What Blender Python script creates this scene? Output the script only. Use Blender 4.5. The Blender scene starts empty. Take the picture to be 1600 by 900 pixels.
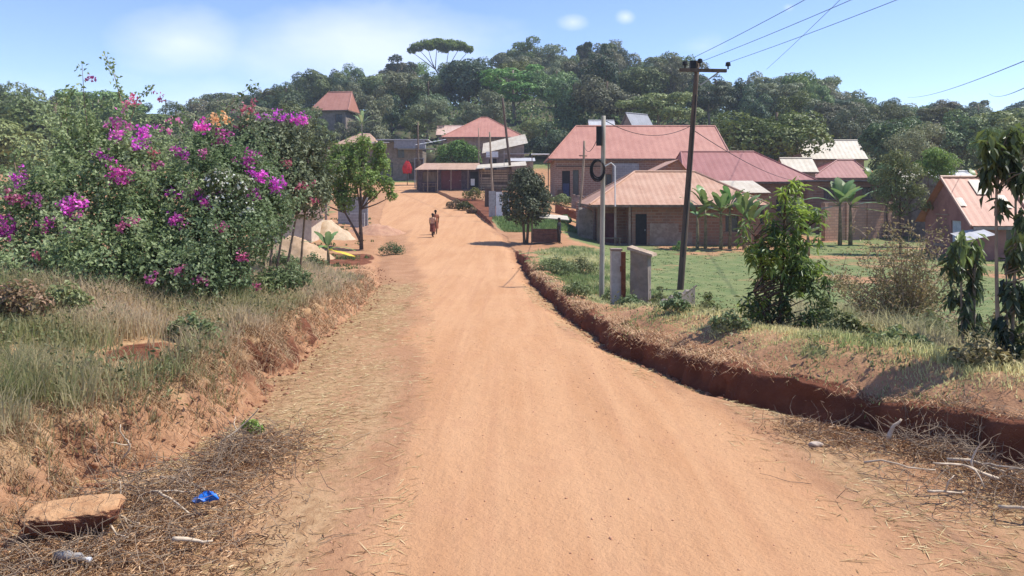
import bpy, bmesh, math, random
import numpy as np
from mathutils import Vector, Matrix

random.seed(7)
RNG = np.random.default_rng(11)
SC = bpy.context.scene
COL = SC.collection
R = math.radians

# ------------------------------------------------------------------ camera
F, EYE, YH = 1200.0, 2.6, 300.0          # focal length in pixels of the 1600 wide photograph, eye height, horizon row
cd = bpy.data.cameras.new('camera')
cam = bpy.data.objects.new('camera', cd)
COL.objects.link(cam)
cam.location = (0, 0, EYE)
cam.rotation_euler = (R(90), 0, 0)
cd.sensor_width = 36.0
cd.lens = 36.0 * F / 1600.0
cd.shift_y = -(450.0 - YH) / 1600.0
cd.clip_start = 0.1
cd.clip_end = 3000
SC.camera = cam

# ------------------------------------------------------------------ sky and sun
SUN = Vector((0.86, 0.16, 0.0)).normalized() * math.cos(R(58)) + Vector((0, 0, math.sin(R(58))))
W = bpy.data.worlds.new('World')
SC.world = W
W.use_nodes = True
wt = W.node_tree
for n in list(wt.nodes):
    wt.nodes.remove(n)


def wn(t, **k):
    n = wt.nodes.new(t)
    for a, b in k.items():
        setattr(n, a, b)
    return n


def wmath(op, a, b=None, clamp=False):
    n = wn('ShaderNodeMath', operation=op, use_clamp=clamp)
    for i, v in enumerate((a, b)):
        if v is None:
            continue
        if isinstance(v, (int, float)):
            n.inputs[i].default_value = v
        else:
            wt.links.new(v, n.inputs[i])
    return n.outputs[0]


sky = wn('ShaderNodeTexSky', sky_type='NISHITA', sun_disc=False)
sky.sun_elevation = math.asin(SUN.z)
sky.sun_rotation = math.atan2(SUN.x, SUN.y)
sky.altitude = 900
sky.air_density = 1.0
sky.dust_density = 0.2
sky.ozone_density = 2.6
hs = wn('ShaderNodeHueSaturation')
hs.inputs['Saturation'].default_value = 1.1
hs.inputs['Hue'].default_value = 0.515
hs.inputs['Value'].default_value = .95
wt.links.new(sky.outputs[0], hs.inputs['Color'])
tc = wn('ShaderNodeTexCoord')
sp = wn('ShaderNodeSeparateXYZ')
wt.links.new(tc.outputs['Generated'], sp.inputs[0])
yy = wmath('MAXIMUM', sp.outputs[1], 0.02)
u_ = wmath('DIVIDE', sp.outputs[0], yy)
v_ = wmath('DIVIDE', sp.outputs[2], yy)
nz = wn('ShaderNodeTexNoise')
nz.inputs['Scale'].default_value = 9.0
nz.inputs['Detail'].default_value = 7.0
nz.inputs['Roughness'].default_value = 0.6
mp = wn('ShaderNodeMapping')
mp.inputs['Scale'].default_value = (1.0, 1.0, 2.2)
wt.links.new(tc.outputs['Generated'], mp.inputs[0])
wt.links.new(mp.outputs[0], nz.inputs['Vector'])
cloud = None
for cu, cv, ru, rv, k in ((-0.19, 0.185, 0.26, 0.085, .9), (-0.43, 0.195, 0.13, 0.06, .8), (0.148, 0.228, 0.017, 0.013, .75),
                          (0.08, 0.221, 0.026, 0.014, .6), (0.25, 0.19, 0.06, 0.03, .35), (0.36, 0.24, 0.012, 0.009, .5),
                          (-0.33, 0.12, 0.5, 0.07, .35), (0.9, 0.45, 0.5, 0.12, .6), (-1.2, 0.5, 0.6, 0.16, .7)):
    du = wmath('DIVIDE', wmath('SUBTRACT', u_, cu), ru)
    dv = wmath('DIVIDE', wmath('SUBTRACT', v_, cv), rv)
    d2 = wmath('ADD', wmath('MULTIPLY', du, du), wmath('MULTIPLY', dv, dv))
    m = wmath('SUBTRACT', 1.0, wmath('SQRT', d2), True)
    m = wmath('MULTIPLY', m, k)
    cloud = m if cloud is None else wmath('MAXIMUM', cloud, m)
cl = wmath('SUBTRACT', wmath('ADD', wmath('MULTIPLY', cloud, 1.5), wmath('MULTIPLY', nz.outputs[0], 0.9)), 0.62, True)
cl = wmath('MULTIPLY', cl, wmath('MINIMUM', wmath('MULTIPLY', cloud, 6.0), 1.0), True)
mx = wn('ShaderNodeMix', data_type='RGBA')
wt.links.new(wmath('MULTIPLY', cl, 0.42), mx.inputs[0])
wt.links.new(hs.outputs[0], mx.inputs[6])
mx.inputs[7].default_value = (6.6, 6.5, 7.4, 1)
bg = wn('ShaderNodeBackground')
SKY_STRENGTH = 0.118
bg.inputs['Strength'].default_value = SKY_STRENGTH
wt.links.new(mx.outputs[2], bg.inputs['Color'])
wo = wn('ShaderNodeOutputWorld')
wt.links.new(bg.outputs[0], wo.inputs[0])

sd = bpy.data.lights.new('sun', 'SUN')
sd.energy = 3.3
sd.angle = R(0.53)
sd.color = (1.0, 0.955, 0.88)
so = bpy.data.objects.new('sun', sd)
COL.objects.link(so)
so.rotation_euler = SUN.to_track_quat('Z', 'Y').to_euler()
so.location = SUN * 60

vs = SC.view_settings
vs.view_transform = 'Standard'
vs.look = 'None'
vs.exposure = 0.98
vs.gamma = 1.0
vs.use_curve_mapping = False
SC.cycles.max_bounces = 6
SC.cycles.transparent_max_bounces = 6
SC.cycles.volume_bounces = 0
HAZE_DENSITY = 0.00045

# ------------------------------------------------------------------ numeric noise


def _hash(ix, iy, seed):
    h = (ix.astype(np.int64) * 374761393 + iy.astype(np.int64) * 668265263 + seed * 974711) & 0x7fffffff
    h = ((h ^ (h >> 13)) * 1274126177) & 0x7fffffff
    return ((h ^ (h >> 16)) & 0xffff) / 65535.0


def vn(x, y, seed=0):
    x = np.asarray(x, float)
    y = np.asarray(y, float)
    ix, iy = np.floor(x), np.floor(y)
    fx, fy = x - ix, y - iy
    fx = fx * fx * (3 - 2 * fx)
    fy = fy * fy * (3 - 2 * fy)
    a, b = _hash(ix, iy, seed), _hash(ix + 1, iy, seed)
    c, d = _hash(ix, iy + 1, seed), _hash(ix + 1, iy + 1, seed)
    return (a * (1 - fx) + b * fx) * (1 - fy) + (c * (1 - fx) + d * fx) * fy


def fbm(x, y, seed=0, o=4, lac=2.1, g=0.5):
    x = np.asarray(x, float)
    y = np.asarray(y, float)
    s, a, t = 0.0, 1.0, 0.0
    for i in range(o):
        s = s + a * (vn(x, y, seed + i * 17) - .5)
        t += a
        x, y, a = x * lac + 3.1, y * lac + 7.7, a * g
    return s / t * 2     # about -1 .. 1


def sstep(a, b, x):
    t = np.clip((np.asarray(x, float) - a) / (b - a), 0, 1)
    return t * t * (3 - 2 * t)


def smooth_table(pts, y):
    """piecewise linear table with rounded knees"""
    xs = [p[0] for p in pts]
    zs = [p[1] for p in pts]
    y = np.asarray(y, float)
    w = 0.06 * np.abs(y) + 0.4
    return (np.interp(y - w, xs, zs) + 2 * np.interp(y, xs, zs) + np.interp(y + w, xs, zs)) / 4


T_ROAD = [(-30, 0.3), (0, 0.02), (10, 0), (14, -.08), (20, -.3), (30, -.65), (40, -.7), (50, -.36), (60, .3), (70, 1.05), (80, 1.95),
          (90, 2.9), (97, 3.45), (108, 3.9), (120, 5.2), (150, 10)]
T_XL = [(-30, -4.6), (4, -4.1), (6.24, -3.85), (8, -3.35), (10, -3.3), (14, -3.45), (18.8, -3.8), (26, -4.6), (32.5, -5.7), (50, -8.2), (60, -10.4),
        (70, -11.8), (80, -12.9), (95, -14.6), (110, -19), (130, -30), (600, -30)]
T_XR = [(-30, 9), (4, 7.4), (5.2, 6.3), (7.4, 4.95), (8.4, 4.07), (10.2, 2.75), (13.8, 1.7), (18.5, 1.25), (27, .75), (36, .45), (50, -.4), (60, -2.2), (70, -3.8),
        (80, -6.7), (90, -9.6), (97, -11.2), (110, -13.5), (130, -24), (600, -24)]
T_FIELD = [(-30, -.3), (8, -.45), (15, -.7), (20, -.86), (25, -.98), (52, -.95), (60, -.85), (66, .6), (72, 1.7), (85, 2.5), (95, 3.4), (108, 6.2), (130, 12.3)]
T_YARD = [(-30, -.3), (20, -.6), (36, -.55), (46, -.4), (52, -.2), (60, .6), (66, 1.35), (72, 1.85), (80, 2.35), (88, 2.95), (95, 3.45), (108, 6.3), (130, 12.3)]
T_LEFT = [(-30, 1.0), (16, 1.0), (22, .5), (30, -.45), (40, -.5), (50, 0), (60, .6), (80, 2.2), (95, 3.6), (108, 5.6), (130, 12.5)]
SKYLINE = [(-200, 130), (-50, 130), (0, 128), (30, 124), (60, 150), (100, 140), (150, 134), (200, 152), (235, 186), (270, 180), (300, 152), (350, 144), (400, 130),
           (450, 114), (490, 110), (520, 100), (560, 102), (600, 90), (630, 86), (660, 98), (690, 100), (730, 86), (780, 96), (800, 72), (830, 62),
           (860, 66), (890, 76), (920, 66), (955, 56), (985, 92), (1010, 86), (1050, 82), (1090, 96), (1130, 122), (1160, 112), (1200, 110), (1240, 106),
           (1270, 114), (1310, 124), (1330, 142), (1360, 138), (1400, 150), (1450, 158), (1480, 152), (1525, 148), (1545, 182), (1580, 158), (1600, 160),
           (1660, 150), (1900, 150)]
_hx = np.linspace(-320, 320, 65)
_px = _hx * F / 190 + 800
_sk = np.array([np.mean(np.interp(np.linspace(p - 90, p + 90, 19), [s[0] for s in SKYLINE], [s[1] for s in SKYLINE])) for p in _px])
_hz = EYE + (300 - _sk) / F * 190 - 13.0


def edges(y):
    y = np.asarray(y, float)
    xl = np.interp(y, *zip(*T_XL)) + 0.16 * fbm(y * 0.8, y * 0 + 3.3, 5, 3) + .06 * fbm(y * 3.1, y * 0 + 1.3, 15, 2)
    xr = np.interp(y, *zip(*T_XR)) + (0.14 * fbm(y * 0.9, y * 0 + 9.3, 6, 3) + .07 * fbm(y * 3.3, y * 0 + 4.3, 16, 3)) * sstep(3, 6, y)
    xl = xl - .42 * np.exp(-((y - 10.9) / .24) ** 2) - .3 * np.exp(-((y - 7.0) / .14) ** 2) - .25 * np.exp(-((y - 14.6) / .2) ** 2)
    return xl, xr


def ground_z(x, y, rough=True):
    x = np.asarray(x, float)
    y = np.asarray(y, float)
    zr = smooth_table(T_ROAD, y)
    xl, xr = edges(y)
    near = 1 - sstep(30, 60, y)
    # carriageway: gentle crown, wheel ruts, ditch along the right toe
    w = np.maximum(xr - xl, 1.0)
    s = np.clip((x - xl) / w, 0, 1)
    z_road = zr + 0.05 * (1 - (2 * s - 1) ** 2)
    z_road = z_road - 0.13 * sstep(0.55, 0.05, xr - x) * near - 0.07 * sstep(0.6, 0.0, x - xl) * near
    if rough:
        z_road = z_road + near * (0.018 * fbm(x * 1.6, y * .16, 21, 4) + .008 * fbm(x * 2.1, y * 1.4, 23, 4) + 0.006 * fbm(x * 5, y * 2.0, 22, 3))
    # right of the road: cut face, lip, verge, field or yards
    d = x - xr
    hl = np.interp(y, [0, 8, 12, 18, 30, 37, 41, 54, 60, 75, 80, 92, 96, 110], [.34, .30, .25, .2, .26, .26, .0, .0, .4, .42, .3, .2, 0.05, 0])
    hc = np.interp(y, [0, 12, 15, 19, 26, 40, 100], [.40, .36, .26, .04, -.05, 0, 0])
    hl = hl + 0.06 * fbm(y * .7, y * 0 + 1.7, 31, 3) + .06 * fbm(y * 3.5, y * 0 + 2.7, 32, 2) * near
    blend = sstep(2.5, 7.0, x) * sstep(24, 40, y) + (1 - sstep(24, 40, y))
    zf = smooth_table(T_FIELD, y) * blend + smooth_table(T_YARD, y) * (1 - blend)
    lip = zr + hl
    crest = lip + hc
    wall = sstep(0.0, 0.13, d + 0.03 * fbm(y * 6, d * 0, 37, 2))
    z_right = (zr - .13 * near) + (hl + .13 * near) * wall
    z_right = z_right + hc * sstep(.12, 1.3, d)
    run = np.interp(y, [0, 12, 15, 19, 34, 44, 60, 100], [6.0, 6.0, 4.0, 2.0, 2.0, 4.0, 3.0, 3.0])
    st = np.interp(y, [0, 13, 18, 34, 44], [1.2, 1.2, .3, .3, 1.0])
    k = sstep(st, st + run, d)
    z_right = z_right * (1 - k) + zf * k
    # left of the road: eroded bank and the grass shelf over it
    e = xl - x
    hb = np.interp(y, [0, 6, 12, 18, 24, 30, 36, 200], [.50, .52, .52, .46, .30, .16, .06, .05])
    hb = hb + .09 * fbm(y * 1.3, y * 0 + 5.5, 41, 3) * near
    zl = smooth_table(T_LEFT, y)
    bank = sstep(0.0, 0.5, e + .14 * fbm(y * 3.1, e * 1.2, 43, 3) * near)
    k2 = sstep(.4, 4.2, e)
    z_left = (zr - .07 * near) + (hb + .07 * near) * bank
    z_left = z_left * (1 - k2) + zl * k2
    z = np.where(d > 0, z_right, np.where(e > 0, z_left, z_road))
    # the wooded hill
    hill = np.interp(x, _hx, _hz)
    t = sstep(112, 195, y)
    zh = np.interp(y, [95, 108, 130, 195], [3.4, 6.2, 12.3, 14])
    z = np.where(y > 112, z * (1 - t) + hill * t, z)
    z = z + 3.5 * sstep(195, 240, y) - 14 * sstep(260, 460, y)
    if rough:
        off = sstep(.15, .8, np.maximum(d, e))
        z = z + off * (0.05 * fbm(x * .9, y * .9, 51, 4) + .025 * fbm(x * 4, y * 4, 52, 3) * near)
        z = z + near * sstep(.2, .6, np.maximum(d, e)) * (1 - sstep(3, 5, np.maximum(d, e))) * (.045 * fbm(x * 2.3, y * 2.3, 54, 3) + .03 * fbm(x * 7, y * 7, 55, 2))
        z = z + sstep(100, 140, y) * 1.2 * fbm(x * .05, y * .05, 53, 3)
    return z


def gz(x, y):
    return float(ground_z(np.array([x]), np.array([y]))[0])


def at(px, py, Y):
    """point at distance Y seen at pixel px, py"""
    return Vector(((px - 800) / F * Y, Y, EYE - (py - YH) / F * Y))


def base(px, Y, dz=0.0):
    x = (px - 800) / F * Y
    return Vector((x, Y, gz(x, Y) + dz))


# ------------------------------------------------------------------ materials
MATS = {}


def new_mat(name):
    m = bpy.data.materials.new(name)
    m.use_nodes = True
    nt = m.node_tree
    b = nt.nodes['Principled BSDF']
    b.inputs['Specular IOR Level'].default_value = 0.25
    return m, nt, b


def _mix(nt, fac, a, b):
    n = nt.nodes.new('ShaderNodeMix')
    n.data_type = 'RGBA'
    for i, v in ((0, fac), (6, a), (7, b)):
        if hasattr(v, 'is_linked') or hasattr(v, 'links'):
            nt.links.new(v, n.inputs[i])
        elif i == 0:
            n.inputs[0].default_value = v
        else:
            n.inputs[i].default_value = (*v, 1) if len(v) == 3 else v
    return n.outputs[2]


def _noise(nt, scale, detail=4, rough=.55, vec=None, stretch=None, space='Object'):
    t = nt.nodes.new('ShaderNodeTexNoise')
    t.inputs['Scale'].default_value = scale
    t.inputs['Detail'].default_value = detail
    t.inputs['Roughness'].default_value = rough
    if vec is None:
        c = nt.nodes.new('ShaderNodeTexCoord')
        vec = c.outputs[space]
    if stretch:
        m = nt.nodes.new('ShaderNodeMapping')
        m.inputs['Scale'].default_value = stretch
        nt.links.new(vec, m.inputs[0])
        vec = m.outputs[0]
    nt.links.new(vec, t.inputs['Vector'])
    return t.outputs[0]


def _ramp(nt, fac, lo, hi):
    r = nt.nodes.new('ShaderNodeMapRange')
    r.interpolation_type = 'SMOOTHSTEP'
    r.inputs[1].default_value = lo
    r.inputs[2].default_value = hi
    nt.links.new(fac, r.inputs[0])
    return r.outputs[0]


def _math(nt, op, a, b=None, clamp=False):
    n = nt.nodes.new('ShaderNodeMath')
    n.operation = op
    n.use_clamp = clamp
    for i, v in enumerate((a, b)):
        if v is None:
            continue
        if isinstance(v, (int, float)):
            n.inputs[i].default_value = v
        else:
            nt.links.new(v, n.inputs[i])
    return n.outputs[0]


def _bump(nt, b, h, strength=.4, dist=.02):
    n = nt.nodes.new('ShaderNodeBump')
    n.inputs['Strength'].default_value = strength
    n.inputs['Distance'].default_value = dist
    nt.links.new(h, n.inputs['Height'])
    nt.links.new(n.outputs[0], b.inputs['Normal'])


def plain(name, c1, c2=None, scale=6, rough=.8, bump=.3, dist=.01, lo=.4, hi=.6, c3=None, spec=.25, stretch=None):
    """two tone weathered surface"""
    if name in MATS:
        return MATS[name]
    m, nt, b = new_mat(name)
    c2 = c2 or tuple(v * .75 for v in c1)
    n = _noise(nt, scale, 6, .65, stretch=stretch)
    c = _mix(nt, _ramp(nt, n, lo, hi), c1, c2)
    if c3:
        n3 = _noise(nt, scale * .37, 5, .7)
        c = _mix(nt, _ramp(nt, n3, .56, .66), c, c3)
    nt.links.new(c, b.inputs['Base Color'])
    b.inputs['Roughness'].default_value = rough
    b.inputs['Specular IOR Level'].default_value = spec
    if bump:
        _bump(nt, b, _noise(nt, scale * 5, 4, .6, stretch=stretch), bump, dist)
    MATS[name] = m
    return m


def brick_mat(name, c1, c2, mortar, bw=.26, bh=.10, stain=None, ms=.012):
    if name in MATS:
        return MATS[name]
    m, nt, b = new_mat(name)
    c = nt.nodes.new('ShaderNodeTexCoord')
    s = nt.nodes.new('ShaderNodeSeparateXYZ')
    nt.links.new(c.outputs['Object'], s.inputs[0])
    cb = nt.nodes.new('ShaderNodeCombineXYZ')
    nt.links.new(_math(nt, 'ADD', s.outputs[0], s.outputs[1]), cb.inputs[0])
    nt.links.new(s.outputs[2], cb.inputs[1])
    br = nt.nodes.new('ShaderNodeTexBrick')
    br.inputs['Scale'].default_value = 1.0
    br.inputs['Brick Width'].default_value = bw
    br.inputs['Row Height'].default_value = bh
    br.inputs['Mortar Size'].default_value = ms
    br.inputs['Color1'].default_value = (*c1, 1)
    br.inputs['Color2'].default_value = (*c2, 1)
    br.inputs['Mortar'].default_value = (*mortar, 1)
    nt.links.new(cb.outputs[0], br.inputs['Vector'])
    big = _ramp(nt, _noise(nt, .9, 5, .7), .42, .68)
    col = _mix(nt, _math(nt, 'MULTIPLY', big, .65), br.outputs['Color'], stain or tuple(v * .62 for v in c1))
    nt.links.new(col, b.inputs['Base Color'])
    b.inputs['Roughness'].default_value = .9
    _bump(nt, b, _math(nt, 'ADD', _math(nt, 'MULTIPLY', br.outputs['Fac'], -1.0), _noise(nt, 30, 3)), .6, .012)
    MATS[name] = m
    return m


def roof_mat(name, c1, c2, rust=None, rough=.55):
    """painted or bare metal sheet with streaks that run down the slope"""
    if name in MATS:
        return MATS[name]
    m, nt, b = new_mat(name)
    n = _noise(nt, .8, 6, .7)
    c = _mix(nt, _ramp(nt, n, .38, .64), c1, c2)
    st = _noise(nt, 1.0, 5, .65, stretch=(5.0, .45, .45))
    c = _mix(nt, _math(nt, 'MULTIPLY', _ramp(nt, st, .48, .74), .3), c, rust or tuple(v * .7 for v in c1))
    pr = _noise(nt, 1.9, 9, .72)
    c = _mix(nt, _math(nt, 'MULTIPLY', _ramp(nt, pr, .56, .68), .55), c, tuple(v * k for v, k in zip(c2, (.78, .72, .68))))
    nt.links.new(c, b.inputs['Base Color'])
    b.inputs['Roughness'].default_value = rough
    b.inputs['Specular IOR Level'].default_value = .35
    _bump(nt, b, _noise(nt, 14, 3), .12, .01)
    MATS[name] = m
    return m


def leaf_mat(name, dark, mid, light, trans=.35, rough=.5, spec=.3):
    if name in MATS:
        return MATS[name]
    m, nt, b = new_mat(name)
    a = nt.nodes.new('ShaderNodeAttribute')
    a.attribute_name = 'tint'
    r = nt.nodes.new('ShaderNodeValToRGB')
    e = r.color_ramp.elements
    e[0].position, e[0].color = 0.0, (*dark, 1)
    e[1].position, e[1].color = 1.0, (*light, 1)
    x = e.new(.5)
    x.color = (*mid, 1)
    nt.links.new(a.outputs['Fac'], r.inputs[0])
    oi = nt.nodes.new('ShaderNodeObjectInfo')
    h = nt.nodes.new('ShaderNodeHueSaturation')
    nt.links.new(r.outputs[0], h.inputs['Color'])
    nt.links.new(_math(nt, 'ADD', _math(nt, 'MULTIPLY', oi.outputs['Random'], .07), .462), h.inputs['Hue'])
    nt.links.new(_math(nt, 'ADD', _math(nt, 'MULTIPLY', _math(nt, 'FRACT', _math(nt, 'MULTIPLY', oi.outputs['Random'], 7.31)), .65), .7), h.inputs['Value'])
    nt.links.new(h.outputs[0], b.inputs['Base Color'])
    b.inputs['Roughness'].default_value = rough
    b.inputs['Specular IOR Level'].default_value = spec
    t = nt.nodes.new('ShaderNodeBsdfTranslucent')
    nt.links.new(h.outputs[0], t.inputs['Color'])
    ms = nt.nodes.new('ShaderNodeMixShader')
    ms.inputs[0].default_value = trans
    nt.links.new(b.outputs[0], ms.inputs[1])
    nt.links.new(t.outputs[0], ms.inputs[2])
    nt.links.new(ms.outputs[0], nt.nodes['Material Output'].inputs['Surface'])
    MATS[name] = m
    return m


# ------------------------------------------------------------------ mesh helpers


def tag(o, label=None, cat=None, group=None, kind=None):
    if label:
        o['label'] = label
    if cat:
        o['category'] = cat
    if group:
        o['group'] = group
    if kind:
        o['kind'] = kind
    return o


def thing(name, label, cat, loc=(0, 0, 0), rz=0.0, group=None):
    o = bpy.data.objects.new(name, None)
    COL.objects.link(o)
    o.location = loc
    o.rotation_euler = (0, 0, rz)
    o.empty_display_size = .2
    return tag(o, label, cat, group, 'thing')


def fast_mesh(name, V, Fa, tint=None, attrs=None):
    me = bpy.data.meshes.new(name)
    V = np.ascontiguousarray(V, dtype=np.float32)
    Fa = np.ascontiguousarray(Fa, dtype=np.int32)
    k = Fa.shape[1]
    me.vertices.add(len(V))
    me.vertices.foreach_set('co', V.ravel())
    me.loops.add(Fa.size)
    me.loops.foreach_set('vertex_index', Fa.ravel())
    me.polygons.add(len(Fa))
    me.polygons.foreach_set('loop_start', np.arange(0, Fa.size, k, dtype=np.int32))
    me.update(calc_edges=True)
    if tint is not None:
        a = me.attributes.new('tint', 'FLOAT', 'POINT')
        a.data.foreach_set('value', np.ascontiguousarray(tint, dtype=np.float32))
    for an, av in (attrs or {}).items():
        a = me.attributes.new(an, 'FLOAT_COLOR', 'POINT')
        a.data.foreach_set('color', np.ascontiguousarray(av, dtype=np.float32).ravel())
    me.validate()
    return me


def add_obj(name, me, mat, parent=None, smooth=False, label=None):
    o = bpy.data.objects.new(name, me)
    COL.objects.link(o)
    if mat is not None:
        for m in (mat if isinstance(mat, (list, tuple)) else [mat]):
            me.materials.append(m)
    if smooth:
        me.polygons.foreach_set('use_smooth', np.ones(len(me.polygons), dtype=bool))
    if parent is not None:
        o.parent = parent
    if label:
        o['label'] = label
    return o


class MB:
    def __init__(s):
        s.v, s.f = [], []

    def add(s, vs_, fs_):
        n = len(s.v)
        s.v += [tuple(p) for p in vs_]
        s.f += [tuple(i + n for i in f) for f in fs_]
        return s

    def box(s, c, d, rz=0.0, M=None):
        cx, cy, cz = c
        hx, hy, hz = d[0] / 2, d[1] / 2, d[2] / 2
        cr, sr = math.cos(rz), math.sin(rz)
        P = []
        for z in (-hz, hz):
            for x, y in ((-hx, -hy), (hx, -hy), (hx, hy), (-hx, hy)):
                p = Vector((cx + x * cr - y * sr, cy + x * sr + y * cr, cz + z))
                P.append(M @ p if M else p)
        return s.add(P, [(0, 3, 2, 1), (4, 5, 6, 7), (0, 1, 5, 4), (1, 2, 6, 5), (2, 3, 7, 6), (3, 0, 4, 7)])

    def prism(s, poly, vec):
        n = len(poly)
        a = [Vector(p) for p in poly]
        b = [p + Vector(vec) for p in a]
        return s.add(a + b, [tuple(range(n - 1, -1, -1)), tuple(range(n, 2 * n))] + [(i, (i + 1) % n, n + (i + 1) % n, n + i) for i in range(n)])

    def tube(s, pts, rad, n=6, caps=True):
        pts = [Vector(p) for p in pts]
        if not isinstance(rad, (list, tuple)):
            rad = [rad] * len(pts)
        V, Fc = [], []
        prev = None
        for i, p in enumerate(pts):
            t = (pts[min(i + 1, len(pts) - 1)] - pts[max(i - 1, 0)])
            t = t.normalized() if t.length > 1e-9 else Vector((0, 0, 1))
            if prev is None:
                a = t.orthogonal().normalized()
            else:
                a = prev - t * prev.dot(t)
                a = a.normalized() if a.length > 1e-6 else t.orthogonal().normalized()
            prev = a
            b = t.cross(a)
            for k in range(n):
                an = 2 * math.pi * k / n
                V.append(p + (a * math.cos(an) + b * math.sin(an)) * rad[i])
        for i in range(len(pts) - 1):
            for k in range(n):
                Fc.append((i * n + k, i * n + (k + 1) % n, (i + 1) * n + (k + 1) % n, (i + 1) * n + k))
        if caps:
            Fc.append(tuple(range(n - 1, -1, -1)))
            Fc.append(tuple((len(pts) - 1) * n + k for k in range(n)))
        return s.add(V, Fc)

    def slope(s, e0, e1, r0, r1, spc=.25, amp=.009):
        """ribbed roof sheet from the eave e0-e1 up to the ridge r0-r1"""
        e0, e1, r0, r1 = map(Vector, (e0, e1, r0, r1))
        d = e1 - e0
        L = d.length
        d.normalize()
        s0, s1 = (r0 - e0).dot(d), (r1 - e0).dot(d)
        U = (r0 - e0) - d * s0
        nrm = d.cross(U).normalized()
        n = max(2, int(L / spc))
        sm = sorted(set([round(L * i / n, 4) for i in range(n + 1)] + [round(min(max(q, 0), L), 4) for q in (s0, s1)]))
        V, Fc = [], []
        for i, q in enumerate(sm):
            t = 1.0
            if s0 > 1e-4 and q < s0:
                t = q / s0
            if s1 < L - 1e-4 and q > s1:
                t = (L - q) / (L - s1)
            o = nrm * (amp if i % 2 else 0)
            b = e0 + d * q + o
            V += [b, b + U * t]
        for i in range(len(sm) - 1):
            Fc.append((2 * i, 2 * i + 2, 2 * i + 3, 2 * i + 1))
        return s.add(V, Fc)

    def blob(s, c, r, seed=0, sub=2, rough=.25, flat=1.0, scl=(1, 1, 1)):
        bm = bmesh.new()
        bmesh.ops.create_icosphere(bm, subdivisions=sub, radius=1.0)
        V = np.array([v.co[:] for v in bm.verts])
        Fc = [tuple(v.index for v in f.verts) for f in bm.faces]
        bm.free()
        k = 1 + rough * fbm(V[:, 0] * 1.7 + seed * 3.1 + V[:, 2], V[:, 1] * 1.7 + seed * 1.3 - V[:, 2] * .7, seed, 3)
        V = V * k[:, None] * r * np.array(scl) * np.array((1, 1, flat)) + np.array(c)
        return s.add(V.tolist(), Fc)

    def build(s, name, mat, parent=None, off=None, smooth=False, label=None):
        me = bpy.data.meshes.new(name)
        V = s.v
        if off is not None:
            V = [(p[0] - off[0], p[1] - off[1], p[2] - off[2]) for p in V]
        me.from_pydata(V, [], s.f)
        me.update()
        return add_obj(name, me, mat, parent, smooth, label)


def unit(a):
    return a / np.maximum(np.linalg.norm(a, axis=-1, keepdims=True), 1e-9)


def leaf_cards(C, D, N, ln, wd, tint, fold=.25, droop=.15):
    """C centres, D leaf axis, N leaf normal -> folded leaf shaped faces (4 tris)"""
    n = len(C)
    D = unit(D)
    S = unit(np.cross(D, N))
    N = np.cross(S, D)
    ln = np.broadcast_to(np.asarray(ln, float), (n,))[:, None]
    wd = np.broadcast_to(np.asarray(wd, float), (n,))[:, None]
    b = C - D * ln * .5
    t = C + D * ln * .5 - N * ln * droop
    l = C - D * ln * .05 + S * wd * .5 + N * wd * fold
    r = C - D * ln * .05 - S * wd * .5 + N * wd * fold
    V = np.stack([b, l, t, r], 1).reshape(-1, 3)
    i = np.arange(n)[:, None] * 4
    Fa = np.concatenate([i + np.array([[0, 2, 1]]), i + np.array([[0, 3, 2]])], 0)
    return V, Fa, np.repeat(tint, 4)


def rand_dirs(n):
    return unit(RNG.normal(size=(n, 3)))


def lobes_cloud(lobes, n, inner=.62, noise_amp=.22, seed=0, under=.5, density_var=True):
    """points in the outer shells of the lobes (x, y, z, r, flat); returns points and outward directions"""
    L = np.array([(l + (1.0,))[:5] if len(l) == 4 else l for l in lobes], float)
    w = L[:, 3] ** 2
    idx = RNG.choice(len(L), size=int(n * 1.7), p=w / w.sum())
    d = rand_dirs(len(idx))
    low = d[:, 2] < -.25
    keep = ~(low & (RNG.random(len(d)) > under))
    idx, d = idx[keep], d[keep]
    rr = L[idx, 3] * (inner + (1.03 - inner) * RNG.random(len(idx)) ** .6)
    k = fbm(d[:, 0] * 2.2 + idx * 1.7 + seed, d[:, 1] * 2.2 + d[:, 2] * 1.9 - idx, seed + 3, 3)
    rr = rr * (1 + noise_amp * k)
    P = L[idx, :3] + d * rr[:, None] * np.stack([np.ones(len(idx)), np.ones(len(idx)), L[idx, 4]], 1)
    if density_var:
        g = fbm(P[:, 0] * 1.6 / L[:, 3].mean() + P[:, 2], P[:, 1] * 1.6 / L[:, 3].mean() - P[:, 2] * .8, seed + 9, 3)
        keep = RNG.random(len(P)) < np.clip(.72 + g * 1.1, .12, 1)
        P, d = P[keep], d[keep]
    return P[:n], d[:n]


def foliage(lobes, n, ln, wd, seed=0, inner=.6, under=.5, up=.45, hang=0.0, noise_amp=.22, tintfn=None, out=.7, jit=.45):
    P, d = lobes_cloud(lobes, n, inner, noise_amp, seed, under)
    m = len(P)
    N = unit(d * out + np.array([0, 0, up]) + RNG.normal(size=(m, 3)) * jit)
    D = RNG.normal(size=(m, 3)) + d * .6 + np.array([0, 0, -hang])
    D = D - N * (D * N).sum(1, keepdims=True)
    t = RNG.random(m) * .55 + .22 + .25 * fbm(P[:, 0] * .9 + P[:, 2] * .5, P[:, 1] * .9 + P[:, 2] * .5, seed + 77, 3)
    if tintfn is not None:
        t = t + tintfn(P)
    s = RNG.uniform(.55, 1.45, m)
    return leaf_cards(P, D, N, ln * s, wd * s, np.clip(t, 0, 1))


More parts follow.
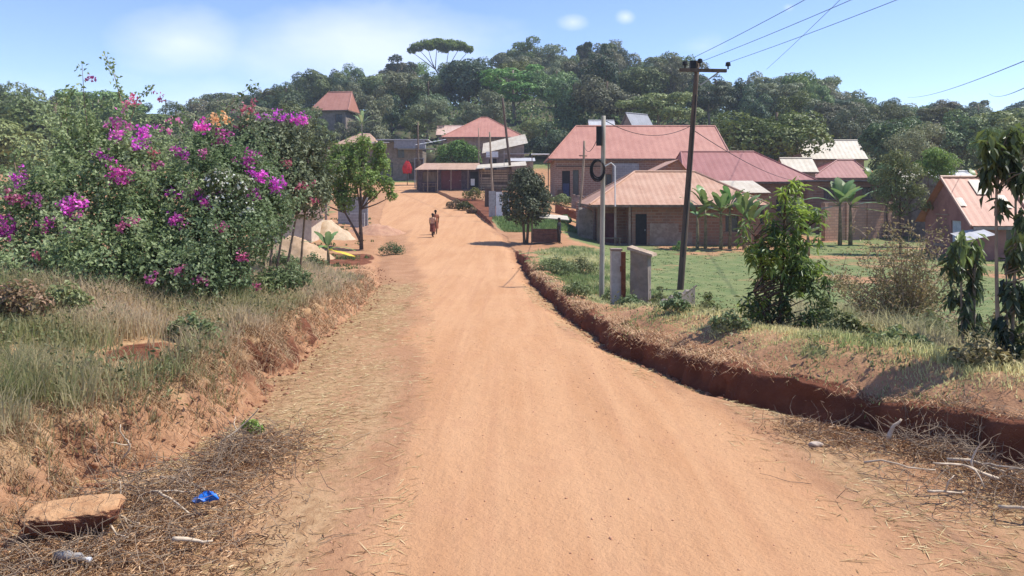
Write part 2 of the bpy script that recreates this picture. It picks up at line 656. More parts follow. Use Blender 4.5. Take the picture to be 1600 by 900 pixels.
def blades_mesh(P, h, w, lean, tint, side=None):
    """grass blades: two segment bent strips"""
    n = len(P)
    az = RNG.uniform(0, 2 * math.pi, n)
    S = np.stack([np.cos(az), np.sin(az), np.zeros(n)], 1)
    la = RNG.uniform(0, 2 * math.pi, n)
    Ld = np.stack([np.cos(la), np.sin(la), np.zeros(n)], 1) * lean[:, None]
    if side is not None:
        Ld = Ld + side
    up = np.array([0, 0, 1.0])
    h = h[:, None]
    w = w[:, None]
    m = P + up * h * .6 + Ld * h * .35
    t = P + up * h * (1 - .35 * np.clip(lean, 0, 1)[:, None]) + Ld * h
    V = np.stack([P - S * w * .5, P + S * w * .5, m - S * w * .32, m + S * w * .32, t], 1).reshape(-1, 3)
    i = np.arange(n)[:, None] * 5
    Fa = np.concatenate([i + np.array([q]) for q in ((0, 1, 3), (0, 3, 2), (2, 3, 4))], 0)
    return V, Fa, np.repeat(tint, 5)


def merge(parts):
    V, Fa, T, o = [], [], [], 0
    for v, f, t in parts:
        V.append(v)
        Fa.append(f + o)
        T.append(t)
        o += len(v)
    return np.concatenate(V), np.concatenate(Fa), np.concatenate(T)


def bez(a, b, c, n):
    a, b, c = Vector(a), Vector(b), Vector(c)
    return [a * (1 - t) ** 2 + b * 2 * t * (1 - t) + c * t * t for t in [i / (n - 1) for i in range(n)]]


def copy_tree(o, parent=None):
    c = o.copy()
    COL.objects.link(c)
    c.parent = parent
    for ch in o.children:
        copy_tree(ch, c)
    return c


#@@GROUND
# ------------------------------------------------------------------ ground, one grid cut into road, bank, field and hill


def ground_material():
    m, nt, b = new_mat('earth')
    a = nt.nodes.new('ShaderNodeAttribute')
    a.attribute_name = 'mask'
    s = nt.nodes.new('ShaderNodeSeparateColor')
    nt.links.new(a.outputs['Color'], s.inputs[0])
    mroad, mgreen, mred, mstraw = s.outputs[0], s.outputs[1], s.outputs[2], a.outputs['Alpha']
    fine = _noise(nt, 9, 8, .7)
    mid = _noise(nt, 1.1, 6, .65)
    big = _noise(nt, .22, 5, .6)
    along = _noise(nt, 1.0, 7, .65, stretch=(2.2, .16, 1.0))
    grit = _noise(nt, 38, 4, .7)
    soil = _mix(nt, _ramp(nt, mid, .35, .65), (.43, .24, .132), (.36, .19, .10))
    soil = _mix(nt, _ramp(nt, fine, .45, .75), soil, (.31, .16, .085))
    sand = _mix(nt, _ramp(nt, along, .36, .64), (.53, .30, .158), (.47, .252, .127))
    sand = _mix(nt, _math(nt, 'MULTIPLY', _ramp(nt, big, .45, .65), .5), sand, (.55, .318, .172))
    rut = _noise(nt, 1.0, 5, .6, stretch=(4.5, .07, 1.0))
    sand = _mix(nt, _math(nt, 'MULTIPLY', _ramp(nt, rut, .50, .7), .4), sand, (.43, .222, .12))
    sand = _mix(nt, _math(nt, 'MULTIPLY', _ramp(nt, mid, .52, .7), .35), sand, (.46, .24, .132))
    sand = _mix(nt, _math(nt, 'MULTIPLY', _ramp(nt, grit, .6, .8), .35), sand, (.32, .16, .085))
    red = _mix(nt, _ramp(nt, mid, .4, .62), (.20, .078, .043), (.135, .05, .028))
    green = _mix(nt, _ramp(nt, mid, .36, .64), (.13, .175, .065), (.21, .225, .095))
    green = _mix(nt, _ramp(nt, fine, .5, .75), green, (.10, .12, .05))
    straw = _mix(nt, _ramp(nt, fine, .42, .6), (.45, .29, .155), (.34, .20, .102))

    def soft(mask, n, w=.5):
        return _math(nt, 'ADD', _math(nt, 'MULTIPLY', _math(nt, 'SUBTRACT', n, .5), w), mask, False)
    c = soil
    c = _mix(nt, _ramp(nt, soft(mstraw, fine, 1.1), .38, .68), c, straw)
    c = _mix(nt, _ramp(nt, soft(mroad, along, .9), .34, .66), c, sand)
    c = _mix(nt, _ramp(nt, soft(mred, mid, .6), .4, .6), c, red)
    c = _mix(nt, _ramp(nt, soft(mgreen, mid, .9), .38, .62), c, green)
    nt.links.new(c, b.inputs['Base Color'])
    b.inputs['Roughness'].default_value = .95
    b.inputs['Specular IOR Level'].default_value = .1
    hgt = _math(nt, 'ADD', _math(nt, 'MULTIPLY', grit, .35), fine)
    hgt = _math(nt, 'ADD', hgt, _math(nt, 'MULTIPLY', _noise(nt, 3.2, 6, .7), 1.2))
    _bump(nt, b, hgt, .7, .05)
    return m


EARTH = ground_material()
FOREST_FLOOR = plain('forest_floor', (.06, .075, .03), (.10, .085, .05), .6, .95, .6, .1)


def build_ground():
    ys = list(np.arange(-24, 3, .6))
    y = 3.0
    while y < 620:
        ys.append(y)
        y += max(.05, .0095 * y)
    ys = np.array(ys)
    ny = len(ys)
    xl, xr = edges(ys)
    aY = np.maximum(np.abs(ys), 8)
    lb, rb = xl - (12 + 1.0 * aY), xr + (12 + 1.0 * aY)

    def seg(a, b, n, pw=1.0, rev=False):
        t = np.linspace(0, 1, n, endpoint=False) ** 1.0
        t = (1 - (1 - t) ** pw) if rev else t ** pw
        return a[:, None] + (b - a)[:, None] * t[None]
    cols = [seg(lb, xl - .62, 80, 2.2, True), seg(xl - .62, xl, 16), seg(xl, xr, 64), seg(xr, xr + .16, 9), seg(xr + .16, xr + 1.7, 24),
            seg(xr + 1.7, rb, 90, 2.0), rb[:, None]]
    names = ['bank', 'bank', 'road', 'bank', 'bank', 'field']
    X = np.concatenate(cols, 1)
    nx = X.shape[1]
    Y = np.repeat(ys[:, None], nx, 1)
    Z = ground_z(X, Y)
    # rills and overhang in the cut faces
    dr = X - xr[:, None]
    el = xl[:, None] - X
    nearw = (1 - sstep(28, 42, Y))
    onwall = nearw * (sstep(-.02, .03, dr) * (1 - sstep(.12, .2, dr)))
    X = X + onwall * (.09 * fbm(Y * 5.5, Z * 5, 61, 3) + .11 * fbm(Y * 9.5, Z * 2.5, 66, 2))
    onl = nearw * (sstep(.0, .08, el) * (1 - sstep(.45, .75, el)))
    X = X + onl * (.15 * fbm(Y * 4.2, Z * 2.2, 62, 3) + .12 * fbm(Y * 7.5, Z * 9, 67, 2))
    Z = Z + onl * .05 * fbm(Y * 6.0, X * 6, 63, 3)
    # masks
    u0 = np.interp(Y, [0, 5, 10, 16, 30, 50, 70, 95], [-1.05, -1.0, -1.35, -1.9, -3.6, -6.6, -9.6, -13.5])
    u1 = np.interp(Y, [0, 5, 8, 10, 14, 20, 30, 40, 50, 70, 95], [2.6, 2.6, 2.5, 2.2, 1.35, .85, .35, 0.0, -.9, -4.2, -11.2])
    wob = .5 * fbm(Y * .35, X * .8, 71, 4)
    wsoft = np.interp(Y, [0, 10, 50], [1.5, 1.2, 1.5])
    road = np.clip(.5 + (X - u0 + wob) / wsoft, 0, 1) * np.clip(.5 + (u1 - X + wob) / wsoft, 0, 1)
    road = np.maximum(road, .9 * sstep(46, 60, Y) * (dr < 0) * (el < 0))
    road = road * (dr < 0.05) * (el < 0.05) * (Y < 125)
    d = np.maximum(dr, 0)
    e = np.maximum(el, 0)
    pn = fbm(X * .5, Y * .5, 72, 4)
    green = np.zeros_like(X)
    fieldm = sstep(1.9, 3.6, dr + .5 * pn) * (Y < 63) * (Y > 4) * np.where(Y > 38, sstep(2.4, 4.5, X + pn), 1)
    green = np.maximum(green, .95 * fieldm * np.clip(.78 + .75 * fbm(X * .28, Y * .22, 75, 4), .2, 1))
    verge = sstep(.3, 1.0, dr) * (1 - sstep(2.0, 3.0, dr)) * (Y < 42)
    green = np.maximum(green, verge * np.clip(.25 + .7 * pn + .25 * sstep(14, 24, Y), 0, .8))
    green = np.maximum(green, sstep(.5, 1.6, el) * (Y < 40) * np.clip(.35 + .6 * pn, 0, 1))
    green = np.maximum(green, sstep(1.5, 5, el) * (Y >= 40) * (Y < 100) * np.clip(.2 + .8 * pn, 0, 1))
    green = np.maximum(green, sstep(98, 112, Y) * .9)
    patch = sstep(4.4, 3.0, np.hypot(X - 1.0, (Y - 56.5) * 1.1) + pn) * (dr > .3)
    green = np.maximum(green, patch)
    red = np.maximum(sstep(-.1, .02, dr) * (1 - sstep(.13, .5, dr)) * (Y < 42), .5 * sstep(-.02, .1, el) * (1 - sstep(.3, .55, el)) * (Y < 30) * (.75 + .8 * fbm(X * 1.1, Y * 1.1, 74, 3)))
    red = np.maximum(red, .62 * sstep(1.1, .5, np.hypot((X + 4.55) / .5, (Y - 9.5) / .9)))
    red = np.maximum(red, sstep(-.05, .1, dr) * (1 - sstep(1.0, 3.2, dr)) * sstep(55, 59, Y) * (1 - sstep(73, 80, Y)) * .85)
    red = np.maximum(red, .8 * sstep(.1, .6, el) * (1 - sstep(2.5, 4.5, el)) * sstep(31, 35, Y) * (1 - sstep(38, 41, Y)))
    straw = np.maximum(sstep(.7, .1, road) * (el < 0) * (dr < 0) * (1 - sstep(24, 34, Y)) * (.62 + .3 * fbm(X * 2.4, Y * .7, 73, 3)),
                       (1 - sstep(18, 26, Y)) * sstep(.1, .5, el) * .85)
    straw = np.maximum(straw, verge * .6)
    mask = np.stack([road, green, np.clip(red, 0, 1), np.clip(straw, 0, 1)], -1)
    V = np.stack([X, Y, Z], -1).reshape(-1, 3)
    M = mask.reshape(-1, 4)
    j, i = np.meshgrid(np.arange(ny - 1), np.arange(nx - 1), indexing='ij')
    q = j * nx + i
    Fa = np.stack([q, q + 1, q + nx + 1, q + nx], -1).reshape(-1, 4)
    segid = np.concatenate([np.full(c.shape[1], k) for k, c in enumerate(cols[:-1])])
    fy = ys[j].ravel()
    fseg = segid[i].ravel()
    kind = np.where(fy > 112, 3, np.where(fseg == 2, 0, np.where((fseg == 5) & (fy > 5), 2, 1)))
    for k, nm in enumerate(('road', 'ground', 'field', 'hill')):
        f = Fa[kind == k]
        used = np.unique(f)
        re = np.full(len(V), -1)
        re[used] = np.arange(len(used))
        me = fast_mesh(nm, V[used], re[f], attrs={'mask': M[used]})
        o = add_obj(nm, me, FOREST_FLOOR if nm == 'hill' else EARTH, smooth=True)
        tag(o, kind='structure')


build_ground()

# air: a closed box of thin even haze round everything
hm = bpy.data.materials.new('haze_air')
hm.use_nodes = True
for n in list(hm.node_tree.nodes):
    if n.type != 'OUTPUT_MATERIAL':
        hm.node_tree.nodes.remove(n)
pv = hm.node_tree.nodes.new('ShaderNodeVolumePrincipled')
pv.inputs['Color'].default_value = (.80, .88, 1.0, 1)
pv.inputs['Density'].default_value = HAZE_DENSITY
pv.inputs['Anisotropy'].default_value = .0
hm.node_tree.links.new(pv.outputs[0], hm.node_tree.nodes['Material Output'].inputs['Volume'])
if HAZE_DENSITY > 0:
    tag(MB().box((0, 298, 22), (1500, 660, 64)).build('haze', hm), kind='stuff')

# ------------------------------------------------------------------ building materials
BRICK = brick_mat('fired_brick', (.33, .165, .105), (.225, .105, .066), (.28, .185, .13), bw=.5, bh=.2, stain=(.20, .125, .095), ms=.03)
BRICK_PALE = brick_mat('pale_brick', (.36, .205, .145), (.27, .14, .095), (.42, .31, .24), bh=.2, bw=.46, stain=(.26, .17, .125), ms=.03)
BRICK_GREY = brick_mat('concrete_block', (.33, .32, .31), (.27, .265, .26), (.40, .39, .37), bw=.42, bh=.21, stain=(.22, .21, .205), ms=.02)
PLASTER = plain('worn_plaster', (.33, .25, .20), (.25, .18, .14), 3, .9, .3, c3=(.21, .13, .095))
PLASTER_PINK = plain('faded_pink_plaster', (.33, .165, .145), (.26, .125, .11), 1.4, .9, .4, c3=(.20, .12, .10))
PLASTER_GREY = plain('grey_cement', (.27, .225, .19), (.20, .165, .135), 2.5, .9, .4, c3=(.15, .115, .09))
WHITEWASH = plain('white_limewash', (.52, .49, .45), (.42, .38, .34), 4, .85, .3, c3=(.40, .32, .26))
RED_ROOF = roof_mat('salmon_roof_sheet', (.46, .215, .155), (.40, .175, .125), (.34, .17, .13))
ROSE_ROOF = roof_mat('rose_roof_sheet', (.335, .135, .115), (.29, .11, .092), (.26, .11, .095))
ORANGE_ROOF = roof_mat('rusty_orange_roof_sheet', (.50, .30, .195), (.43, .235, .145), (.50, .34, .25))
RUST_ROOF = roof_mat('rusted_roof_sheet', (.46, .20, .12), (.36, .14, .08), (.55, .30, .20))
CREAM_ROOF = roof_mat('weathered_cream_roof_sheet', (.56, .50, .39), (.48, .41, .30), (.38, .29, .20))
ZINC = roof_mat('zinc_roof_sheet', (.50, .50, .50), (.42, .41, .40), (.30, .25, .21), .45)
TAN_ROOF = roof_mat('tan_roof_sheet', (.47, .31, .21), (.38, .24, .16), (.32, .18, .11))
WOOD = plain('grey_weathered_wood', (.20, .15, .11), (.13, .095, .07), 5, .9, .5, stretch=(1, 1, .2))
WOOD_PALE = plain('pale_dry_wood', (.36, .28, .20), (.25, .19, .135), 5, .9, .5, stretch=(1, 1, .2))
WOOD_DARK = plain('dark_creosote_wood', (.12, .085, .065), (.08, .056, .043), 5, .85, .5, stretch=(1, 1, .15))
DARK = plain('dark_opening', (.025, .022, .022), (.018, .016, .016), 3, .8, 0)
GLASS = plain('dusty_window_glass', (.045, .045, .05), (.03, .03, .035), 3, .25, 0, spec=.5)
MAROON = plain('maroon_painted_metal', (.16, .045, .05), (.12, .035, .038), 4, .6, .1)
BLUEWHITE = plain('peeling_blue_white_paint', (.52, .57, .60), (.38, .44, .48), 3, .7, .2, c3=(.26, .22, .20))
METAL = plain('galvanised_metal', (.38, .38, .37), (.30, .29, .28), 6, .5, .1)
RUSTY = plain('rusty_steel', (.26, .095, .045), (.17, .055, .028), 5, .8, .4)
BLACK = plain('black_cable', (.018, .018, .02), (.012, .012, .013), 5, .6, 0)
ROUGH_STONE = plain('rubble_stone', (.30, .235, .19), (.20, .145, .115), 2.2, .95, .8, .05, c3=(.34, .29, .25))
RED_CLOTH = plain('red_cloth', (.55, .03, .03), (.42, .02, .025), 4, .8, .1)
WHITE_PAINT = plain('white_paint', (.76, .76, .74), (.66, .65, .62), 4, .6, .1)


def wall_run(mb, p0, p1, z0, z1, th, openings=()):
    """wall along p0-p1 (xy), openings (s0, s1, za, zb) cut right through"""
    p0, p1 = Vector((*p0, 0)), Vector((*p1, 0))
    d = p1 - p0
    L = d.length
    d.normalize()
    rz = math.atan2(d.y, d.x)
    ss = sorted(set([0, L] + [min(max(q, 0), L) for o in openings for q in o[:2]]))
    zs = sorted(set([z0, z1] + [q for o in openings for q in o[2:4]]))
    for a, b in zip(ss, ss[1:]):
        run = None
        for za, zb in list(zip(zs, zs[1:])) + [(None, None)]:
            solid = za is not None and not any(o[0] - 1e-6 <= a and b <= o[1] + 1e-6 and o[2] - 1e-6 <= za and zb <= o[3] + 1e-6 for o in openings)
            if solid:
                run = (run[0], zb) if run else (za, zb)
            elif run:
                c = p0 + d * ((a + b) / 2)
                mb.box((c.x, c.y, (run[0] + run[1]) / 2), (b - a, th, run[1] - run[0]), rz)
                run = None


def fill_opening(root, p0, p1, o, kind, mats, th=.2, nameit=None):
    """window (frame + pane) or door set back inside an opening"""
    p0, p1 = Vector((*p0, 0)), Vector((*p1, 0))
    d = (p1 - p0).normalized()
    rz = math.atan2(d.y, d.x)
    nrm = Vector((-d.y, d.x, 0))     # into the house
    c = p0 + d * ((o[0] + o[1]) / 2) + nrm * .03
    w, h, zc = o[1] - o[0], o[3] - o[2], (o[2] + o[3]) / 2
    if kind == 'window':
        fr = MB()
        for sx in (-1, 1):
            q = c + d * (sx * (w / 2 - .03))
            fr.box((q.x, q.y, zc), (.056, .06, h - .004), rz)
        for sz in (-1, 1):
            fr.box((c.x, c.y, zc + sz * (h / 2 - .03)), (w - .12, .06, .054), rz)
        if w > .8:
            fr.box((c.x, c.y, zc), (.04, .05, h - .12), rz)
        f = fr.build('window', mats[0], root)
        q = c + nrm * .035
        MB().box((q.x, q.y, zc), (w - .11, .012, h - .11), rz).build('pane', GLASS, f)
        q = c - nrm * (th / 2 + .05)
        MB().box((q.x, q.y, o[2] - .035), (w + .16, .14, .06), rz).build('sill', mats[1], f)
    else:
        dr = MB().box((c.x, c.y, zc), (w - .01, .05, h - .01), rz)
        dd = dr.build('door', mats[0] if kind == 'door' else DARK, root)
        if kind == 'door':
            q = c + d * (w * .36) - nrm * .05
            MB().box((q.x, q.y, zc - .05), (.04, .05, .12), rz).build('handle', METAL, dd)


def hip_house(name, label, cat, loc, rz, w, dp, hw, hr, ridge, wallm, roofm, front=(), left=(), over=.55, spc=.26, gable=False, fascia=WOOD, group=None, trimm=None):
    """rectangular house, origin at the middle of the front wall's foot; x to the right, y away. ridge=(x0,x1) inside -w/2..w/2"""
    root = thing(name, label, cat, loc, rz, group)
    th = .2
    b = MB()
    p0, p1 = (-w / 2, 0), (w / 2, 0)
    fo = [(o[0] + w / 2, o[1] + w / 2, o[2], o[3]) for o in front]
    wall_run(b, p0, p1, -1.2, hw, th, fo)
    q0, q1 = (-w / 2 + th / 2, dp - .1), (-w / 2 + th / 2, .1)
    wall_run(b, q0, q1, -1.2, hw, th, [(dp - .1 - o[1], dp - .1 - o[0], o[2], o[3]) for o in left])
    wall_run(b, (w / 2 - th / 2, .1), (w / 2 - th / 2, dp - .1), -1.2, hw, th)
    wall_run(b, (-w / 2, dp), (w / 2, dp), -1.2, hw, th)
    if gable:
        ym = dp / 2
        for sx in (-1, 1):
            x = sx * (w / 2) - (0 if sx < 0 else th)
            b.prism([(x, .1, hw), (x, dp - .1, hw), (x, ym, hr - .12)], (th, 0, 0))
    b.build('wall', wallm, root)
    for o, fo_ in zip(front, fo):
        fill_opening(root, p0, p1, fo_, o[4], (trimm or WOOD, PLASTER) if o[4] == 'window' else (o[5] if len(o) > 5 else MAROON,))
    for o in left:
        fill_opening(root, q0, q1, (dp - .1 - o[1], dp - .1 - o[0], o[2], o[3]), o[4], (trimm or WOOD, PLASTER) if o[4] == 'window' else (o[5] if len(o) > 5 else MAROON,))
    rr = MB()
    x0, x1, y0, y1, ze = -w / 2 - over, w / 2 + over, -over, dp + over, hw - .02
    ym = dp / 2
    ra, rb = (ridge if not gable else (x0, x1))
    rr.slope((x0, y0, ze), (x1, y0, ze), (ra, ym, hr), (rb, ym, hr), spc)
    rr.slope((x1, y1, ze), (x0, y1, ze), (rb, ym, hr), (ra, ym, hr), spc)
    if not gable:
        rr.slope((x0, y1, ze), (x0, y0, ze), (ra, ym, hr), (ra, ym, hr), spc)
        rr.slope((x1, y0, ze), (x1, y1, ze), (rb, ym, hr), (rb, ym, hr), spc)
    roof = rr.build('roof', roofm, root)
    cap = MB()
    cap.tube([(ra, ym, hr + .02), (rb, ym, hr + .02)], .09, 6)
    if not gable:
        for (ex, ey, r0) in ((x0, y0, ra), (x0, y1, ra), (x1, y0, rb), (x1, y1, rb)):
            cap.tube([(ex, ey, ze + .03), (r0, ym, hr + .02)], .07, 6)
    cap.build('ridge_cap', roofm, roof)
    fa = MB()
    fa.box(((x0 + x1) / 2, y0 + .03, ze - .09), (x1 - x0 - .1, .03, .16))
    fa.box((x0 + .03, (y0 + y1) / 2, ze - .09), (.03, y1 - y0 - .1, .16))
    fa.box((x1 - .03, (y0 + y1) / 2, ze - .09), (.03, y1 - y0 - .1, .16))
    fa.build('fascia', fascia, roof)
    return root


def pxw(n, Y):
    return n / F * Y


# ---- the orange roofed house beside the field
Y0 = 51.0
zb = gz((1060 - 800) / F * Y0, Y0 + 2)
zb = min(zb, -.92)
ORX = (1062 - 800) / F * Y0
orange = thing('brick_house', 'low brick house under a rusty orange hip roof, behind the tall dark pole', 'house', (ORX, Y0, zb))
w, dp, hw = 10.6, 8.6, 2.74
b = MB()
fo = [(.25, 1.75, .0, 2.45), (2.35, 3.0, 0.0, 2.15)]
fr = [(-w / 2 + .25, -w / 2 + 1.75, 0, 2.45)]
wall_run(b, (-w / 2 + 2.1, 0), (w / 2, 0), -1, hw, .2, [(.25, 1.0, 0.05, 2.1), (6.2, 7.1, .9, 2.0)])
wall_run(b, (-w / 2, 1.9), (-w / 2 + 2.1, 1.9), -1, hw, .2, [(.5, 1.35, .05, 2.1)])
wall_run(b, (-w / 2 + 2.1, 1.8), (-w / 2 + 2.1, .1), -1, hw, .2)
wall_run(b, (-w / 2 + .1, dp), (-w / 2 + .1, 2.0), -1, hw, .2)
wall_run(b, (w / 2 - .1, .1), (w / 2 - .1, dp), -1, hw, .2)
wall_run(b, (-w / 2, dp), (w / 2, dp), -1, hw, .2)
b.build('wall', BRICK, orange)
fill_opening(orange, (-w / 2 + 2.1, 0), (w / 2, 0), (.25, 1.0, .05, 2.1), 'door', (DARK,))
fill_opening(orange, (-w / 2 + 2.1, 0), (w / 2, 0), (6.2, 7.1, .9, 2.0), 'window', (WOOD, PLASTER))
fill_opening(orange, (-w / 2, 1.9), (-w / 2 + 2.1, 1.9), (.5, 1.35, .05, 2.1), 'door', (MAROON,))
b = MB()
b.box((-w / 2 + 4.25, -.115, .72), (1.9, .03, 1.5))
b.box((-w / 2 + 5.6, -.113, .45), (1.0, .026, .9))
b.build('plaster_patch', PLASTER, orange, label='pale worn plaster patch on the brick front')
for px_ in (-w / 2 - .1, -w / 2 + 1.0, -w / 2 + 1.95):
    MB().box((px_, -.15, .8), (.14, .14, 3.6)).build('porch_post', WOOD if px_ < -w / 2 else PLASTER, orange)
MB().box((-w / 2 + 1.0, .8, -.4), (2.6, 2.1, .9)).build('porch_floor', PLASTER_GREY, orange)
MB().box((-w / 2 + .75, -.45, .52), (1.3, .3, .06)).box((-w / 2 + .25, -.45, .2), (.06, .28, .6)).box((-w / 2 + 1.25, -.45, .2), (.06, .28, .6)).build('porch_bench', WOOD, orange)
x0, x1, y0, y1, ze, hr = -w / 2 - .75, w / 2 + .55, -.7, dp + .55, hw - .03, 5.0
ra, rb, ym = -2.25, 2.1, 4.6
rr = MB()
rr.slope((x0, y0, ze), (x1, y0, ze), (ra, ym, hr), (rb, ym, hr), .2, .014)
rr.slope((x1, y1, ze), (x0, y1, ze), (rb, ym, hr), (ra, ym, hr), .2, .014)
rr.slope((x0, y1, ze), (x0, y0, ze), (ra, ym, hr), (ra, ym, hr), .2, .014)
rr.slope((x1, y0, ze), (x1, y1, ze), (rb, ym, hr), (rb, ym, hr), .2, .014)
rf = rr.build('roof', ORANGE_ROOF, orange)
cp = MB().tube([(ra, ym, hr + .03), (rb, ym, hr + .03)], .09)
for ex, ey, r0 in ((x0, y0, ra), (x0, y1, ra), (x1, y0, rb), (x1, y1, rb)):
    cp.tube([(ex, ey, ze + .03), (r0, ym, hr + .03)], .08)
cp.build('ridge_cap', ORANGE_ROOF, rf)
fa = MB().box(((x0 + x1) / 2, y0 + .02, ze - .08), (x1 - x0 - .1, .03, .15)).box((x0 + .02, (y0 + y1) / 2, ze - .08), (.03, y1 - y0 - .1, .15))
fa.build('fascia', WOOD, rf)
# upper gable behind it with a long slope to the left
gb = MB()
gy0, gy1 = 6.6, 11.5
gx, gl, gr, gzt, gze = 1.35, -3.3, 2.15, 6.0, 4.1
gb.slope((gl, gy1, gze - .3), (gl, gy0, gze - .3), (gx, gy1, gzt), (gx, gy0, gzt), .2, .014)
gb.slope((gr, gy0, gze + .9), (gr, gy1, gze + .9), (gx, gy0, gzt), (gx, gy1, gzt), .2, .014)
gb.build('upper_roof', ORANGE_ROOF, orange)
MB().prism([(gl + .5, gy0 + .25, 3.4), (gr - .1, gy0 + .25, 3.4), (gr - .1, gy0 + .25, gze + .8), (gx, gy0 + .25, gzt - .08)], (0, .2, 0)).build('gable', BRICK, orange)

# ---- lean-to with pale sheets against it
lt = thing('lean_to_shed', 'brick lean-to shed with a pale cream sheet roof beside the orange roofed house', 'shed', base(1160, 55.5))
lt.location.z = -.9
b = MB()
wall_run(b, (-1.5, 0), (2.4, 0), -.5, 3.4, .2, [(2.2, 3.0, 1.2, 2.2)])
wall_run(b, (2.3, .1), (2.3, 3), -.5, 3.4, .2)
b.build('wall', BRICK, lt)
fill_opening(lt, (-1.5, 0), (2.4, 0), (2.2, 3.0, 1.2, 2.2), 'window', (WOOD, PLASTER))
MB().slope((-1.9, -.5, 3.45), (1.9, -.5, 3.45), (-1.6, 2.4, 4.35), (1.5, 2.4, 4.35), .2).build('roof', CREAM_ROOF, lt)

# ---- rose red roof behind
hip_house('brick_house', 'brick house with a deep rose red hip roof rising behind the orange roof', 'house', ((1172 - 800) / F * 62, 62, -.9), 0, 9.6, 8.2, 4.35, 6.95,
          (-9.6 / 2 + .1, 1.6), BRICK, ROSE_ROOF, front=[(1.6, 2.6, 1.6, 2.9, 'window'), (3.2, 4.1, 1.6, 2.9, 'window')], over=.6, trimm=WOOD)

# ---- long salmon roof
Y2 = 72.5
sal = hip_house('long_house', 'long brick house under a broad salmon pink roof, highest of the nearer roofs', 'house', ((999 - 800) / F * Y2, Y2, 1.7), 0, 15.9, 9.2, 4.05, 7.5,
                (-5.6, 8.35), BRICK_PALE, RED_ROOF, front=[(-7.3, -6.55, .15, 2.9, 'door', DARK), (-6.3, -5.7, .6, 3.0, 'window'), (-3.6, -2.6, 1.3, 2.6, 'window')], over=.65, spc=.3)
b = MB()
wall_run(b, (-2.6, -.62), (-.2, -.62), -.6, 3.55, .9)
b.build('block_bay', BRICK_GREY, sal, label='bare grey concrete block bay')
MB().box((-5.6, -.4, 3.32), (4.6, .06, .12)).box((-7.5, -.5, .3), (.5, .5, 1.6)).build('porch_frame', WOOD_DARK, sal)
MB().box((-6.95, -.25, 1.0), (.6, .06, 1.4)).build('door_curtain', plain('blue_curtain', (.06, .075, .14), (.04, .05, .1), 6), sal)

# ---- rubble walls that step down in front of it


def stone_wall(label, px0, px1, Y, h, dz=0, mat=ROUGH_STONE, th=.45, name='stone_wall', grp=None, dY=0):
    a, c = base(px0, Y), base(px1, Y + dY)
    root = thing(name, label, 'wall', a, 0, grp)
    n = max(3, int((c - a).length / .35))
    V, Fc = [], []
    for i in range(n + 1):
        t = i / n
        p = a + (c - a) * t
        g = gz(p.x, p.y)
        hh = h * (1 + .10 * math.sin(i * 1.7 + px0)) + random.uniform(-.08, .08)
        for (yy_, zz_) in ((-th / 2, -.4), (-th / 2 + .04, hh * .5), (-th / 2 + .03, hh), (th / 2, hh), (th / 2, -.4)):
            V.append((p.x - a.x + random.uniform(-.03, .03), p.y - a.y + yy_ + random.uniform(-.04, .04), g - a.z + zz_ + dz))
    for i in range(n):
        for k in range(4):
            Fc.append((i * 5 + k, (i + 1) * 5 + k, (i + 1) * 5 + k + 1, i * 5 + k + 1))
    Fc += [(4, 3, 2, 1, 0), tuple(n * 5 + k for k in range(5))]
    MB().add(V, Fc).build('masonry', mat, root)
    co = MB()
    for i in range(n):
        t = (i + .5) / n
        p = a + (c - a) * t
        co.blob((p.x - a.x, p.y - a.y - .02, gz(p.x, p.y) - a.z + h + dz), random.uniform(.13, .24), i, 1, .4, .6)
    co.build('coping', mat, root)
    return root


stone_wall('grey rubble terrace wall just below the salmon roofed house', 893, 948, 68.5, 1.15)
stone_wall('brown rubble wall with a ragged top at the yard edge beside the thin crooked pole', 900, 948, 62, 1.5, mat=BRICK_PALE)
stone_wall('ruined stone wall stub close to the porch of the orange roofed house', 903, 926, 53.5, 1.9, mat=PLASTER_GREY, th=.8)
stone_wall('low red earth retaining wall under the yard of the salmon roofed house', 868, 905, 63.5, .6, mat=plain('red_earth_wall', (.27, .11, .06), (.2, .075, .04), 3, .95, .6))

# ---- brick compound wall and dark house behind it
cw = thing('brick_wall', 'pale brick compound wall at the far end of the field, sunlight painted into its colour', 'wall', ((1285 - 800) / F * 55, 55, -.95), R(24))
b = MB()
COMPOUND = brick_mat('pale_brick_painted_sun', (.50, .31, .22), (.37, .21, .145), (.30, .20, .15), bh=.2, bw=.46, stain=(.38, .25, .18), ms=.03)  # brick colour lightened to stand in for direct sun on this wall
wall_run(b, (0, 0), (8.8, 0), -.4, 2.75, .22)
b.build('masonry', COMPOUND, cw)
for i in range(5):
    MB().box((.2 + i * 2.1, -.153, 1.2), (.3, .08, 3.1)).build('pier', COMPOUND, cw)
MB().box((4.4, 0, 2.79), (8.9, .3, .075)).build('coping', PLASTER, cw)
bh = thing('brick_house', 'tall unroofed dark brick house behind the pale compound wall', 'house', ((1262 - 800) / F * 60, 60, -.9))
b = MB()
wall_run(b, (0, 0), (9.6, 0), -.4, 4.3, .22, [(1.2, 2.1, 2.95, 3.9), (4.2, 5.1, 2.95, 3.9), (7.3, 8.2, 2.95, 3.9)])
wall_run(b, (.11, 6), (.11, .11), -.4, 4.3, .22)
wall_run(b, (9.49, .11), (9.49, 6), -.4, 4.3, .22)
wall_run(b, (0, 6.1), (9.6, 6.1), -.4, 4.3, .22)
b.build('wall', BRICK, bh)
for o in ((1.2, 2.1, 2.95, 3.9), (4.2, 5.1, 2.95, 3.9), (7.3, 8.2, 2.95, 3.9)):
    fill_opening(bh, (0, 0), (9.6, 0), o, 'window', (WOOD, PLASTER))
MB().box((4.8, 3.0, 4.39), (10.1, 6.9, .12)).build('roof_slab', PLASTER_GREY, bh)

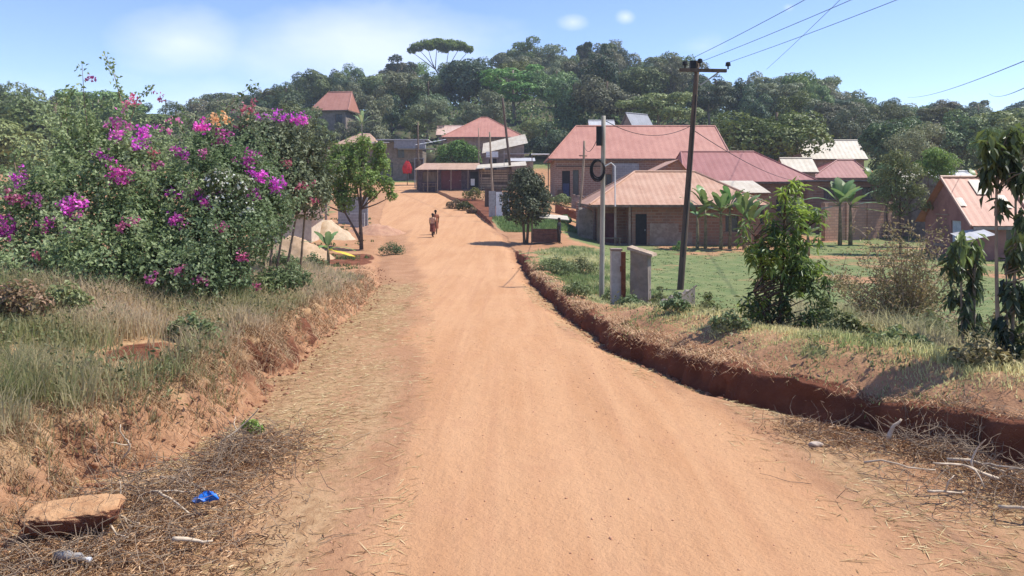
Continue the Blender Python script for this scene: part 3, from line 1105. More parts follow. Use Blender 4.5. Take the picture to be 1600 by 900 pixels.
# ---- far roofs on the right
hip_house('small_house', 'small house with a plain red hip roof just below the long cream roof', 'house', ((1315 - 800) / F * 80, 80, 1.3), 0, 5.6, 5.2, 2.8, 4.7, (.6, 2.4), BRICK, ROSE_ROOF, over=.5)
hip_house('long_house', 'long house under a flat weathered cream sheet roof in front of the trees', 'house', ((1304 - 800) / F * 95, 95, 3.4), 0, 7.2, 5.0, 3.3, 5.75, (0, 0), PLASTER, CREAM_ROOF,
          front=[(-2.5, -1.6, 1.2, 2.3, 'window')], over=.4, gable=True)
hip_house('small_shed', 'small cream roofed shed tucked between the rose roof and the long cream roof', 'shed', ((1252 - 800) / F * 76, 76, 1.4), 0, 2.7, 3.0, 3.2, 4.6, (0, 0), PLASTER, CREAM_ROOF, over=.3, gable=True)
hip_house('small_shed', 'cream roofed shed half hidden by garden trees, left of the banana clump', 'shed', ((1442 - 800) / F * 58, 58, -.8), R(-12), 2.6, 3.2, 3.6, 4.9, (0, 0), PLASTER, CREAM_ROOF, over=.4, gable=True)
hip_house('small_shed', 'grey white sheet roofed shed behind the rusty roofed pink house', 'shed', ((1506 - 800) / F * 55, 55, -.8), R(18), 3.2, 3.0, 3.9, 4.9, (0, 0), PLASTER_GREY, ZINC, over=.4, gable=True)
hip_house('small_house', 'house with a bright white roof peeping over the salmon ridge', 'house', ((942 - 800) / F * 92, 92, 3.2), 0, 2.6, 3.5, 6.6, 8.1, (0, 0), PLASTER, ZINC, over=.3, gable=True)
gr_ = hip_house('small_house', 'house with a steep grey gable roof under the dark trees', 'house', ((1010 - 800) / F * 100, 100, 4.3), R(38), 3.6, 3.4, 5.6, 8.6, (0, 0), PLASTER_GREY, roof_mat('grey_roof_sheet', (.24, .25, .28), (.19, .20, .22)), over=.3, gable=True)

# ---- pink house with rusted roof, gable end to the road
XH = 24.0
rh = thing('pink_house', 'faded pink plaster house with a patchy rusted sheet roof beyond the weeds', 'house', (XH, 40.1, -.9))
gd, hw, hr = 4.5, 2.05, 4.3
b = MB()
# local: x to the right, y away; gable wall at x=0
wall_run(b, (.1, gd), (.1, 0), -.3, hw, .2, [(2.6, 3.55, .0, 1.95)])
b.prism([(0, 0, hw), (0, gd, hw), (0, gd / 2, hr - .1)], (.2, 0, 0))
wall_run(b, (.2, .1), (9, .1), -.3, hw, .2, [(1.6, 2.7, .3, 1.7)])
wall_run(b, (.2, gd - .1), (9, gd - .1), -.3, hw, .2)
b.build('wall', PLASTER_PINK, rh)
MB().box((.13, 1.42, .97), (.08, .94, 1.94)).build('door', BLUEWHITE, rh, label='peeling blue and white door')
fill_opening(rh, (.2, .1), (9, .1), (1.6, 2.7, .3, 1.7), 'window', (WOOD_DARK, PLASTER))
MB().box((-.03, 2.95, .55), (.06, 1.2, .16)).build('ledge', PLASTER, rh)
MB().box((-.025, 2.7, 2.25), (.05, 1.3, .06)).build('lintel', PLASTER, rh)
rr = MB()
rr.slope((-.35, -.55, hw - .3), (3.1, -.55, hw - .3), (-.35, gd / 2, hr), (3.1, gd / 2, hr), .2, .014)
rr.slope((9, gd + .5, hw - .3), (-.35, gd + .5, hw - .3), (9, gd / 2, hr), (-.35, gd / 2, hr), .2, .014)
rf = rr.build('roof', RUST_ROOF, rh)
rr = MB()
rr.slope((3.14, -.55, hw - .28), (9.4, -.55, hw - .28), (3.14, gd / 2, hr + .02), (9.4, gd / 2, hr + .02), .2, .014)
rr.build('roof', roof_mat('dull_red_roof_sheet', (.42, .16, .10), (.36, .13, .08), (.5, .27, .18)), rh)
d0 = Vector((0, gd / 2 + .55, hr - hw + .3))
for (xa, xb, ta, tb) in ((1.0, 1.7, .62, .93), (-.3, .05, .38, .55), (1.95, 2.4, .34, .6)):
    e = Vector((0, -.55, hw - .3))
    n_ = Vector((0, -d0.z, d0.y)).normalized() * .06
    MB().slope(e + d0 * ta + n_ + Vector((xa, 0, 0)), e + d0 * ta + n_ + Vector((xb, 0, 0)), e + d0 * tb + n_ + Vector((xa, 0, 0)), e + d0 * tb + n_ + Vector((xb, 0, 0)), .2, .02).build('patch_sheet', CREAM_ROOF, rf, label='newer pale sheet patched onto the rusty roof')
cp = MB().tube([(-.4, gd / 2, hr + .04), (9.4, gd / 2, hr + .04)], .08).tube([(-.37, -.55, hw - .27), (-.37, gd / 2, hr + .03)], .07, 5)
cp.tube([(3.12, -.56, hw - .24), (3.12, gd / 2, hr + .07)], .09, 5)
cp.build('ridge_cap', roof_mat('pale_rust_cap', (.55, .34, .24), (.48, .27, .18)), rf)
MB().box((4.2, -.58, hw - .42), (8.9, .05, .16)).build('fascia', PLASTER_GREY, rf)
MB().slope((-1.3, -1.6, 1.05), (.3, -1.6, 1.35), (-1.3, -.3, 1.35), (.3, -.3, 1.62), .2).tube([(-1.3, -1.6, -.3), (-1.3, -1.6, 1.05)], .05).build('side_canopy', ZINC, rh)

# ---- houses up the road
hip_house('hip_roof_house', 'pale house with a tall pointed pink hip roof above the roadside shacks', 'house', ((755 - 800) / F * 107, 107, 6.3), 0, 10.2, 9.0, 3.95, 7.1, (-.5, .5), PLASTER, RED_ROOF,
          front=[(-4.2, -3.2, 1.2, 2.6, 'window'), (-1.6, -.8, .1, 2.3, 'door')], over=.65, spc=.3)
hip_house('hill_house', 'lone pink roofed house high on the wooded hillside', 'house', ((516 - 800) / F * 127, 127, 12.5), R(-8), 5.4, 4.6, 3.6, 6.9, (-1.2, 2.9), PLASTER_GREY, RED_ROOF,
          front=[(.9, 2.1, 1.4, 3.0, 'window')], over=.6, spc=.3)

fl = thing('flat_roofed_house', 'grey two storey house with a flat roof and thin white canopies atop the road', 'house', base(632, 110))
b = MB()
wall_run(b, (-3.3, 0), (2.6, 0), -.5, 5.6, .2, [(.5, 1.7, .6, 2.6), (2.3, 3.3, 3.2, 4.6), (3.9, 4.9, .2, 2.6)])
wall_run(b, (2.5, .1), (2.5, 4.5), -.5, 5.6, .2)
wall_run(b, (-3.2, 4.5), (-3.2, .1), -.5, 5.6, .2)
wall_run(b, (-3.3, 4.6), (2.6, 4.6), -.5, 5.6, .2)
b.build('wall', PLASTER_GREY, fl)
for o, k in (((.5, 1.7, .6, 2.6), 'window'), ((2.3, 3.3, 3.2, 4.6), 'window'), ((3.9, 4.9, .2, 2.6), 'door')):
    fill_opening(fl, (-3.3, 0), (2.6, 0), o, k, (WOOD, PLASTER) if k == 'window' else (WOOD_DARK,))
MB().box((.9, -.7, 5.1), (4.4, 1.3, 1.1)).build('fascia_panel', plain('grey_sheet_fascia', (.26, .26, .28), (.2, .2, .21), 3), fl)
MB().box((-.2, 1.8, 5.75), (7.4, 6.4, .14)).build('roof_slab', ZINC, fl)
MB().box((-3.2, -.9, 5.35), (2.4, 1.4, .10), 0.0).build('canopy', WHITE_PAINT, fl)
MB().box((1.9, -1.0, 4.42), (5.2, 1.5, .07)).build('canopy', ZINC, fl)

tn = thing('small_house', 'low house with a tan hip roof above the bright green roadside tree', 'house', base(556, 111))
b = MB()
wall_run(b, (-2.6, 0), (2.6, 0), -.6, 3.3, .2, [(.8, 2.0, 1.3, 2.6), (3.2, 4.4, 1.3, 2.6)])
wall_run(b, (2.5, .1), (2.5, 4), -.6, 3.3, .2)
wall_run(b, (-2.5, 4), (-2.5, .1), -.6, 3.3, .2)
b.build('wall', PLASTER, tn)
for o in ((.8, 2.0, 1.3, 2.6), (3.2, 4.4, 1.3, 2.6)):
    fill_opening(tn, (-2.6, 0), (2.6, 0), o, 'window', (WOOD_DARK, PLASTER))
rr = MB().slope((-3.1, -.8, 3.3), (3.3, -.8, 3.3), (.2, 2.2, 5.1), (1.6, 2.2, 5.1), .3).slope((-3.1, 4.6, 3.3), (-3.1, -.8, 3.3), (.2, 2.2, 5.1), (.2, 2.2, 5.1), .3)
rr.slope((3.3, -.8, 3.3), (3.3, 4.6, 3.3), (1.6, 2.2, 5.1), (1.6, 2.2, 5.1), .3)
rr.build('roof', TAN_ROOF, tn)
MB().box((2.2, -1.1, 3.36), (5.0, .9, .06)).build('canopy', ZINC, tn)

ru = thing('brick_ruin', 'unfinished brick shell without a roof below the hillside house', 'ruin', base(504, 107))
b = MB()
wall_run(b, (-2.2, 0), (2.4, 0), -1, 3.0, .25, [(1.0, 2.0, .8, 2.2), (2.9, 3.6, .0, 2.1)])
wall_run(b, (2.3, .1), (2.3, 4), -1, 3.5, .25)
wall_run(b, (-2.1, 4), (-2.1, .1), -1, 2.6, .25)
b.build('wall', BRICK_PALE, ru)
MB().box((-.6, -.3, 3.08), (3.2, .8, .1)).build('lintel', WOOD, ru)

hip_house('small_house', 'low house with a faded whitish pink roof behind the pointed pink roof', 'house', ((706 - 800) / F * 121, 121, 9.0), 0, 4.2, 4.0, 2.6, 4.2, (0, 0), PLASTER, roof_mat('faded_pink_roof_sheet', (.62, .45, .38), (.52, .34, .28)), over=.4, gable=True)

# side annex with pale roof slope and plank store next to the pointed roof
an = thing('annex_shed', 'shed with a slanting cream sheet roof beside the leaning dark pole', 'shed', base(788, 101))
b = MB()
wall_run(b, (-2.6, 0), (2.6, 0), -.5, 2.9, .2, [(.6, 1.6, .3, 2.2), (2.6, 3.6, 1.0, 2.2)])
wall_run(b, (2.5, .1), (2.5, 4), -.5, 4.4, .2)
b.build('wall', PLASTER_GREY, an)
fill_opening(an, (-2.6, 0), (2.6, 0), (.6, 1.6, .3, 2.2), 'door', (DARK,))
fill_opening(an, (-2.6, 0), (2.6, 0), (2.6, 3.6, 1.0, 2.2), 'window', (WOOD_DARK, PLASTER))
MB().prism([(-2.6, -.1, 2.9), (2.6, -.1, 2.9), (2.6, -.1, 4.05), (-2.6, -.1, 2.95)], (0, .2, 0)).build('gable', PLASTER_GREY, an)
MB().slope((-2.9, -.7, 2.85), (3.1, -.7, 4.2), (-2.9, 3.4, 4.4), (3.1, 3.4, 5.7), .3).build('roof', CREAM_ROOF, an)
MB().box((1.6, -1.3, 2.75), (3.4, 1.0, .06)).build('canopy', ZINC, an)

ps = thing('plank_store', 'brown plank walled store right of the leaning dark pole', 'shed', base(815, 95))
b = MB()
for i in range(11):
    b.box((0, random.uniform(-.012, .012), .12 + i * .245), (2.9, .05, .235))
b.build('plank_wall', WOOD_PALE, ps)
MB().box((-1.4, .12, 1.2), (.1, .14, 3.2)).box((1.4, .12, 1.2), (.1, .14, 3.2)).build('post', WOOD, ps)
MB().box((0, 1.5, 1.3), (2.8, 2.7, 2.5)).build('inner_wall', PLASTER_GREY, ps)
MB().slope((-1.7, -.4, 2.75), (1.7, -.4, 2.75), (-1.7, 3, 3.3), (1.7, 3, 3.3), .3).build('roof', ZINC, ps)

# roadside kiosk with maroon doors
ki = thing('roadside_kiosk', 'roadside kiosk with a maroon double door and a tan sheet awning', 'kiosk', base(703, 87))
b = MB()
wall_run(b, (-3.6, 0), (3.6, 0), -.5, 2.35, .12, [(.5, 2.1, .95, 2.1), (2.6, 4.9, .05, 2.2), (5.9, 6.8, .05, 2.1)])
wall_run(b, (-3.54, 3), (-3.54, .06), -.5, 2.35, .12)
wall_run(b, (3.54, .06), (3.54, 3), -.5, 2.35, .12)
wall_run(b, (-3.6, 3.06), (3.6, 3.06), -.5, 2.35, .12)
b.build('wall', plain('dark_mauve_boards', (.11, .075, .085), (.075, .05, .058), 4, .8, .2), ki)
fill_opening(ki, (-3.6, 0), (3.6, 0), (2.6, 3.73, .05, 2.2), 'door', (MAROON,))
fill_opening(ki, (-3.6, 0), (3.6, 0), (3.77, 4.9, .05, 2.2), 'door', (MAROON,))
fill_opening(ki, (-3.6, 0), (3.6, 0), (5.9, 6.8, .05, 2.1), 'dark', (DARK,))
MB().box((-2.3, .05, 1.5), (1.58, .04, 1.1)).build('shutter', WOOD, ki)
MB().slope((-3.9, -1.3, 2.28), (3.9, -1.3, 2.28), (-3.2, 2.6, 3.15), (3.2, 2.6, 3.15), .3).build('roof', TAN_ROOF, ki)
for x in (-3.7, -2.4, -1.3, .2, 2.1, 3.6):
    MB().tube([(x, -1.15, -.5), (x + .03, -1.15, 2.3)], .05, 6).build('awning_post', WOOD_PALE, ki)
MB().box((-2.2, -.8, .75), (1.7, .5, .06)).box((-2.2, -.8, .42), (1.6, .05, .08)).box((-2.9, -.8, .3), (.06, .4, .85)).box((-1.5, -.8, .3), (.06, .4, .85)).build('counter', WOOD, ki)
MB().box((2.6, -.25, .9), (.45, .06, .75)).build('notice_board', WHITE_PAINT, ki)

stl = thing('plank_shack', 'patched plank shack with a pale sheet roof beside the maroon kiosk', 'shack', base(785, 86))
b = MB()
for k, (x0_, x1_) in enumerate(((-2.5, -1.1), (-1.0, .55), (.65, 2.4))):
    for i in range(8):
        if (k, i) in ((0, 5), (1, 2), (2, 4), (2, 5)):
            continue
        b.box(((x0_ + x1_) / 2, random.uniform(-.02, .02), .2 + i * .28), (x1_ - x0_, .04, .22 if i % 3 else .16), random.uniform(-.015, .015))
b.build('plank_wall', WOOD_PALE, stl)
MB().box((0, 1.3, 1.0), (4.7, 2.3, 2.6)).build('inner_wall', WOOD_DARK, stl)
for x in (-2.55, -1.05, .6, 2.45):
    MB().tube([(x, -.08, -.5), (x, -.08, 2.5)], .06, 6).build('post', WOOD, stl)
MB().slope((-2.9, -.9, 2.35), (2.7, -.9, 2.75), (-2.9, 2.8, 2.95), (2.7, 2.8, 3.35), .3).build('roof', CREAM_ROOF, stl)
MB().box((.2, -.5, 3.5), (.06, .06, 1.8)).build('sign_post', METAL, stl)

lw = thing('sheet_canopy', 'slanting white sheet canopy on poles beside the pink roofed house', 'canopy', base(672, 98))
MB().slope((-1.9, -.8, 5.0), (2.0, -.8, 5.7), (-1.9, 1.4, 5.25), (2.0, 1.4, 5.95), .3, .03).build('canopy_sheet', ZINC, lw)
for x, y in ((-1.7, -.6), (1.8, -.6), (-1.7, 1.2), (1.8, 1.2)):
    MB().tube([(x, y, -1.0), (x, y, 5.05 + .18 * (x + 1.9))], .06, 6).build('post', WOOD, lw)

sg = thing('white_signboard', 'blank white signboard on a post over the plank shack roof', 'signboard', base(769, 92))
MB().box((0, 0, 3.75), (1.45, .06, .68)).build('board', WHITE_PAINT, sg)
MB().box((0, .08, 1.8), (.1, .1, 4.4)).build('post', METAL, sg)

fm = thing('pole_frame', 'square frame of thin pale poles with a white top rail near the round tree', 'frame', base(844, 80))
for x in (-.85, .85):
    MB().tube([(x, 0, -.3), (x, 0, 4.2)], .05, 6).build('upright', WOOD_PALE, fm)
MB().tube([(-.95, 0, 4.15), (.95, 0, 4.15)], .065, 6).build('top_rail', WHITE_PAINT, fm)

rc = thing('red_canopy', 'bright red cloth hanging from a dark stall post near the road top', 'canopy', base(637, 97))
bm_ = MB()
V, Fc = [], []
for i in range(9):
    for j in range(7):
        a = i / 8 * 2 * math.pi
        r = .16 + .5 * math.sin(min(j, 4) / 4 * 1.5) * (1 + .18 * math.sin(a * 4)) * (1 if j < 5 else .8)
        V.append((r * math.cos(a) - .05, r * .6 * math.sin(a), 3.1 - j * .26 - .1 * math.sin(a * 3)))
for i in range(8):
    for j in range(6):
        Fc.append((i * 7 + j, i * 7 + j + 1, (i + 1) * 7 + j + 1, (i + 1) * 7 + j))
bm_.add(V, Fc).build('cloth', RED_CLOTH, rc)
MB().tube([(-.05, 0, -.3), (-.05, 0, 3.3)], .05, 6).build('post', WOOD_DARK, rc)

bd = thing('dark_noticeboard', 'dark framed panel standing by the pole at the road top', 'board', base(655, 93))
MB().box((0, 0, 2.7), (1.0, .08, 1.6)).build('board', WOOD_DARK, bd)
MB().box((-.52, 0, 1.6), (.09, .09, 3.9)).box((.52, 0, 1.6), (.09, .09, 3.9)).box((0, 0, 3.56), (1.2, .09, .07)).build('frame', METAL, bd)

# pale sheet panels fencing a yard near the round tree
sf = thing('sheet_fence', 'grey and white upright metal sheets fencing a yard behind the round tree', 'fence', base(787, 60))
for i, m in enumerate((METAL, WHITE_PAINT, plain('blue_grey_sheet', (.33, .38, .42), (.27, .3, .33), 4, .5))):
    MB().box((-.9 + i * .55, .04 * i, .85), (.52, .03, 2.3 - .15 * i)).build('sheet', m, sf)
MB().box((-.35, .12, 1.6), (1.8, .06, .08)).build('rail', WOOD, sf)
dk = thing('dark_gate', 'pair of dark plank gates in front of the plank shack', 'gate', base(771, 68))
for x in (-.42, .42):
    MB().box((x, 0, .75), (.7, .05, 1.7)).build('gate_leaf', WOOD_DARK, dk)
MB().box((0, .05, 1.0), (.1, .1, 2.4)).build('post', WOOD, dk)

# left of the road: block wall, sand heaps, small pale house
bw = thing('block_wall', 'short grey concrete block wall under the bright green roadside tree', 'wall', base(548, 56))
b = MB()
wall_run(b, (-.9, 0), (1.25, 0), -.5, 2.0, .22)
b.build('masonry', BRICK_GREY, bw)
b = MB()
wall_run(b, (.3, -1.5), (1.3, -1.5), -.5, .85, .22)
b.build('return_wall', BRICK_GREY, bw)
MB().box((-1.7, -.4, .9), (.16, .16, 2.3)).build('post', PLASTER, bw)


def heap(label, px, Y, rx, ry, h, mat, name='sand_heap', cat='sand heap', seed=0):
    c = base(px, Y)
    n, m = 40, 14
    V, Fc = [], []
    for i in range(n):
        a = 2 * math.pi * i / n
        for j in range(m):
            t = j / (m - 1)
            x, y = rx * t * math.cos(a), ry * t * math.sin(a)
            k = float(fbm(np.array([x * 1.4 + seed]), np.array([y * 1.4]), seed, 4)[0])
            V.append((x * (1 + .15 * k), y * (1 + .15 * k), gz(c.x + x, c.y + y) - c.z + h * max(0, (1 - t ** 1.3)) * (1 + .35 * k) - .05))
    for i in range(n):
        for j in range(m - 1):
            Fc.append((i * m + j, i * m + j + 1, ((i + 1) % n) * m + j + 1, ((i + 1) % n) * m + j))
    o = MB().add([(c.x + v[0], c.y + v[1], c.z + v[2]) for v in V], Fc).build(name, mat, smooth=True)
    return tag(o, label, cat, kind='thing')


SANDM = plain('pale_building_sand', (.52, .40, .27), (.45, .33, .215), 3, .95, .6, .03)
heap('pale sand heap behind the banana plant at the roadside', 512, 47, 1.7, 1.4, 1.25, SANDM, seed=3)
heap('low tan sand heap with a sharp dark rim beside the bougainvillea', 462, 36, 1.9, 1.2, 1.15, plain('tan_building_sand', (.48, .33, .20), (.4, .27, .155), 3, .95, .6, .03), seed=5)
heap('wide flat heap of pinkish earth beyond the block wall', 590, 52, 2.0, 1.6, .8, plain('pinkish_earth', (.45, .26, .16), (.37, .20, .125), 3, .95, .7, .03), 'earth_heap', 'earth heap', 8)
pb = thing('plastered_hut', 'small cream hut with a dark lean roof half hidden by the bougainvillea', 'hut', base(452, 44))
b = MB()
wall_run(b, (-1.6, 0), (1.3, 0), -.6, 1.5, .2, [(.4, 1.0, .5, 1.2)])
wall_run(b, (1.2, .1), (1.2, 2.6), -.6, 1.5, .2)
b.build('wall', plain('cream_plaster', (.62, .52, .40), (.52, .42, .32), 3, .9, .2), pb)
fill_opening(pb, (-1.6, 0), (1.3, 0), (.4, 1.0, .5, 1.2), 'window', (WOOD, PLASTER))
MB().slope((-1.9, -.4, 1.75), (1.7, -.4, 1.45), (-1.9, 2.8, 2.2), (1.7, 2.8, 1.9), .2).build('roof', plain('brown_roof_sheet', (.2, .12, .09), (.14, .085, .06), 4), pb)

# ------------------------------------------------------------------ poles and wires


def pole(name, label, px0, Y, top, r0, r1, mat, n=9, bend=0.0, cat='utility pole', grp=None):
    a = base(px0, Y)
    root = thing(name, label, cat, a, 0, grp)
    t = Vector(top) - a
    mid = t * .5 + Vector((bend, bend * .4, 0))
    pts = [Vector((0, 0, -.5)) - Vector((t.x, t.y, 0)) * .06] + bez((0, 0, 0), mid, t, n)
    MB().tube(pts, [r0 * 1.04] + [r0 + (r1 - r0) * i / (n - 1) for i in range(n)], 8).build('shaft', mat, root, smooth=True)
    return root, t


TALL, tt = pole('utility_pole', 'tall dark leaning wooden pole with a crossarm, standing in the field behind the gate pillars', 1063, 28, at(1090, 95, 28), .125, .085, WOOD_DARK)
arm_c = at(1092, 111, 28) - TALL.location
MB().box((arm_c.x + .12, arm_c.y - .16, arm_c.z), (1.75, .1, .12), .12).build('crossarm', WOOD_DARK, TALL)
MB().tube([(arm_c.x, arm_c.y - .13, arm_c.z - .55), (arm_c.x + .75, arm_c.y - .06, arm_c.z - .02)], .03, 5).build('brace', METAL, TALL)
MB().box((arm_c.x - .22, arm_c.y, arm_c.z + .2), (.2, .2, .34)).build('fuse_box', BLACK, TALL)
for dx, dz in ((-.68, 0), (-.12, .1), (.93, .0)):
    q = Vector((arm_c.x + .12 + dx, arm_c.y - .16 + dx * .12, arm_c.z + .06 + dz))
    MB().tube([q, q + Vector((0, 0, .1)), q + Vector((0, 0, .12)), q + Vector((0, 0, .24)), q + Vector((0, 0, .27))], [.03, .03, .10, .085, .02], 8).build('insulator', BLACK, TALL)
MB().tube([(0.05, -.19, 1.2), tt * .5 + Vector((.02, -.17, 0)), tt * .85 + Vector((0, -.15, 0))], .02, 5).build('down_cable', BLACK, TALL)

P2, t2 = pole('utility_pole', 'pale straight pole with a coil of black cable hung on it', 940, 25, at(943, 181, 25), .085, .07, plain('pale_grey_pole', (.38, .35, .29), (.28, .25, .20), 4, .85, .4, stretch=(1, 1, .15)))
cz = at(940, 265, 25).z - P2.location.z
V = [(.30 * math.cos(a) * .72 - .14, -.12 + random.uniform(-.02, .02), cz + .32 * math.sin(a)) for a in [i * math.tau / 24 for i in range(25)]]
V2 = [(.26 * math.cos(a) * .72 - .13, -.15 + random.uniform(-.02, .02), cz + .01 + .27 * math.sin(a)) for a in [i * math.tau / 24 for i in range(25)]]
V3 = [(.33 * math.cos(a) * .72 - .15, -.15, cz - .03 + .35 * math.sin(a)) for a in [i * math.tau / 24 for i in range(25)]]
cb = MB().tube(V, .034, 6).tube(V2, .022, 6).tube(V3, .02, 6).build('coiled_cable', BLACK, smooth=True)
cb.location = P2.location
tag(cb, 'coil of thick black cable hanging on the pale pole', 'cable coil', kind='thing')
MB().box((-.1, -.1, at(940, 213, 25).z - P2.location.z), (.16, .16, .62)).build('splice_box', BLACK, P2)
MB().tube([(.09, -.08, cz + .1), (.3, -.1, cz + .22), (.42, -.1, cz + .1), (.43, -.08, cz - 1.2)], .022, 5).build('cable_conduit', WHITE_PAINT, P2)

P3, t3 = pole('service_pole', 'thin crooked grey pole at the terrace wall of the salmon roofed yard', 901, 57, at(913, 220, 57), .11, .075, WOOD_PALE, bend=.22)
MB().tube([t3 * .82 + Vector((-.3, 0, .1)), t3 * .84 + Vector((.3, 0, -.05))], .04, 5).build('crossarm', WOOD, P3)
P4, t4 = pole('leaning_pole', 'dark leaning pole rising past the pointed pink roof', 801, 86, at(785, 153, 86), .16, .12, WOOD_DARK)
P5, t5 = pole('service_pole', 'pale thin pole beside the white metal sheets and the round tree', 771, 64, at(765, 206, 64), .095, .07, WOOD_PALE)
P6, t6 = pole('service_pole', 'dark based pole at the left end of the roadside kiosk', 654, 89, at(653, 190, 89), .13, .075, WOOD)
MB().tube([(0, -.02, -.3), (0.02, -.03, 3.4)], .21, 8).build('dark_base', WOOD_DARK, P6)
P7, t7 = pole('service_pole', 'short thin pole poking above the kiosk tree', 748, 92, at(748, 200, 92), .07, .05, WOOD_PALE)
P8, t8 = pole('utility_pole', 'far away pole with a small crossarm on the skyline gap', 259, 210, at(259, 155, 210), .22, .16, WOOD_DARK)
MB().box((t8.x, t8.y - .2, t8.z - .5), (2.6, .16, .16)).build('crossarm', WOOD_DARK, P8)
P9, t9 = pole('service_pole', 'thin pole in front of the hillside houses by the young banana', 566, 102, at(565, 178, 102), .06, .05, METAL)


def wire(label, a, b, sag=.4, r=.012, n=22, grp='overhead wires'):
    a, b = Vector(a), Vector(b)
    pts = [a + (b - a) * t + Vector((0, 0, -4 * sag * t * (1 - t))) for t in [i / n for i in range(n + 1)]]
    o = MB().tube([p - a for p in pts], r, 4).build('overhead_wire', BLACK, smooth=True)
    o.location = a
    return tag(o, label, 'wire', grp, 'thing')


def ext(px, py, Y, qx, qy, Yq, Yend):
    """straight line in space through two sighted points, carried on to Yend"""
    a, b = at(px, py, Y), at(qx, qy, Yq)
    t = (Yend - Y) / (Yq - Y)
    return a, a + (b - a) * t


lo = TALL.location
ins = [lo + Vector((arm_c.x + .12 + dx, arm_c.y - .16 + dx * .12, arm_c.z + .3)) for dx in (-.68, -.12, .93)]
for k, (q, (ex, ey)) in enumerate(zip(ins, ((1232, 0), (1298, 0), (1366, 0)))):
    b_ = at(ex, ey, 19)
    e_ = q + (b_ - q) * 3.2
    wire(['uppermost of the three wires climbing from the crossarm of the tall dark pole', 'middle of the three wires climbing from the crossarm of the tall dark pole',
          'lowest of the three wires climbing from the crossarm of the tall dark pole'][k], q, e_, .25, .008)
a, e = ext(1198, 108, 120, 1306, 0, 60, 2)
wire('steep dark wire crossing the lowest pole wire above the hill trees', a, e, .3, .02)
a, e = ext(1418, 152, 90, 1600, 81, 24, 10)
wire('wire over the garden trees, upper of the two at the sky edge', a, e, .5, .014)
a, e = ext(1545, 146, 90, 1600, 123, 26, 10)
wire('wire over the garden trees, lower of the two at the sky edge', a, e, .5, .014)
wire('sagging wire from the pale pole to the tall dark pole', P2.location + t2 * .98, lo + tt * .72, .45, .012)
wire('wire from the tall dark pole down to the rose red roof', lo + tt * .70, at(1262, 284, 62), .5, .014)
wire('thin wire from the pale pole to the crooked pole', P2.location + t2 * .97, P3.location + t3 * .95, .7, .014)
wire('wire from the kiosk pole to the pole by the round tree', P6.location + t6 * .55, P5.location + t5 * .7, .4, .018)
wire('wire strung from the leaning dark pole to the pale top rail frame', P4.location + t4 * .35, Vector(fm.location) + Vector((0, 0, 4.15)), .15, .018)
wire('wire from the kiosk pole over the bright green roadside tree', P6.location + t6 * .46, at(560, 233, 70), .5, .016)
wire('lower wire from the kiosk pole over the bright green roadside tree', P6.location + t6 * .42, at(560, 246, 70), .5, .016)

# ------------------------------------------------------------------ gate pillars and broken wall by the field
gp = thing('gate_pillar', 'white limewashed gate pillar next to a rust brown steel post', 'pillar', base(962, 22.3))
b = MB().box((0, 0, .80), (.28, .30, 1.88))
b.build('shaft', WHITEWASH, gp)
MB().box((.01, 0, 1.76), (.33, .35, .06)).build('cap', PLASTER, gp)
sp_ = thing('steel_post', 'rust brown steel gate post between the white pillar and the grey pillar', 'post', base(974, 22.1))
MB().box((0, 0, .80), (.12, .12, 1.86)).build('channel', RUSTY, sp_)
for z in (.35, 1.25):
    MB().tube([(-.08, -.09, z - .08), (-.08, -.09, z + .08)], .028, 8).build('hinge', RUSTY, sp_)
DZ = .16
gq = thing('gate_pillar', 'broad grey cement gate pillar with a slanting broken cap, nearest the field wall', 'pillar', base(1001, 21.8), R(-24))
bm = bmesh.new()
bmesh.ops.create_cube(bm, size=1)
bmesh.ops.subdivide_edges(bm, edges=bm.edges[:], cuts=7, use_grid_fill=True)
for v in bm.verts:
    x, y, z = v.co
    zz = (z + .5)
    k = float(fbm(np.array([x * 3 + z * 4]), np.array([y * 5 + z * 3]), 4, 3)[0])
    v.co = Vector((x * .52 * (1 + .03 * k) + .02 * k, y * .34 + .03 * k, -.3 + zz * 2.04 + (.12 * (-x) if zz > .98 else 0)))
me = bpy.data.meshes.new('shaft')
bm.to_mesh(me)
bm.free()
add_obj('shaft', me, PLASTER_GREY, gq)
ccap = MB()
ccap.add([(-.34, -.24, 1.64), (.40, -.26, 1.46), (.42, .25, 1.47), (-.32, .22, 1.66), (-.33, -.22, 1.72), (.38, -.25, 1.53), (.40, .23, 1.54), (-.30, .2, 1.74)],
         [(0, 3, 2, 1), (4, 5, 6, 7), (0, 1, 5, 4), (1, 2, 6, 5), (2, 3, 7, 6), (3, 0, 4, 7)])
ccap.v = [(v[0], v[1], v[2] + DZ) for v in ccap.v]
ccap.build('cap', plain('tan_broken_mortar', (.42, .32, .23), (.32, .23, .16), 5, .95, .6), gq)

fw = thing('broken_wall', 'low broken grey cement wall sloping down beside the grey gate pillar', 'wall', base(1020, 20.5))
V, Fc = [], []
n = 14
a, c = Vector((0, 0, 0)), base(1085, 21.5) - Vector(fw.location)
for i in range(n + 1):
    t = i / n
    p = a + (c - a) * t
    g = gz(p.x + fw.location.x, p.y + fw.location.y) - fw.location.z
    h = .46 + .34 * t + .05 * math.sin(i * 2.3) + random.uniform(-.03, .03)
    for y_, z_ in ((-.1, -.35), (-.09, h), (.09, h + .01), (.1, -.35)):
        V.append((p.x, p.y + y_ + random.uniform(-.01, .01), g + z_))
for i in range(n):
    for k in range(3):
        Fc.append((i * 4 + k, (i + 1) * 4 + k, (i + 1) * 4 + k + 1, i * 4 + k + 1))
Fc += [(3, 2, 1, 0), tuple(n * 4 + k for k in range(4))]
MB().add(V, Fc).build('masonry', PLASTER_GREY, fw)
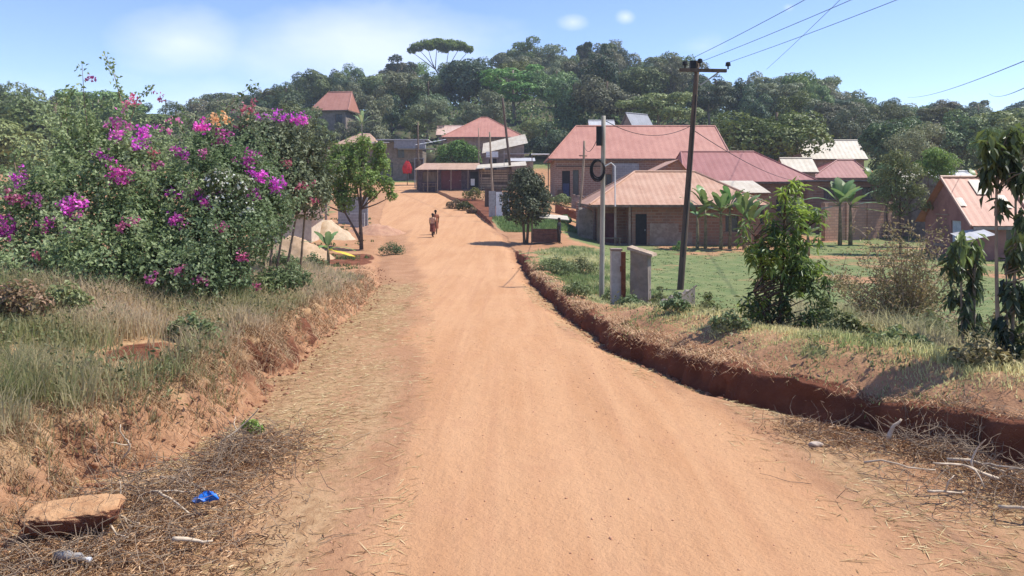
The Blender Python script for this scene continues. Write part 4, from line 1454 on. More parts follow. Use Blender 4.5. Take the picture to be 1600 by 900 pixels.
gs = MB().tube([(0, -.14, .38), (.4, -.14, .62), (.8, -.13, .74), (1.15, -.12, 1.0)], .025, 5).build('dry_stick', WOOD_PALE)
gs.location = fw.location
tag(gs, 'pale dry stick leaning along the broken grey wall', 'stick', kind='thing')

# ------------------------------------------------------------------ market stall, people
ms = thing('market_stall', 'small plank stall with a lean flat top beside the round tree', 'stall', base(853, 46))
b = MB()
for i in range(5):
    b.box((0, 0, .12 + i * .16), (1.65, .5, .145))
b.build('plank_front', plain('red_brown_planks', (.17, .085, .06), (.12, .06, .045), 4, .9, .4), ms)
for x, h in ((-.85, 1.45), (.82, 1.5)):
    for y in (-.3, .6):
        MB().tube([(x, y, -.3), (x + .03, y, h)], .035, 6).build('post', WOOD, ms)
tp = MB()
tp.add([(-.4, -.6, 1.52), (1.35, -.6, 1.36), (1.35, .9, 1.55), (-.4, .9, 1.7), (-.4, -.6, 1.56), (1.35, -.6, 1.40), (1.35, .9, 1.59), (-.4, .9, 1.74)],
       [(0, 3, 2, 1), (4, 5, 6, 7), (0, 1, 5, 4), (1, 2, 6, 5), (2, 3, 7, 6), (3, 0, 4, 7)])
tp.build('roof_sheet', CREAM_ROOF, ms)

SKIN = plain('dark_skin', (.065, .035, .022), (.05, .028, .018), 8, .5, .05)
HAIR = plain('black_hair', (.012, .010, .010), (.009, .008, .008), 9, .9, .1)


def skin_body(name, J, E, mat, parent, sub=1):
    """continuous body grown over joints J {name: (x,y,z,r)} and edges E"""
    me = bpy.data.meshes.new(name)
    ks = list(J)
    me.from_pydata([J[k][:3] for k in ks], [(ks.index(a), ks.index(c)) for a, c in E], [])
    o = bpy.data.objects.new(name, me)
    COL.objects.link(o)
    md = o.modifiers.new('skin', 'SKIN')
    md.use_smooth_shade = True
    for k, v in zip(ks, me.skin_vertices[0].data):
        v.radius = (J[k][3], J[k][3] * (J[k][4] if len(J[k]) > 4 else 1))
        v.use_root = (k == 'pelvis')
    s = o.modifiers.new('sub', 'SUBSURF')
    s.levels = s.render_levels = sub
    dg = bpy.context.evaluated_depsgraph_get()
    nm = bpy.data.meshes.new_from_object(o.evaluated_get(dg))
    bpy.data.objects.remove(o)
    nm.name = name
    return add_obj(name, nm, mat, parent, True)


def person(label, loc, h, rz, top, skirt=None, trousers=None, stride=.16, carry=False, grp=None):
    root = thing('person', label, 'person', loc, rz, grp)
    k = h / 1.7
    J = dict(pelvis=(0, 0, .93, .115, .8), waist=(0, 0, 1.08, .105, .8), chest=(0, -.01, 1.27, .13, .75), neck=(0, 0, 1.44, .048), head0=(0, -.01, 1.53, .068), head1=(0, -.012, 1.63, .085),
             ls=(.17, 0, 1.38, .055), le=(.215, .03, 1.11, .040), lw=(.205, -.05, .88, .028), lh=(.20, -.08, .79, .03),
             rs=(-.17, 0, 1.38, .055), re=(-.215, .0, 1.11, .040), rw=(-.205, -.03 if not carry else -.12, .88, .028), rh=(-.20, -.05, .79, .03),
             lhip=(.085, 0, .86, .082), lk=(.085, -stride * .5, .49, .056), la=(.085, -stride, .09, .036), lt=(.095, -stride - .15, .03, .03),
             rhip=(-.085, 0, .86, .082), rk=(-.085, stride * .15, .49, .056), ra=(-.085, stride, .10, .036), rt=(-.095, stride - .13, .03, .03))
    E = [('pelvis', 'waist'), ('waist', 'chest'), ('chest', 'neck'), ('neck', 'head0'), ('head0', 'head1')]
    for s in 'lr':
        E += [('chest', s + 's'), (s + 's', s + 'e'), (s + 'e', s + 'w'), (s + 'w', s + 'h'), ('pelvis', s + 'hip'), (s + 'hip', s + 'k'), (s + 'k', s + 'a'), (s + 'a', s + 't')]
    J = {a: (b_[0] * k, b_[1] * k, b_[2] * k, b_[3] * k, *(b_[4:])) for a, b_ in J.items()}
    skin_body('body', J, E, SKIN, root, 2)
    for s in (-1, 1):       # hands: palm with five fingers
        hb = MB()
        c = Vector(J['lh' if s > 0 else 'rh'][:3])
        hb.blob(c + Vector((0, 0, -.01 * k)), .036 * k, 2, 2, .05, 1, (.55, .9, 1.2))
        for i, L in enumerate((.075, .085, .08, .062)):
            p = c + Vector((0, (-.027 + i * .018) * k, -.035 * k))
            hb.tube([p, p + Vector((-.004 * s, -.002, -L * .5 * k)), p + Vector((-.014 * s, -.004, -L * k))], [.0085 * k, .008 * k, .006 * k], 6)
        p = c + Vector((-.01 * s, -.03 * k, .01 * k))
        hb.tube([p, p + Vector((-.012 * s, -.022 * k, -.03 * k)), p + Vector((-.016 * s, -.026 * k, -.055 * k))], [.011 * k, .009 * k, .007 * k], 6)
        hb.build('hand', SKIN, root, smooth=True)
    hc = Vector(J['head1'][:3])
    MB().blob(hc + Vector((0, .012 * k, .028 * k)), .098 * k, 3, 2, .05, .95).build('hair', HAIR, root, smooth=True)
    fc = MB()
    for s in (-1, 1):
        fc.blob(hc + Vector((s * .032 * k, -.083 * k, -.012 * k)), .011 * k, 1, 1, 0)
        fc.blob(hc + Vector((s * .086 * k, .005 * k, -.02 * k)), .022 * k, 1, 1, 0, 1.3, (.5, .9, 1))
    fc.blob(hc + Vector((0, -.095 * k, -.04 * k)), .018 * k, 1, 1, 0)
    fc.build('face', SKIN, root, smooth=True)

    def loft(name, rings, mat):
        V, Fc = [], []
        n = 18
        for (cx, cy, z, rx, ry) in rings:
            for i in range(n):
                a = math.tau * i / n
                f = 1 + .05 * math.sin(a * 5 + z * 7)
                V.append(((cx + rx * f * math.cos(a)) * k, (cy + ry * f * math.sin(a)) * k, z * k))
        for j in range(len(rings) - 1):
            for i in range(n):
                Fc.append((j * n + i, j * n + (i + 1) % n, (j + 1) * n + (i + 1) % n, (j + 1) * n + i))
        return MB().add(V, Fc).build(name, mat, root, smooth=True)
    loft('shirt', [(0, 0, .86, .165, .13), (0, 0, 1.0, .155, .125), (0, 0, 1.15, .155, .125), (0, -.01, 1.3, .185, .135), (0, 0, 1.39, .175, .105), (0, 0, 1.45, .075, .07)], top)
    for s in 'lr':
        a, c = Vector(J[s + 's'][:3]), Vector(J[s + 'e'][:3])
        MB().tube([a + Vector((0, 0, .03)), a + (c - a) * .4, a + (c - a) * .85], [.075 * k, .072 * k, .07 * k], 10).build('sleeve', top, root, smooth=True)
    if skirt:
        loft('skirt', [(0, 0, 1.0, .16, .13), (0, 0, .86, .185, .155), (0, -.01, .65, .20, .19), (0, -.01, .42, .215, .225)], skirt)
    if trousers:
        for s in 'lr':
            h_, kn, an = (Vector(J[s + q][:3]) for q in ('hip', 'k', 'a'))
            MB().tube([h_ + Vector((0, 0, .08 * k)), h_, kn, an + Vector((0, 0, .05))], [.1 * k, .1 * k, .075 * k, .062 * k], 12).build('trouser_leg', trousers, root, smooth=True)
    return root


person('person walking up the road in a pale peach top and dark red skirt', base(676, 49.3), 1.52, R(165), plain('peach_cloth', (.55, .33, .22), (.48, .27, .17), 9, .9, .1),
       skirt=plain('dark_red_cloth', (.20, .06, .04), (.15, .045, .03), 9, .9, .1))
person('person in a rust brown dress walking close beside the one in the pale top', base(680.5, 51.0), 1.60, R(190), plain('rust_cloth', (.33, .13, .07), (.26, .10, .055), 9, .9, .1),
       skirt=plain('brown_cloth', (.25, .09, .05), (.19, .07, .04), 9, .9, .1), stride=-.14)
person('person in dark clothes standing behind the plank stall near the round tree', base(873.5, 45.2), 1.50, R(70), plain('dark_blue_cloth', (.03, .03, .036), (.022, .022, .028), 9, .9, .1),
       trousers=plain('charcoal_cloth', (.028, .025, .025), (.02, .018, .018), 9, .9, .1), stride=.03)

# ------------------------------------------------------------------ things lying by the road
cl_ = base(116, 5.82)
c = MB()
bm = bmesh.new()
bmesh.ops.create_icosphere(bm, subdivisions=5, radius=1)
V = np.array([v.co[:] for v in bm.verts])
Fc = [tuple(v.index for v in f.verts) for f in bm.faces]
bm.free()
P_ = np.sign(V) * np.abs(V) ** .55
k = 1 + .22 * fbm(V[:, 0] * 1.4 + V[:, 2] * .3, V[:, 1] * 1.4, 8, 4) + .06 * fbm(V[:, 0] * 7 + V[:, 2] * 5, V[:, 1] * 6 - V[:, 2] * 3, 9, 3)
P_ = P_ * np.stack([k, k, np.ones(len(k))], 1) * np.array((.36, .20, .09))
fr_ = np.clip((.13 - P_[:, 2]) / .26, 0, 1)
P_[:, 0] *= 1 - .22 * fr_
P_[:, 1] *= 1 - .3 * fr_
P_[:, 2] += .03 * fbm(P_[:, 0] * 6, P_[:, 1] * 6, 10, 3) + .05 * P_[:, 0]
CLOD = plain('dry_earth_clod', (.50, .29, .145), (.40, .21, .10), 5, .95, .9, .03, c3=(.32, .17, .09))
CLODR = plain('red_earth_painted_shade', (.22, .085, .045), (.15, .055, .03), 5, .95, 1.0, .04)
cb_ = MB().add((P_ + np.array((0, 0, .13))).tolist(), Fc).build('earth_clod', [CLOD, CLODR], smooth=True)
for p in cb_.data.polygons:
    p.material_index = 0 if p.normal.z > .45 else 1  # tan top; sides and underside red earth with shade painted into the colour
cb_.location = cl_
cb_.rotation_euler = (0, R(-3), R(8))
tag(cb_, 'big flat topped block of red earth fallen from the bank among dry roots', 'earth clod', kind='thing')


def small_stone(label, px, py, Y, r, mat, scl=(1, 1, .6), name='stone', cat='stone', seed=1):
    x = (px - 800) / F * Y
    o = MB().blob((0, 0, r * .3), r, seed, 3, .3, 1, scl).build(name, mat, smooth=True)
    o.location = (x, Y, gz(x, Y))
    return tag(o, label, cat, kind='thing')


small_stone('pale stone lying on the dry straw left of the shadowed trench', 1275, 705, 7.75, .048, plain('pale_stone', (.52, .42, .33), (.42, .32, .24), 8), (1.5, 1, .6), seed=4)
small_stone('small pale stone among the sticks below the bank bush', 382, 733, 7.35, .035, plain('pale_stone', (.6, .5, .4)), (1.5, 1, .6), seed=6)
bg_ = thing('plastic_bag', 'crumpled bright blue plastic bag caught on dry sticks', 'plastic bag', base(325, 6.12))
bg_.scale = (.46, .46, .5)
bg_.location.z += .09
V, Fc = [], []
for i in range(15):
    for j in range(12):
        a, t = i / 14 * math.tau, j / 11
        r = .125 * math.sin(t * math.pi * .93 + .1) * (1 + .35 * math.sin(a * 3 + t * 5) + .2 * math.sin(a * 7 + t * 9))
        V.append((r * math.cos(a) * 1.25, r * math.sin(a) * .8, .02 + t * .14 + .03 * math.sin(a * 5)))
for i in range(14):
    for j in range(11):
        Fc.append((i * 12 + j, i * 12 + j + 1, (i + 1) * 12 + j + 1, (i + 1) * 12 + j))
MB().add(V, Fc).build('bag_body', plain('blue_plastic', (.01, .17, .66), (.008, .12, .5), 12, .35, .3, spec=.5), bg_)
MB().add([(v[0] * .55 - .17, v[1] * .5 - .05, v[2] * .6) for v in V], Fc).build('torn_handle', plain('dull_blue_plastic', (.10, .17, .40), (.07, .12, .3), 12, .4, .3), bg_)
bo = thing('plastic_bottle', 'crushed clear grey plastic bottle among dry grass at the road edge', 'bottle', base(112, 5.3, .07), R(-12))
MB().tube([(-.12, 0, .0), (-.118, 0, .0), (-.03, 0, .01), (.0, .005, .0), (.06, 0, .005), (.1, 0, 0), (.125, 0, 0)], [.02, .034, .036, .028, .034, .014, .013], 12).build('bottle_body', plain('milky_plastic', (.34, .31, .27), (.26, .23, .2), 9, .25, .2, spec=.5), bo, smooth=True)
MB().tube([(.126, 0, 0), (.15, 0, 0)], .017, 10).build('cap', WHITE_PAINT, bo)

# ------------------------------------------------------------------ leaf and bark materials
L_FOREST = leaf_mat('forest_leaf', (.07, .105, .04), (.175, .235, .085), (.30, .36, .14), .25)
L_GREY = leaf_mat('grey_green_leaf', (.095, .115, .062), (.20, .225, .12), (.30, .32, .185), .25)
L_DARK = leaf_mat('dark_leaf', (.038, .064, .04), (.085, .128, .062), (.15, .20, .095), .2)
L_BRIGHT = leaf_mat('bright_leaf', (.075, .135, .03), (.165, .275, .06), (.29, .40, .10), .35)
L_OLIVE = leaf_mat('olive_leaf', (.05, .06, .016), (.12, .135, .03), (.22, .22, .06), .3)
L_BOUG = leaf_mat('bougainvillea_leaf', (.075, .115, .042), (.20, .255, .11), (.38, .42, .24), .4)
L_MANGO = leaf_mat('mango_leaf', (.045, .08, .03), (.13, .20, .055), (.38, .50, .08), .4, .4, .4)
L_DROOP = leaf_mat('drooping_leaf', (.04, .06, .028), (.11, .14, .055), (.30, .36, .10), .35, .4, .4)
L_BANANA = leaf_mat('banana_leaf', (.06, .12, .03), (.14, .235, .06), (.27, .36, .14), .35, .4, .4)
L_YELLOW = leaf_mat('yellow_banana_leaf', (.40, .26, .03), (.62, .42, .05), (.62, .50, .14), .3)
L_GRASS = leaf_mat('dry_and_green_grass', (.25, .31, .12), (.58, .53, .28), (.78, .65, .40), .55, .7, .1)
L_FIELD = leaf_mat('short_field_grass', (.13, .19, .065), (.22, .27, .10), (.38, .38, .18), .3, .7, .1)
L_STRAW = leaf_mat('straw', (.17, .10, .05), (.44, .29, .145), (.66, .50, .30), .1, .8, .1)
L_WEED = leaf_mat('weed_leaf', (.09, .135, .045), (.18, .235, .09), (.31, .34, .17), .3)
L_DRYLEAF = leaf_mat('dry_shrub_leaf', (.14, .14, .055), (.27, .22, .10), (.44, .31, .17), .3)
MAGENTA = leaf_mat('magenta_bract', (.44, .03, .31), (.68, .10, .52), (.80, .26, .66), .35, .6, .1)
PINKF = leaf_mat('faded_pink_bract', (.38, .06, .17), (.56, .13, .28), (.70, .30, .42), .35, .6, .1)
SALMONF = leaf_mat('salmon_bract', (.55, .20, .12), (.66, .30, .18), (.72, .42, .30), .3, .6, .1)
WHITEF = leaf_mat('white_bract', (.55, .56, .46), (.74, .74, .66), (.82, .82, .76), .35, .6, .1)
BARK = plain('brown_bark', (.13, .09, .06), (.08, .055, .04), 7, .9, .8, .02, stretch=(1, 1, .3))
BARK_PALE = plain('pale_bark', (.27, .23, .18), (.18, .15, .115), 7, .9, .8, .02, stretch=(1, 1, .3))
STICK = plain('dry_stick_wood', (.62, .50, .36), (.46, .36, .25), 12, .9, .4)
STICK_DARK = plain('dark_dry_twig', (.30, .22, .145), (.19, .135, .09), 12, .9, .3)


def add_leaves(name, vft, mat, parent=None, label=None):
    me = fast_mesh(name, vft[0], vft[1], vft[2])
    return add_obj(name, me, mat, parent, label=label)


def limbs(mb, root_pts, lobes, r0, n=7, seed=0):
    """tapered trunk along root_pts and limbs from it to the lobe centres"""
    rp = [Vector(p) for p in root_pts]
    m = len(rp)
    mb.tube(rp, [r0 * (1.25 if i == 0 else 1) * (1 - .55 * i / (m - 1)) for i in range(m)], 8)
    for i, l in enumerate(lobes):
        c = Vector(l[:3])
        k = min(range(m), key=lambda q: (rp[q] - c).length + abs(rp[q].z - c.z * .6))
        k = max(1, min(k, m - 2)) if m > 2 else 1
        a = rp[k]
        mid = (a + c) / 2 + Vector((random.uniform(-.2, .2), random.uniform(-.2, .2), -.12)) * (c - a).length * .5
        pts = bez(a, mid, c, 6)
        mb.tube(pts, [r0 * .42 * (1 - .75 * j / 5) for j in range(6)], 5)
        for _ in range(3):
            d = Vector(rand_dirs(1)[0]) * l[3] * .85
            d.z = abs(d.z) * .7
            mb.tube(bez(pts[3], (pts[3] + c + d) / 2, c + d, 4), [r0 * .16, r0 * .12, r0 * .08, r0 * .03], 4)


def tree(name, label, cat, loc, lobes, trunk, r0, n, ln, wd, leaf, bark, grp=None, **kw):
    root = thing(name, label, cat, loc, 0, grp)
    t = MB()
    limbs(t, trunk, lobes, r0)
    t.build('trunk', bark, root, smooth=True)
    add_leaves('crown', foliage(lobes, n, ln, wd, **kw), leaf, root)
    return root


# ------------------------------------------------------------------ wooded hill: each tree a copy of one of nine built trees
def rlobes(n, rad, zc, h, r, flat=1.0, seed=0):
    rs = random.Random(seed)
    out = []
    for i in range(n):
        a = i * 2.4 + rs.uniform(-.4, .4)
        q = rad * math.sqrt((i + .4) / n) * rs.uniform(.8, 1.15)
        out.append((q * math.cos(a), q * math.sin(a), zc + rs.uniform(-h, h) * (1 - .5 * q / rad), r * rs.uniform(.7, 1.2), flat))
    return out


PROTO = []


def proto(kind, label, lobes, trunk, r0, n, ln, wd, leaf, bark, **kw):
    o = tree(kind, label, 'tree', (0, 0, 0), lobes, trunk, r0, n, ln, wd, leaf, bark, 'trees of the wooded hill', **kw)
    PROTO.append([o, False, max(l[2] + l[3] * .9 for l in lobes)])
    return o


T12 = [(0, 0, -1.0), (.1, 0, 2), (.2, .1, 4.5), (.1, .2, 7.5), (.2, .1, 9.5)]
L_ROUND = 'round dense leafy tree of the wooded hill'
L_LOOSE = 'tree with a loose ragged crown on the wooded hill'
L_FLAT = 'tree with flat layered branches on the wooded hill'
L_DEEP = 'very dark blue green tree of the wooded hill'
proto('broadleaf_tree', L_ROUND, rlobes(16, 3.7, 6.4, 4.3, 1.9, .9, 1), T12, .30, 8000, .40, .25, L_FOREST, BARK, seed=1, noise_amp=.3, inner=.78, out=1.3, jit=.4)
proto('broadleaf_tree', L_ROUND, rlobes(18, 4.2, 6.2, 4.2, 1.9, .85, 2), T12, .32, 8500, .40, .25, L_FOREST, BARK, seed=2, noise_amp=.3, inner=.78, out=1.3, jit=.4)
proto('broadleaf_tree', L_ROUND, rlobes(14, 3.0, 6.8, 4.6, 1.8, 1.0, 3), T12, .28, 7000, .38, .24, L_FOREST, BARK, seed=3, noise_amp=.3, inner=.78, out=1.3, jit=.4)
proto('loose_tree', L_LOOSE, rlobes(22, 3.7, 6.4, 4.8, 1.35, .9, 4), T12, .24, 7000, .36, .2, L_GREY, BARK_PALE, seed=4, noise_amp=.4, inner=.7, out=1.1, jit=.4)
proto('loose_tree', L_LOOSE, rlobes(18, 2.9, 6.8, 5.0, 1.3, 1.0, 5), T12, .22, 6000, .36, .2, L_GREY, BARK_PALE, seed=5, noise_amp=.4, inner=.7, out=1.1, jit=.4)
proto('flat_crowned_tree', L_FLAT, rlobes(18, 4.4, 8.2, 3.4, 1.8, .42, 6), T12, .28, 6500, .38, .24, L_FOREST, BARK_PALE, seed=6, up=.9, noise_amp=.3, inner=.75, out=1.1, jit=.4)
proto('flat_crowned_tree', L_FLAT, rlobes(18, 4.0, 7.2, 4.2, 1.6, .5, 7), T12, .28, 6500, .38, .24, L_GREY, BARK_PALE, seed=7, up=.9, noise_amp=.3, inner=.75, out=1.1, jit=.4)
proto('dark_tree', L_DEEP, rlobes(17, 3.0, 6.0, 4.8, 1.7, 1.0, 8), T12, .28, 7500, .38, .22, L_DARK, BARK, seed=8, noise_amp=.3, inner=.78, out=1.3, jit=.4)
proto('dark_tree', L_DEEP, rlobes(14, 2.3, 6.4, 5.2, 1.4, 1.1, 9), T12, .26, 6000, .36, .2, L_DARK, BARK, seed=9, noise_amp=.3, inner=.78, out=1.3, jit=.4)


L_BROWN = leaf_mat('brownish_leaf', (.105, .105, .058), (.21, .205, .115), (.31, .30, .18), .25)
L_FRESH = leaf_mat('fresh_leaf', (.075, .125, .035), (.165, .26, .068), (.28, .38, .11), .3)
L_BLUE = leaf_mat('bluish_leaf', (.04, .072, .05), (.085, .135, .085), (.15, .20, .12), .25)


def plant_tree(k, x, y, z, s, rz, sxy=1.0, label=None, grp=None):
    p = PROTO[k]
    if not p[1]:
        o, p[1] = p[0], True
    else:
        o = copy_tree(p[0])
    for ch in o.children:
        ch.material_slots[0].link = 'DATA'
    o.location = (x, y, z)
    o.rotation_euler = (0, 0, rz)
    o.scale = (s * sxy, s * sxy, s)
    if not label and k < 7 and p[1] is not None:
        lm_ = rs.choice((None, None, L_FRESH, L_BROWN, L_OLIVE, L_BLUE, L_GREY, L_FOREST, L_DARK))
        if lm_ is not None:
            for ch in o.children:
                if ch.name.startswith('crown'):
                    ch.material_slots[0].link = 'OBJECT'
                    ch.material_slots[0].material = lm_
    if label:
        o['label'] = label
    if grp:
        o['group'] = grp
    return o


def skyl(px):
    return float(np.interp(px, [s[0] for s in SKYLINE], [s[1] for s in SKYLINE]))


rs = random.Random(5)
n_tree = 0
for Y, step, lo_, hi_, mode in ((214, 50, -130, 1740, 'sky'), (194, 60, -110, 1720, 'sky'), (174, 60, -90, 1700, 'mid'), (156, 54, -90, 1700, 'mid'), (140, 60, -70, 1690, 'mid'), (123, 72, 90, 1690, 'low')):
    px = lo_
    while px < hi_:
        p = px + rs.uniform(-.3, .3) * step
        y = Y + rs.uniform(-9, 9)
        px += step * rs.uniform(.85, 1.15)
        if mode == 'low' and (455 < p < 840):
            continue
        if Y == 140 and 455 < p < 585:
            continue
        x = (p - 800) / F * y
        z = gz(x, y)
        k = rs.choice((0, 1, 1, 2, 3, 3, 4, 5, 6, 7, 8, 0))
        htop = PROTO[k][2]
        room = EYE + (YH - (skyl(p) + rs.uniform(-3, 20))) / F * y - z
        if mode == 'sky':
            h = max(5.5, min(room, 19))
        elif mode == 'mid':
            h = max(5.5, min(room * .93, rs.uniform(8.5, 15)))
        else:
            h = max(5, min(room * .9, rs.uniform(7.5, 10.5)))
        plant_tree(k, x, y, z, h / htop, rs.uniform(0, 6.28), min(1.5, max(.8, (10.5 / h) ** .6)) * rs.uniform(.85, 1.35))
        n_tree += 1

# undergrowth that covers the hillside between the trunks
n = 70000
u_p, y = RNG.uniform(-.78, .78, n), RNG.uniform(112, 222, n)
x = u_p * y
kp = RNG.random(n) < np.clip(.75 + fbm(x * .12, y * .12, 151, 3), 0, 1)
kp &= ~(((np.abs(x + 4) < 6.5) & (y < 117)) | ((np.abs(x + 30.3) < 4.2) & (y > 123) & (y < 134)) | ((np.abs(x + 9.5) < 3.5) & (y > 119) & (y < 127)) | ((x > -25) & (x < -11) & (y < 114)))
x, y = x[kp], y[kp]
z = ground_z(x, y) + RNG.random(len(x)) ** 1.4 * 2.6 * (1 + .6 * fbm(x * .2, y * .2, 152, 3))
t_ = np.clip(.35 + .3 * fbm(x * .1, y * .1, 153, 3) + RNG.normal(0, .15, len(x)), 0, 1)
tag(add_leaves('undergrowth', leaf_cards(np.stack([x, y, z], 1), rand_dirs(len(x)), rand_dirs(len(x)) + np.array([0, -.2, .8]), RNG.uniform(.4, .8, len(x)), RNG.uniform(.3, .5, len(x)), t_), L_FOREST), kind='stuff')

# trees nearer than the hill that can be told apart
NEAR = [
    (1, 1210, 92, 168, 1.25, 'big light green tree standing left of the long cream roof', L_OLIVE),
    (3, 1330, 104, 165, 1.1, 'greyish tree rising behind the long cream roof', None),
    (0, 1392, 84, 186, .95, 'dense tree right of the long cream roof', None),
    (4, 1450, 76, 196, .95, 'pale ragged tree behind the garden bananas', None),
    (2, 1502, 92, 172, 1.0, 'upright tree behind the grey white shed', None),
    (0, 1580, 90, 168, 1.1, 'round tree at the sky gap over the rusty roofed pink house', None),
    (1, 1645, 74, 175, 1.1, 'wide dark tree over the far end of the rusty roof', None),
    (7, 855, 112, 192, 1.2, 'dark spreading tree between the pointed pink roof and the salmon roof', None),
    (7, 905, 108, 196, .95, 'dark tree touching the upper corner of the salmon roof', None),
    (3, 20, 92, 126, 1.1, 'tall grey green tree behind the bougainvillea, at the edge of the view', None),
    (1, 85, 86, 152, 1.25, 'broad dark tree low behind the bougainvillea', None),
    (5, 150, 110, 134, 1.2, 'flat topped tree rising behind the long bougainvillea sprays', None),
    (0, -30, 70, 180, 1.25, 'dark bushy tree behind the outer end of the bougainvillea', None),
    (3, 200, 100, 182, 1.2, 'ragged tree just below the sky gap with the far pole', None),
    (4, 310, 96, 176, 1.2, 'grey green tree right of the sky gap', None),
    (3, 380, 92, 170, 1.25, 'grey green tree above the salmon coloured bougainvillea spray', None),
    (2, 440, 100, 160, 1.1, 'tree directly beside the hillside house', None),
    (4, 590, 118, 150, .9, 'slim tree between the hillside house and the flat roofed house', None),
    (3, 668, 122, 150, 1.0, 'ragged tree behind the flat roofed house', None),
    (7, 612, 130, 140, .8, 'narrow dark tree above the tan roofed low house', None),
    (2, 648, 121, 172, 1.0, 'dense small tree right behind the flat roofed house', None),
    (4, 735, 127, 158, 1.0, 'grey tree over the left slope of the pointed pink roof', None),
    (0, 835, 119, 186, 1.0, 'round tree between the leaning dark pole and the dark spreading tree', None),
    (3, 545, 139, 128, 1.0, 'grey tree behind the ridge of the hillside house', None),
    (0, 478, 119, 168, .9, 'dark tree at the near corner of the hillside house', None),
    (0, 508, 120, 202, 1.3, 'low bushy tree hiding the foot of the hillside house', None),
    (3, 548, 122, 186, .9, 'small grey tree right of the hillside house wall', None),
    (4, 770, 124, 140, 1.1, 'pale trunked tree right behind the pointed pink roof', None),
]
for k, px, Y, ytop, sxy, lab, lm in NEAR:
    x = (px - 800) / F * Y
    z = gz(x, Y)
    h = EYE + (YH - ytop) / F * Y - z
    o = plant_tree(k, x, Y, z, h / PROTO[k][2], rs.uniform(0, 6.28), sxy * min(1.4, max(.75, (10 / h) ** .5)), lab, 'single trees behind the houses')
    if lm is not None:
        for ch in o.children:
            if ch.name.startswith('crown'):
                ch.data = ch.data.copy()
                ch.data.materials[0] = lm

# the umbrella shaped tree and the tall emergent trees on the crest
um = at(688, 62, 205)
ux, uy = um.x, um.y
uz = gz(ux, uy)
uh = um.z - uz
lob = [(-6.0, 0, uh - 1.9, 1.9, .62), (-3.4, .8, uh - 1.3, 2.3, .62), (-.6, -.8, uh - 1.2, 2.4, .6), (2.4, .6, uh - 1.3, 2.3, .6), (5.2, -.2, uh - 1.7, 2.1, .6), (7.4, .3, uh - 2.5, 1.4, .7),
       (-7.6, .4, uh - 2.8, 1.3, .7), (-2.2, -2.2, uh - 2.0, 1.8, .6), (3.4, -2.0, uh - 2.1, 1.8, .6), (.5, 2.6, uh - 1.6, 2.2, .6)]
ut = thing('umbrella_tree', 'flat umbrella shaped bright green tree with bare forking limbs on the skyline', 'tree', (ux, uy, uz))
t = MB()
f1, f2, f3 = Vector((.3, 0, uh * .45)), Vector((-1.3, .2, uh * .60)), Vector((1.7, -.1, uh * .57))
t.tube([(0, 0, -1), (.35, 0, uh * .2), (-.1, .1, uh * .34), f1], [.46, .40, .36, .30], 8)
t.tube(bez(f1, (-.3, .3, uh * .52), f2, 5), [.24, .22, .2, .19, .18], 6)
t.tube(bez(f1, (1.4, -.3, uh * .48), f3, 5), [.24, .22, .2, .19, .18], 6)
for i, l in enumerate(lob[:7]):
    s_ = f2 if l[0] < .2 else f3
    e_ = Vector(l[:3]) - Vector((0, 0, .5))
    md = s_.lerp(e_, .5) + Vector((random.uniform(-.5, .5), random.uniform(-.5, .5), -.5 if i % 2 else .25))
    t.tube(bez(s_, md, e_, 7), [.15, .13, .12, .10, .09, .07, .05], 5)
t.build('trunk', BARK_PALE, ut, smooth=True)
add_leaves('crown', foliage(lob, 11000, .45, .3, seed=21, up=.9, inner=.45, noise_amp=.4, under=.6), leaf_mat('umbrella_leaf', (.07, .14, .035), (.14, .25, .05), (.23, .35, .085), .45), ut)
for px, ytop, rr_, lab, lf in ((822, 52, 4.6, 'tall dark emergent tree topping the hill crest', L_FOREST), (858, 64, 5.0, 'tall feathery grey tree beside the highest dark tree', L_GREY),
                               (955, 54, 2.6, 'tall tufted pine like tree standing above the crest', L_FOREST), (917, 60, 2.4, 'slim pointed tree with a tufted top on the crest', L_DARK),
                               (627, 80, 3.8, 'big dark rounded crown left of the umbrella tree', L_DARK), (1035, 78, 5.0, 'broad emergent tree left of the tall dark pole top', L_FOREST),
                               (1285, 112, 4.2, 'flat topped tree with a bare side limb on the right skyline', L_FOREST), (1528, 145, 2.4, 'pale upright tree beside the sky notch', L_GREY)):
    c = at(px, ytop, 196)
    z = gz(c.x, c.y)
    h = c.z - z
    lob = [(l[0], l[1], l[2], l[3], l[4]) for l in rlobes(13, rr_ * .8, h * .72, h * .24, rr_ * .42, .7, px)]
    tree('emergent_tree', lab, 'tree', (c.x, c.y, z), lob, [(0, 0, -1), (.1, 0, h * .3), (0, .1, h * .55), (.1, 0, h * .8)], .42, 5600, .42, .26, lf, BARK_PALE, seed=px, noise_amp=.4)

# ------------------------------------------------------------------ roadside trees
c = base(565, 42)


def px_lobes(lst, Y, org, flat=1.0):
    out = []
    for l in lst:
        px, py, r = l[:3]
        y = Y + (l[3] if len(l) > 3 else 0)
        p = at(px, py, y)
        out.append((p.x - org.x, p.y - org.y, p.z - org.z, r * Y / F, flat))
    return out


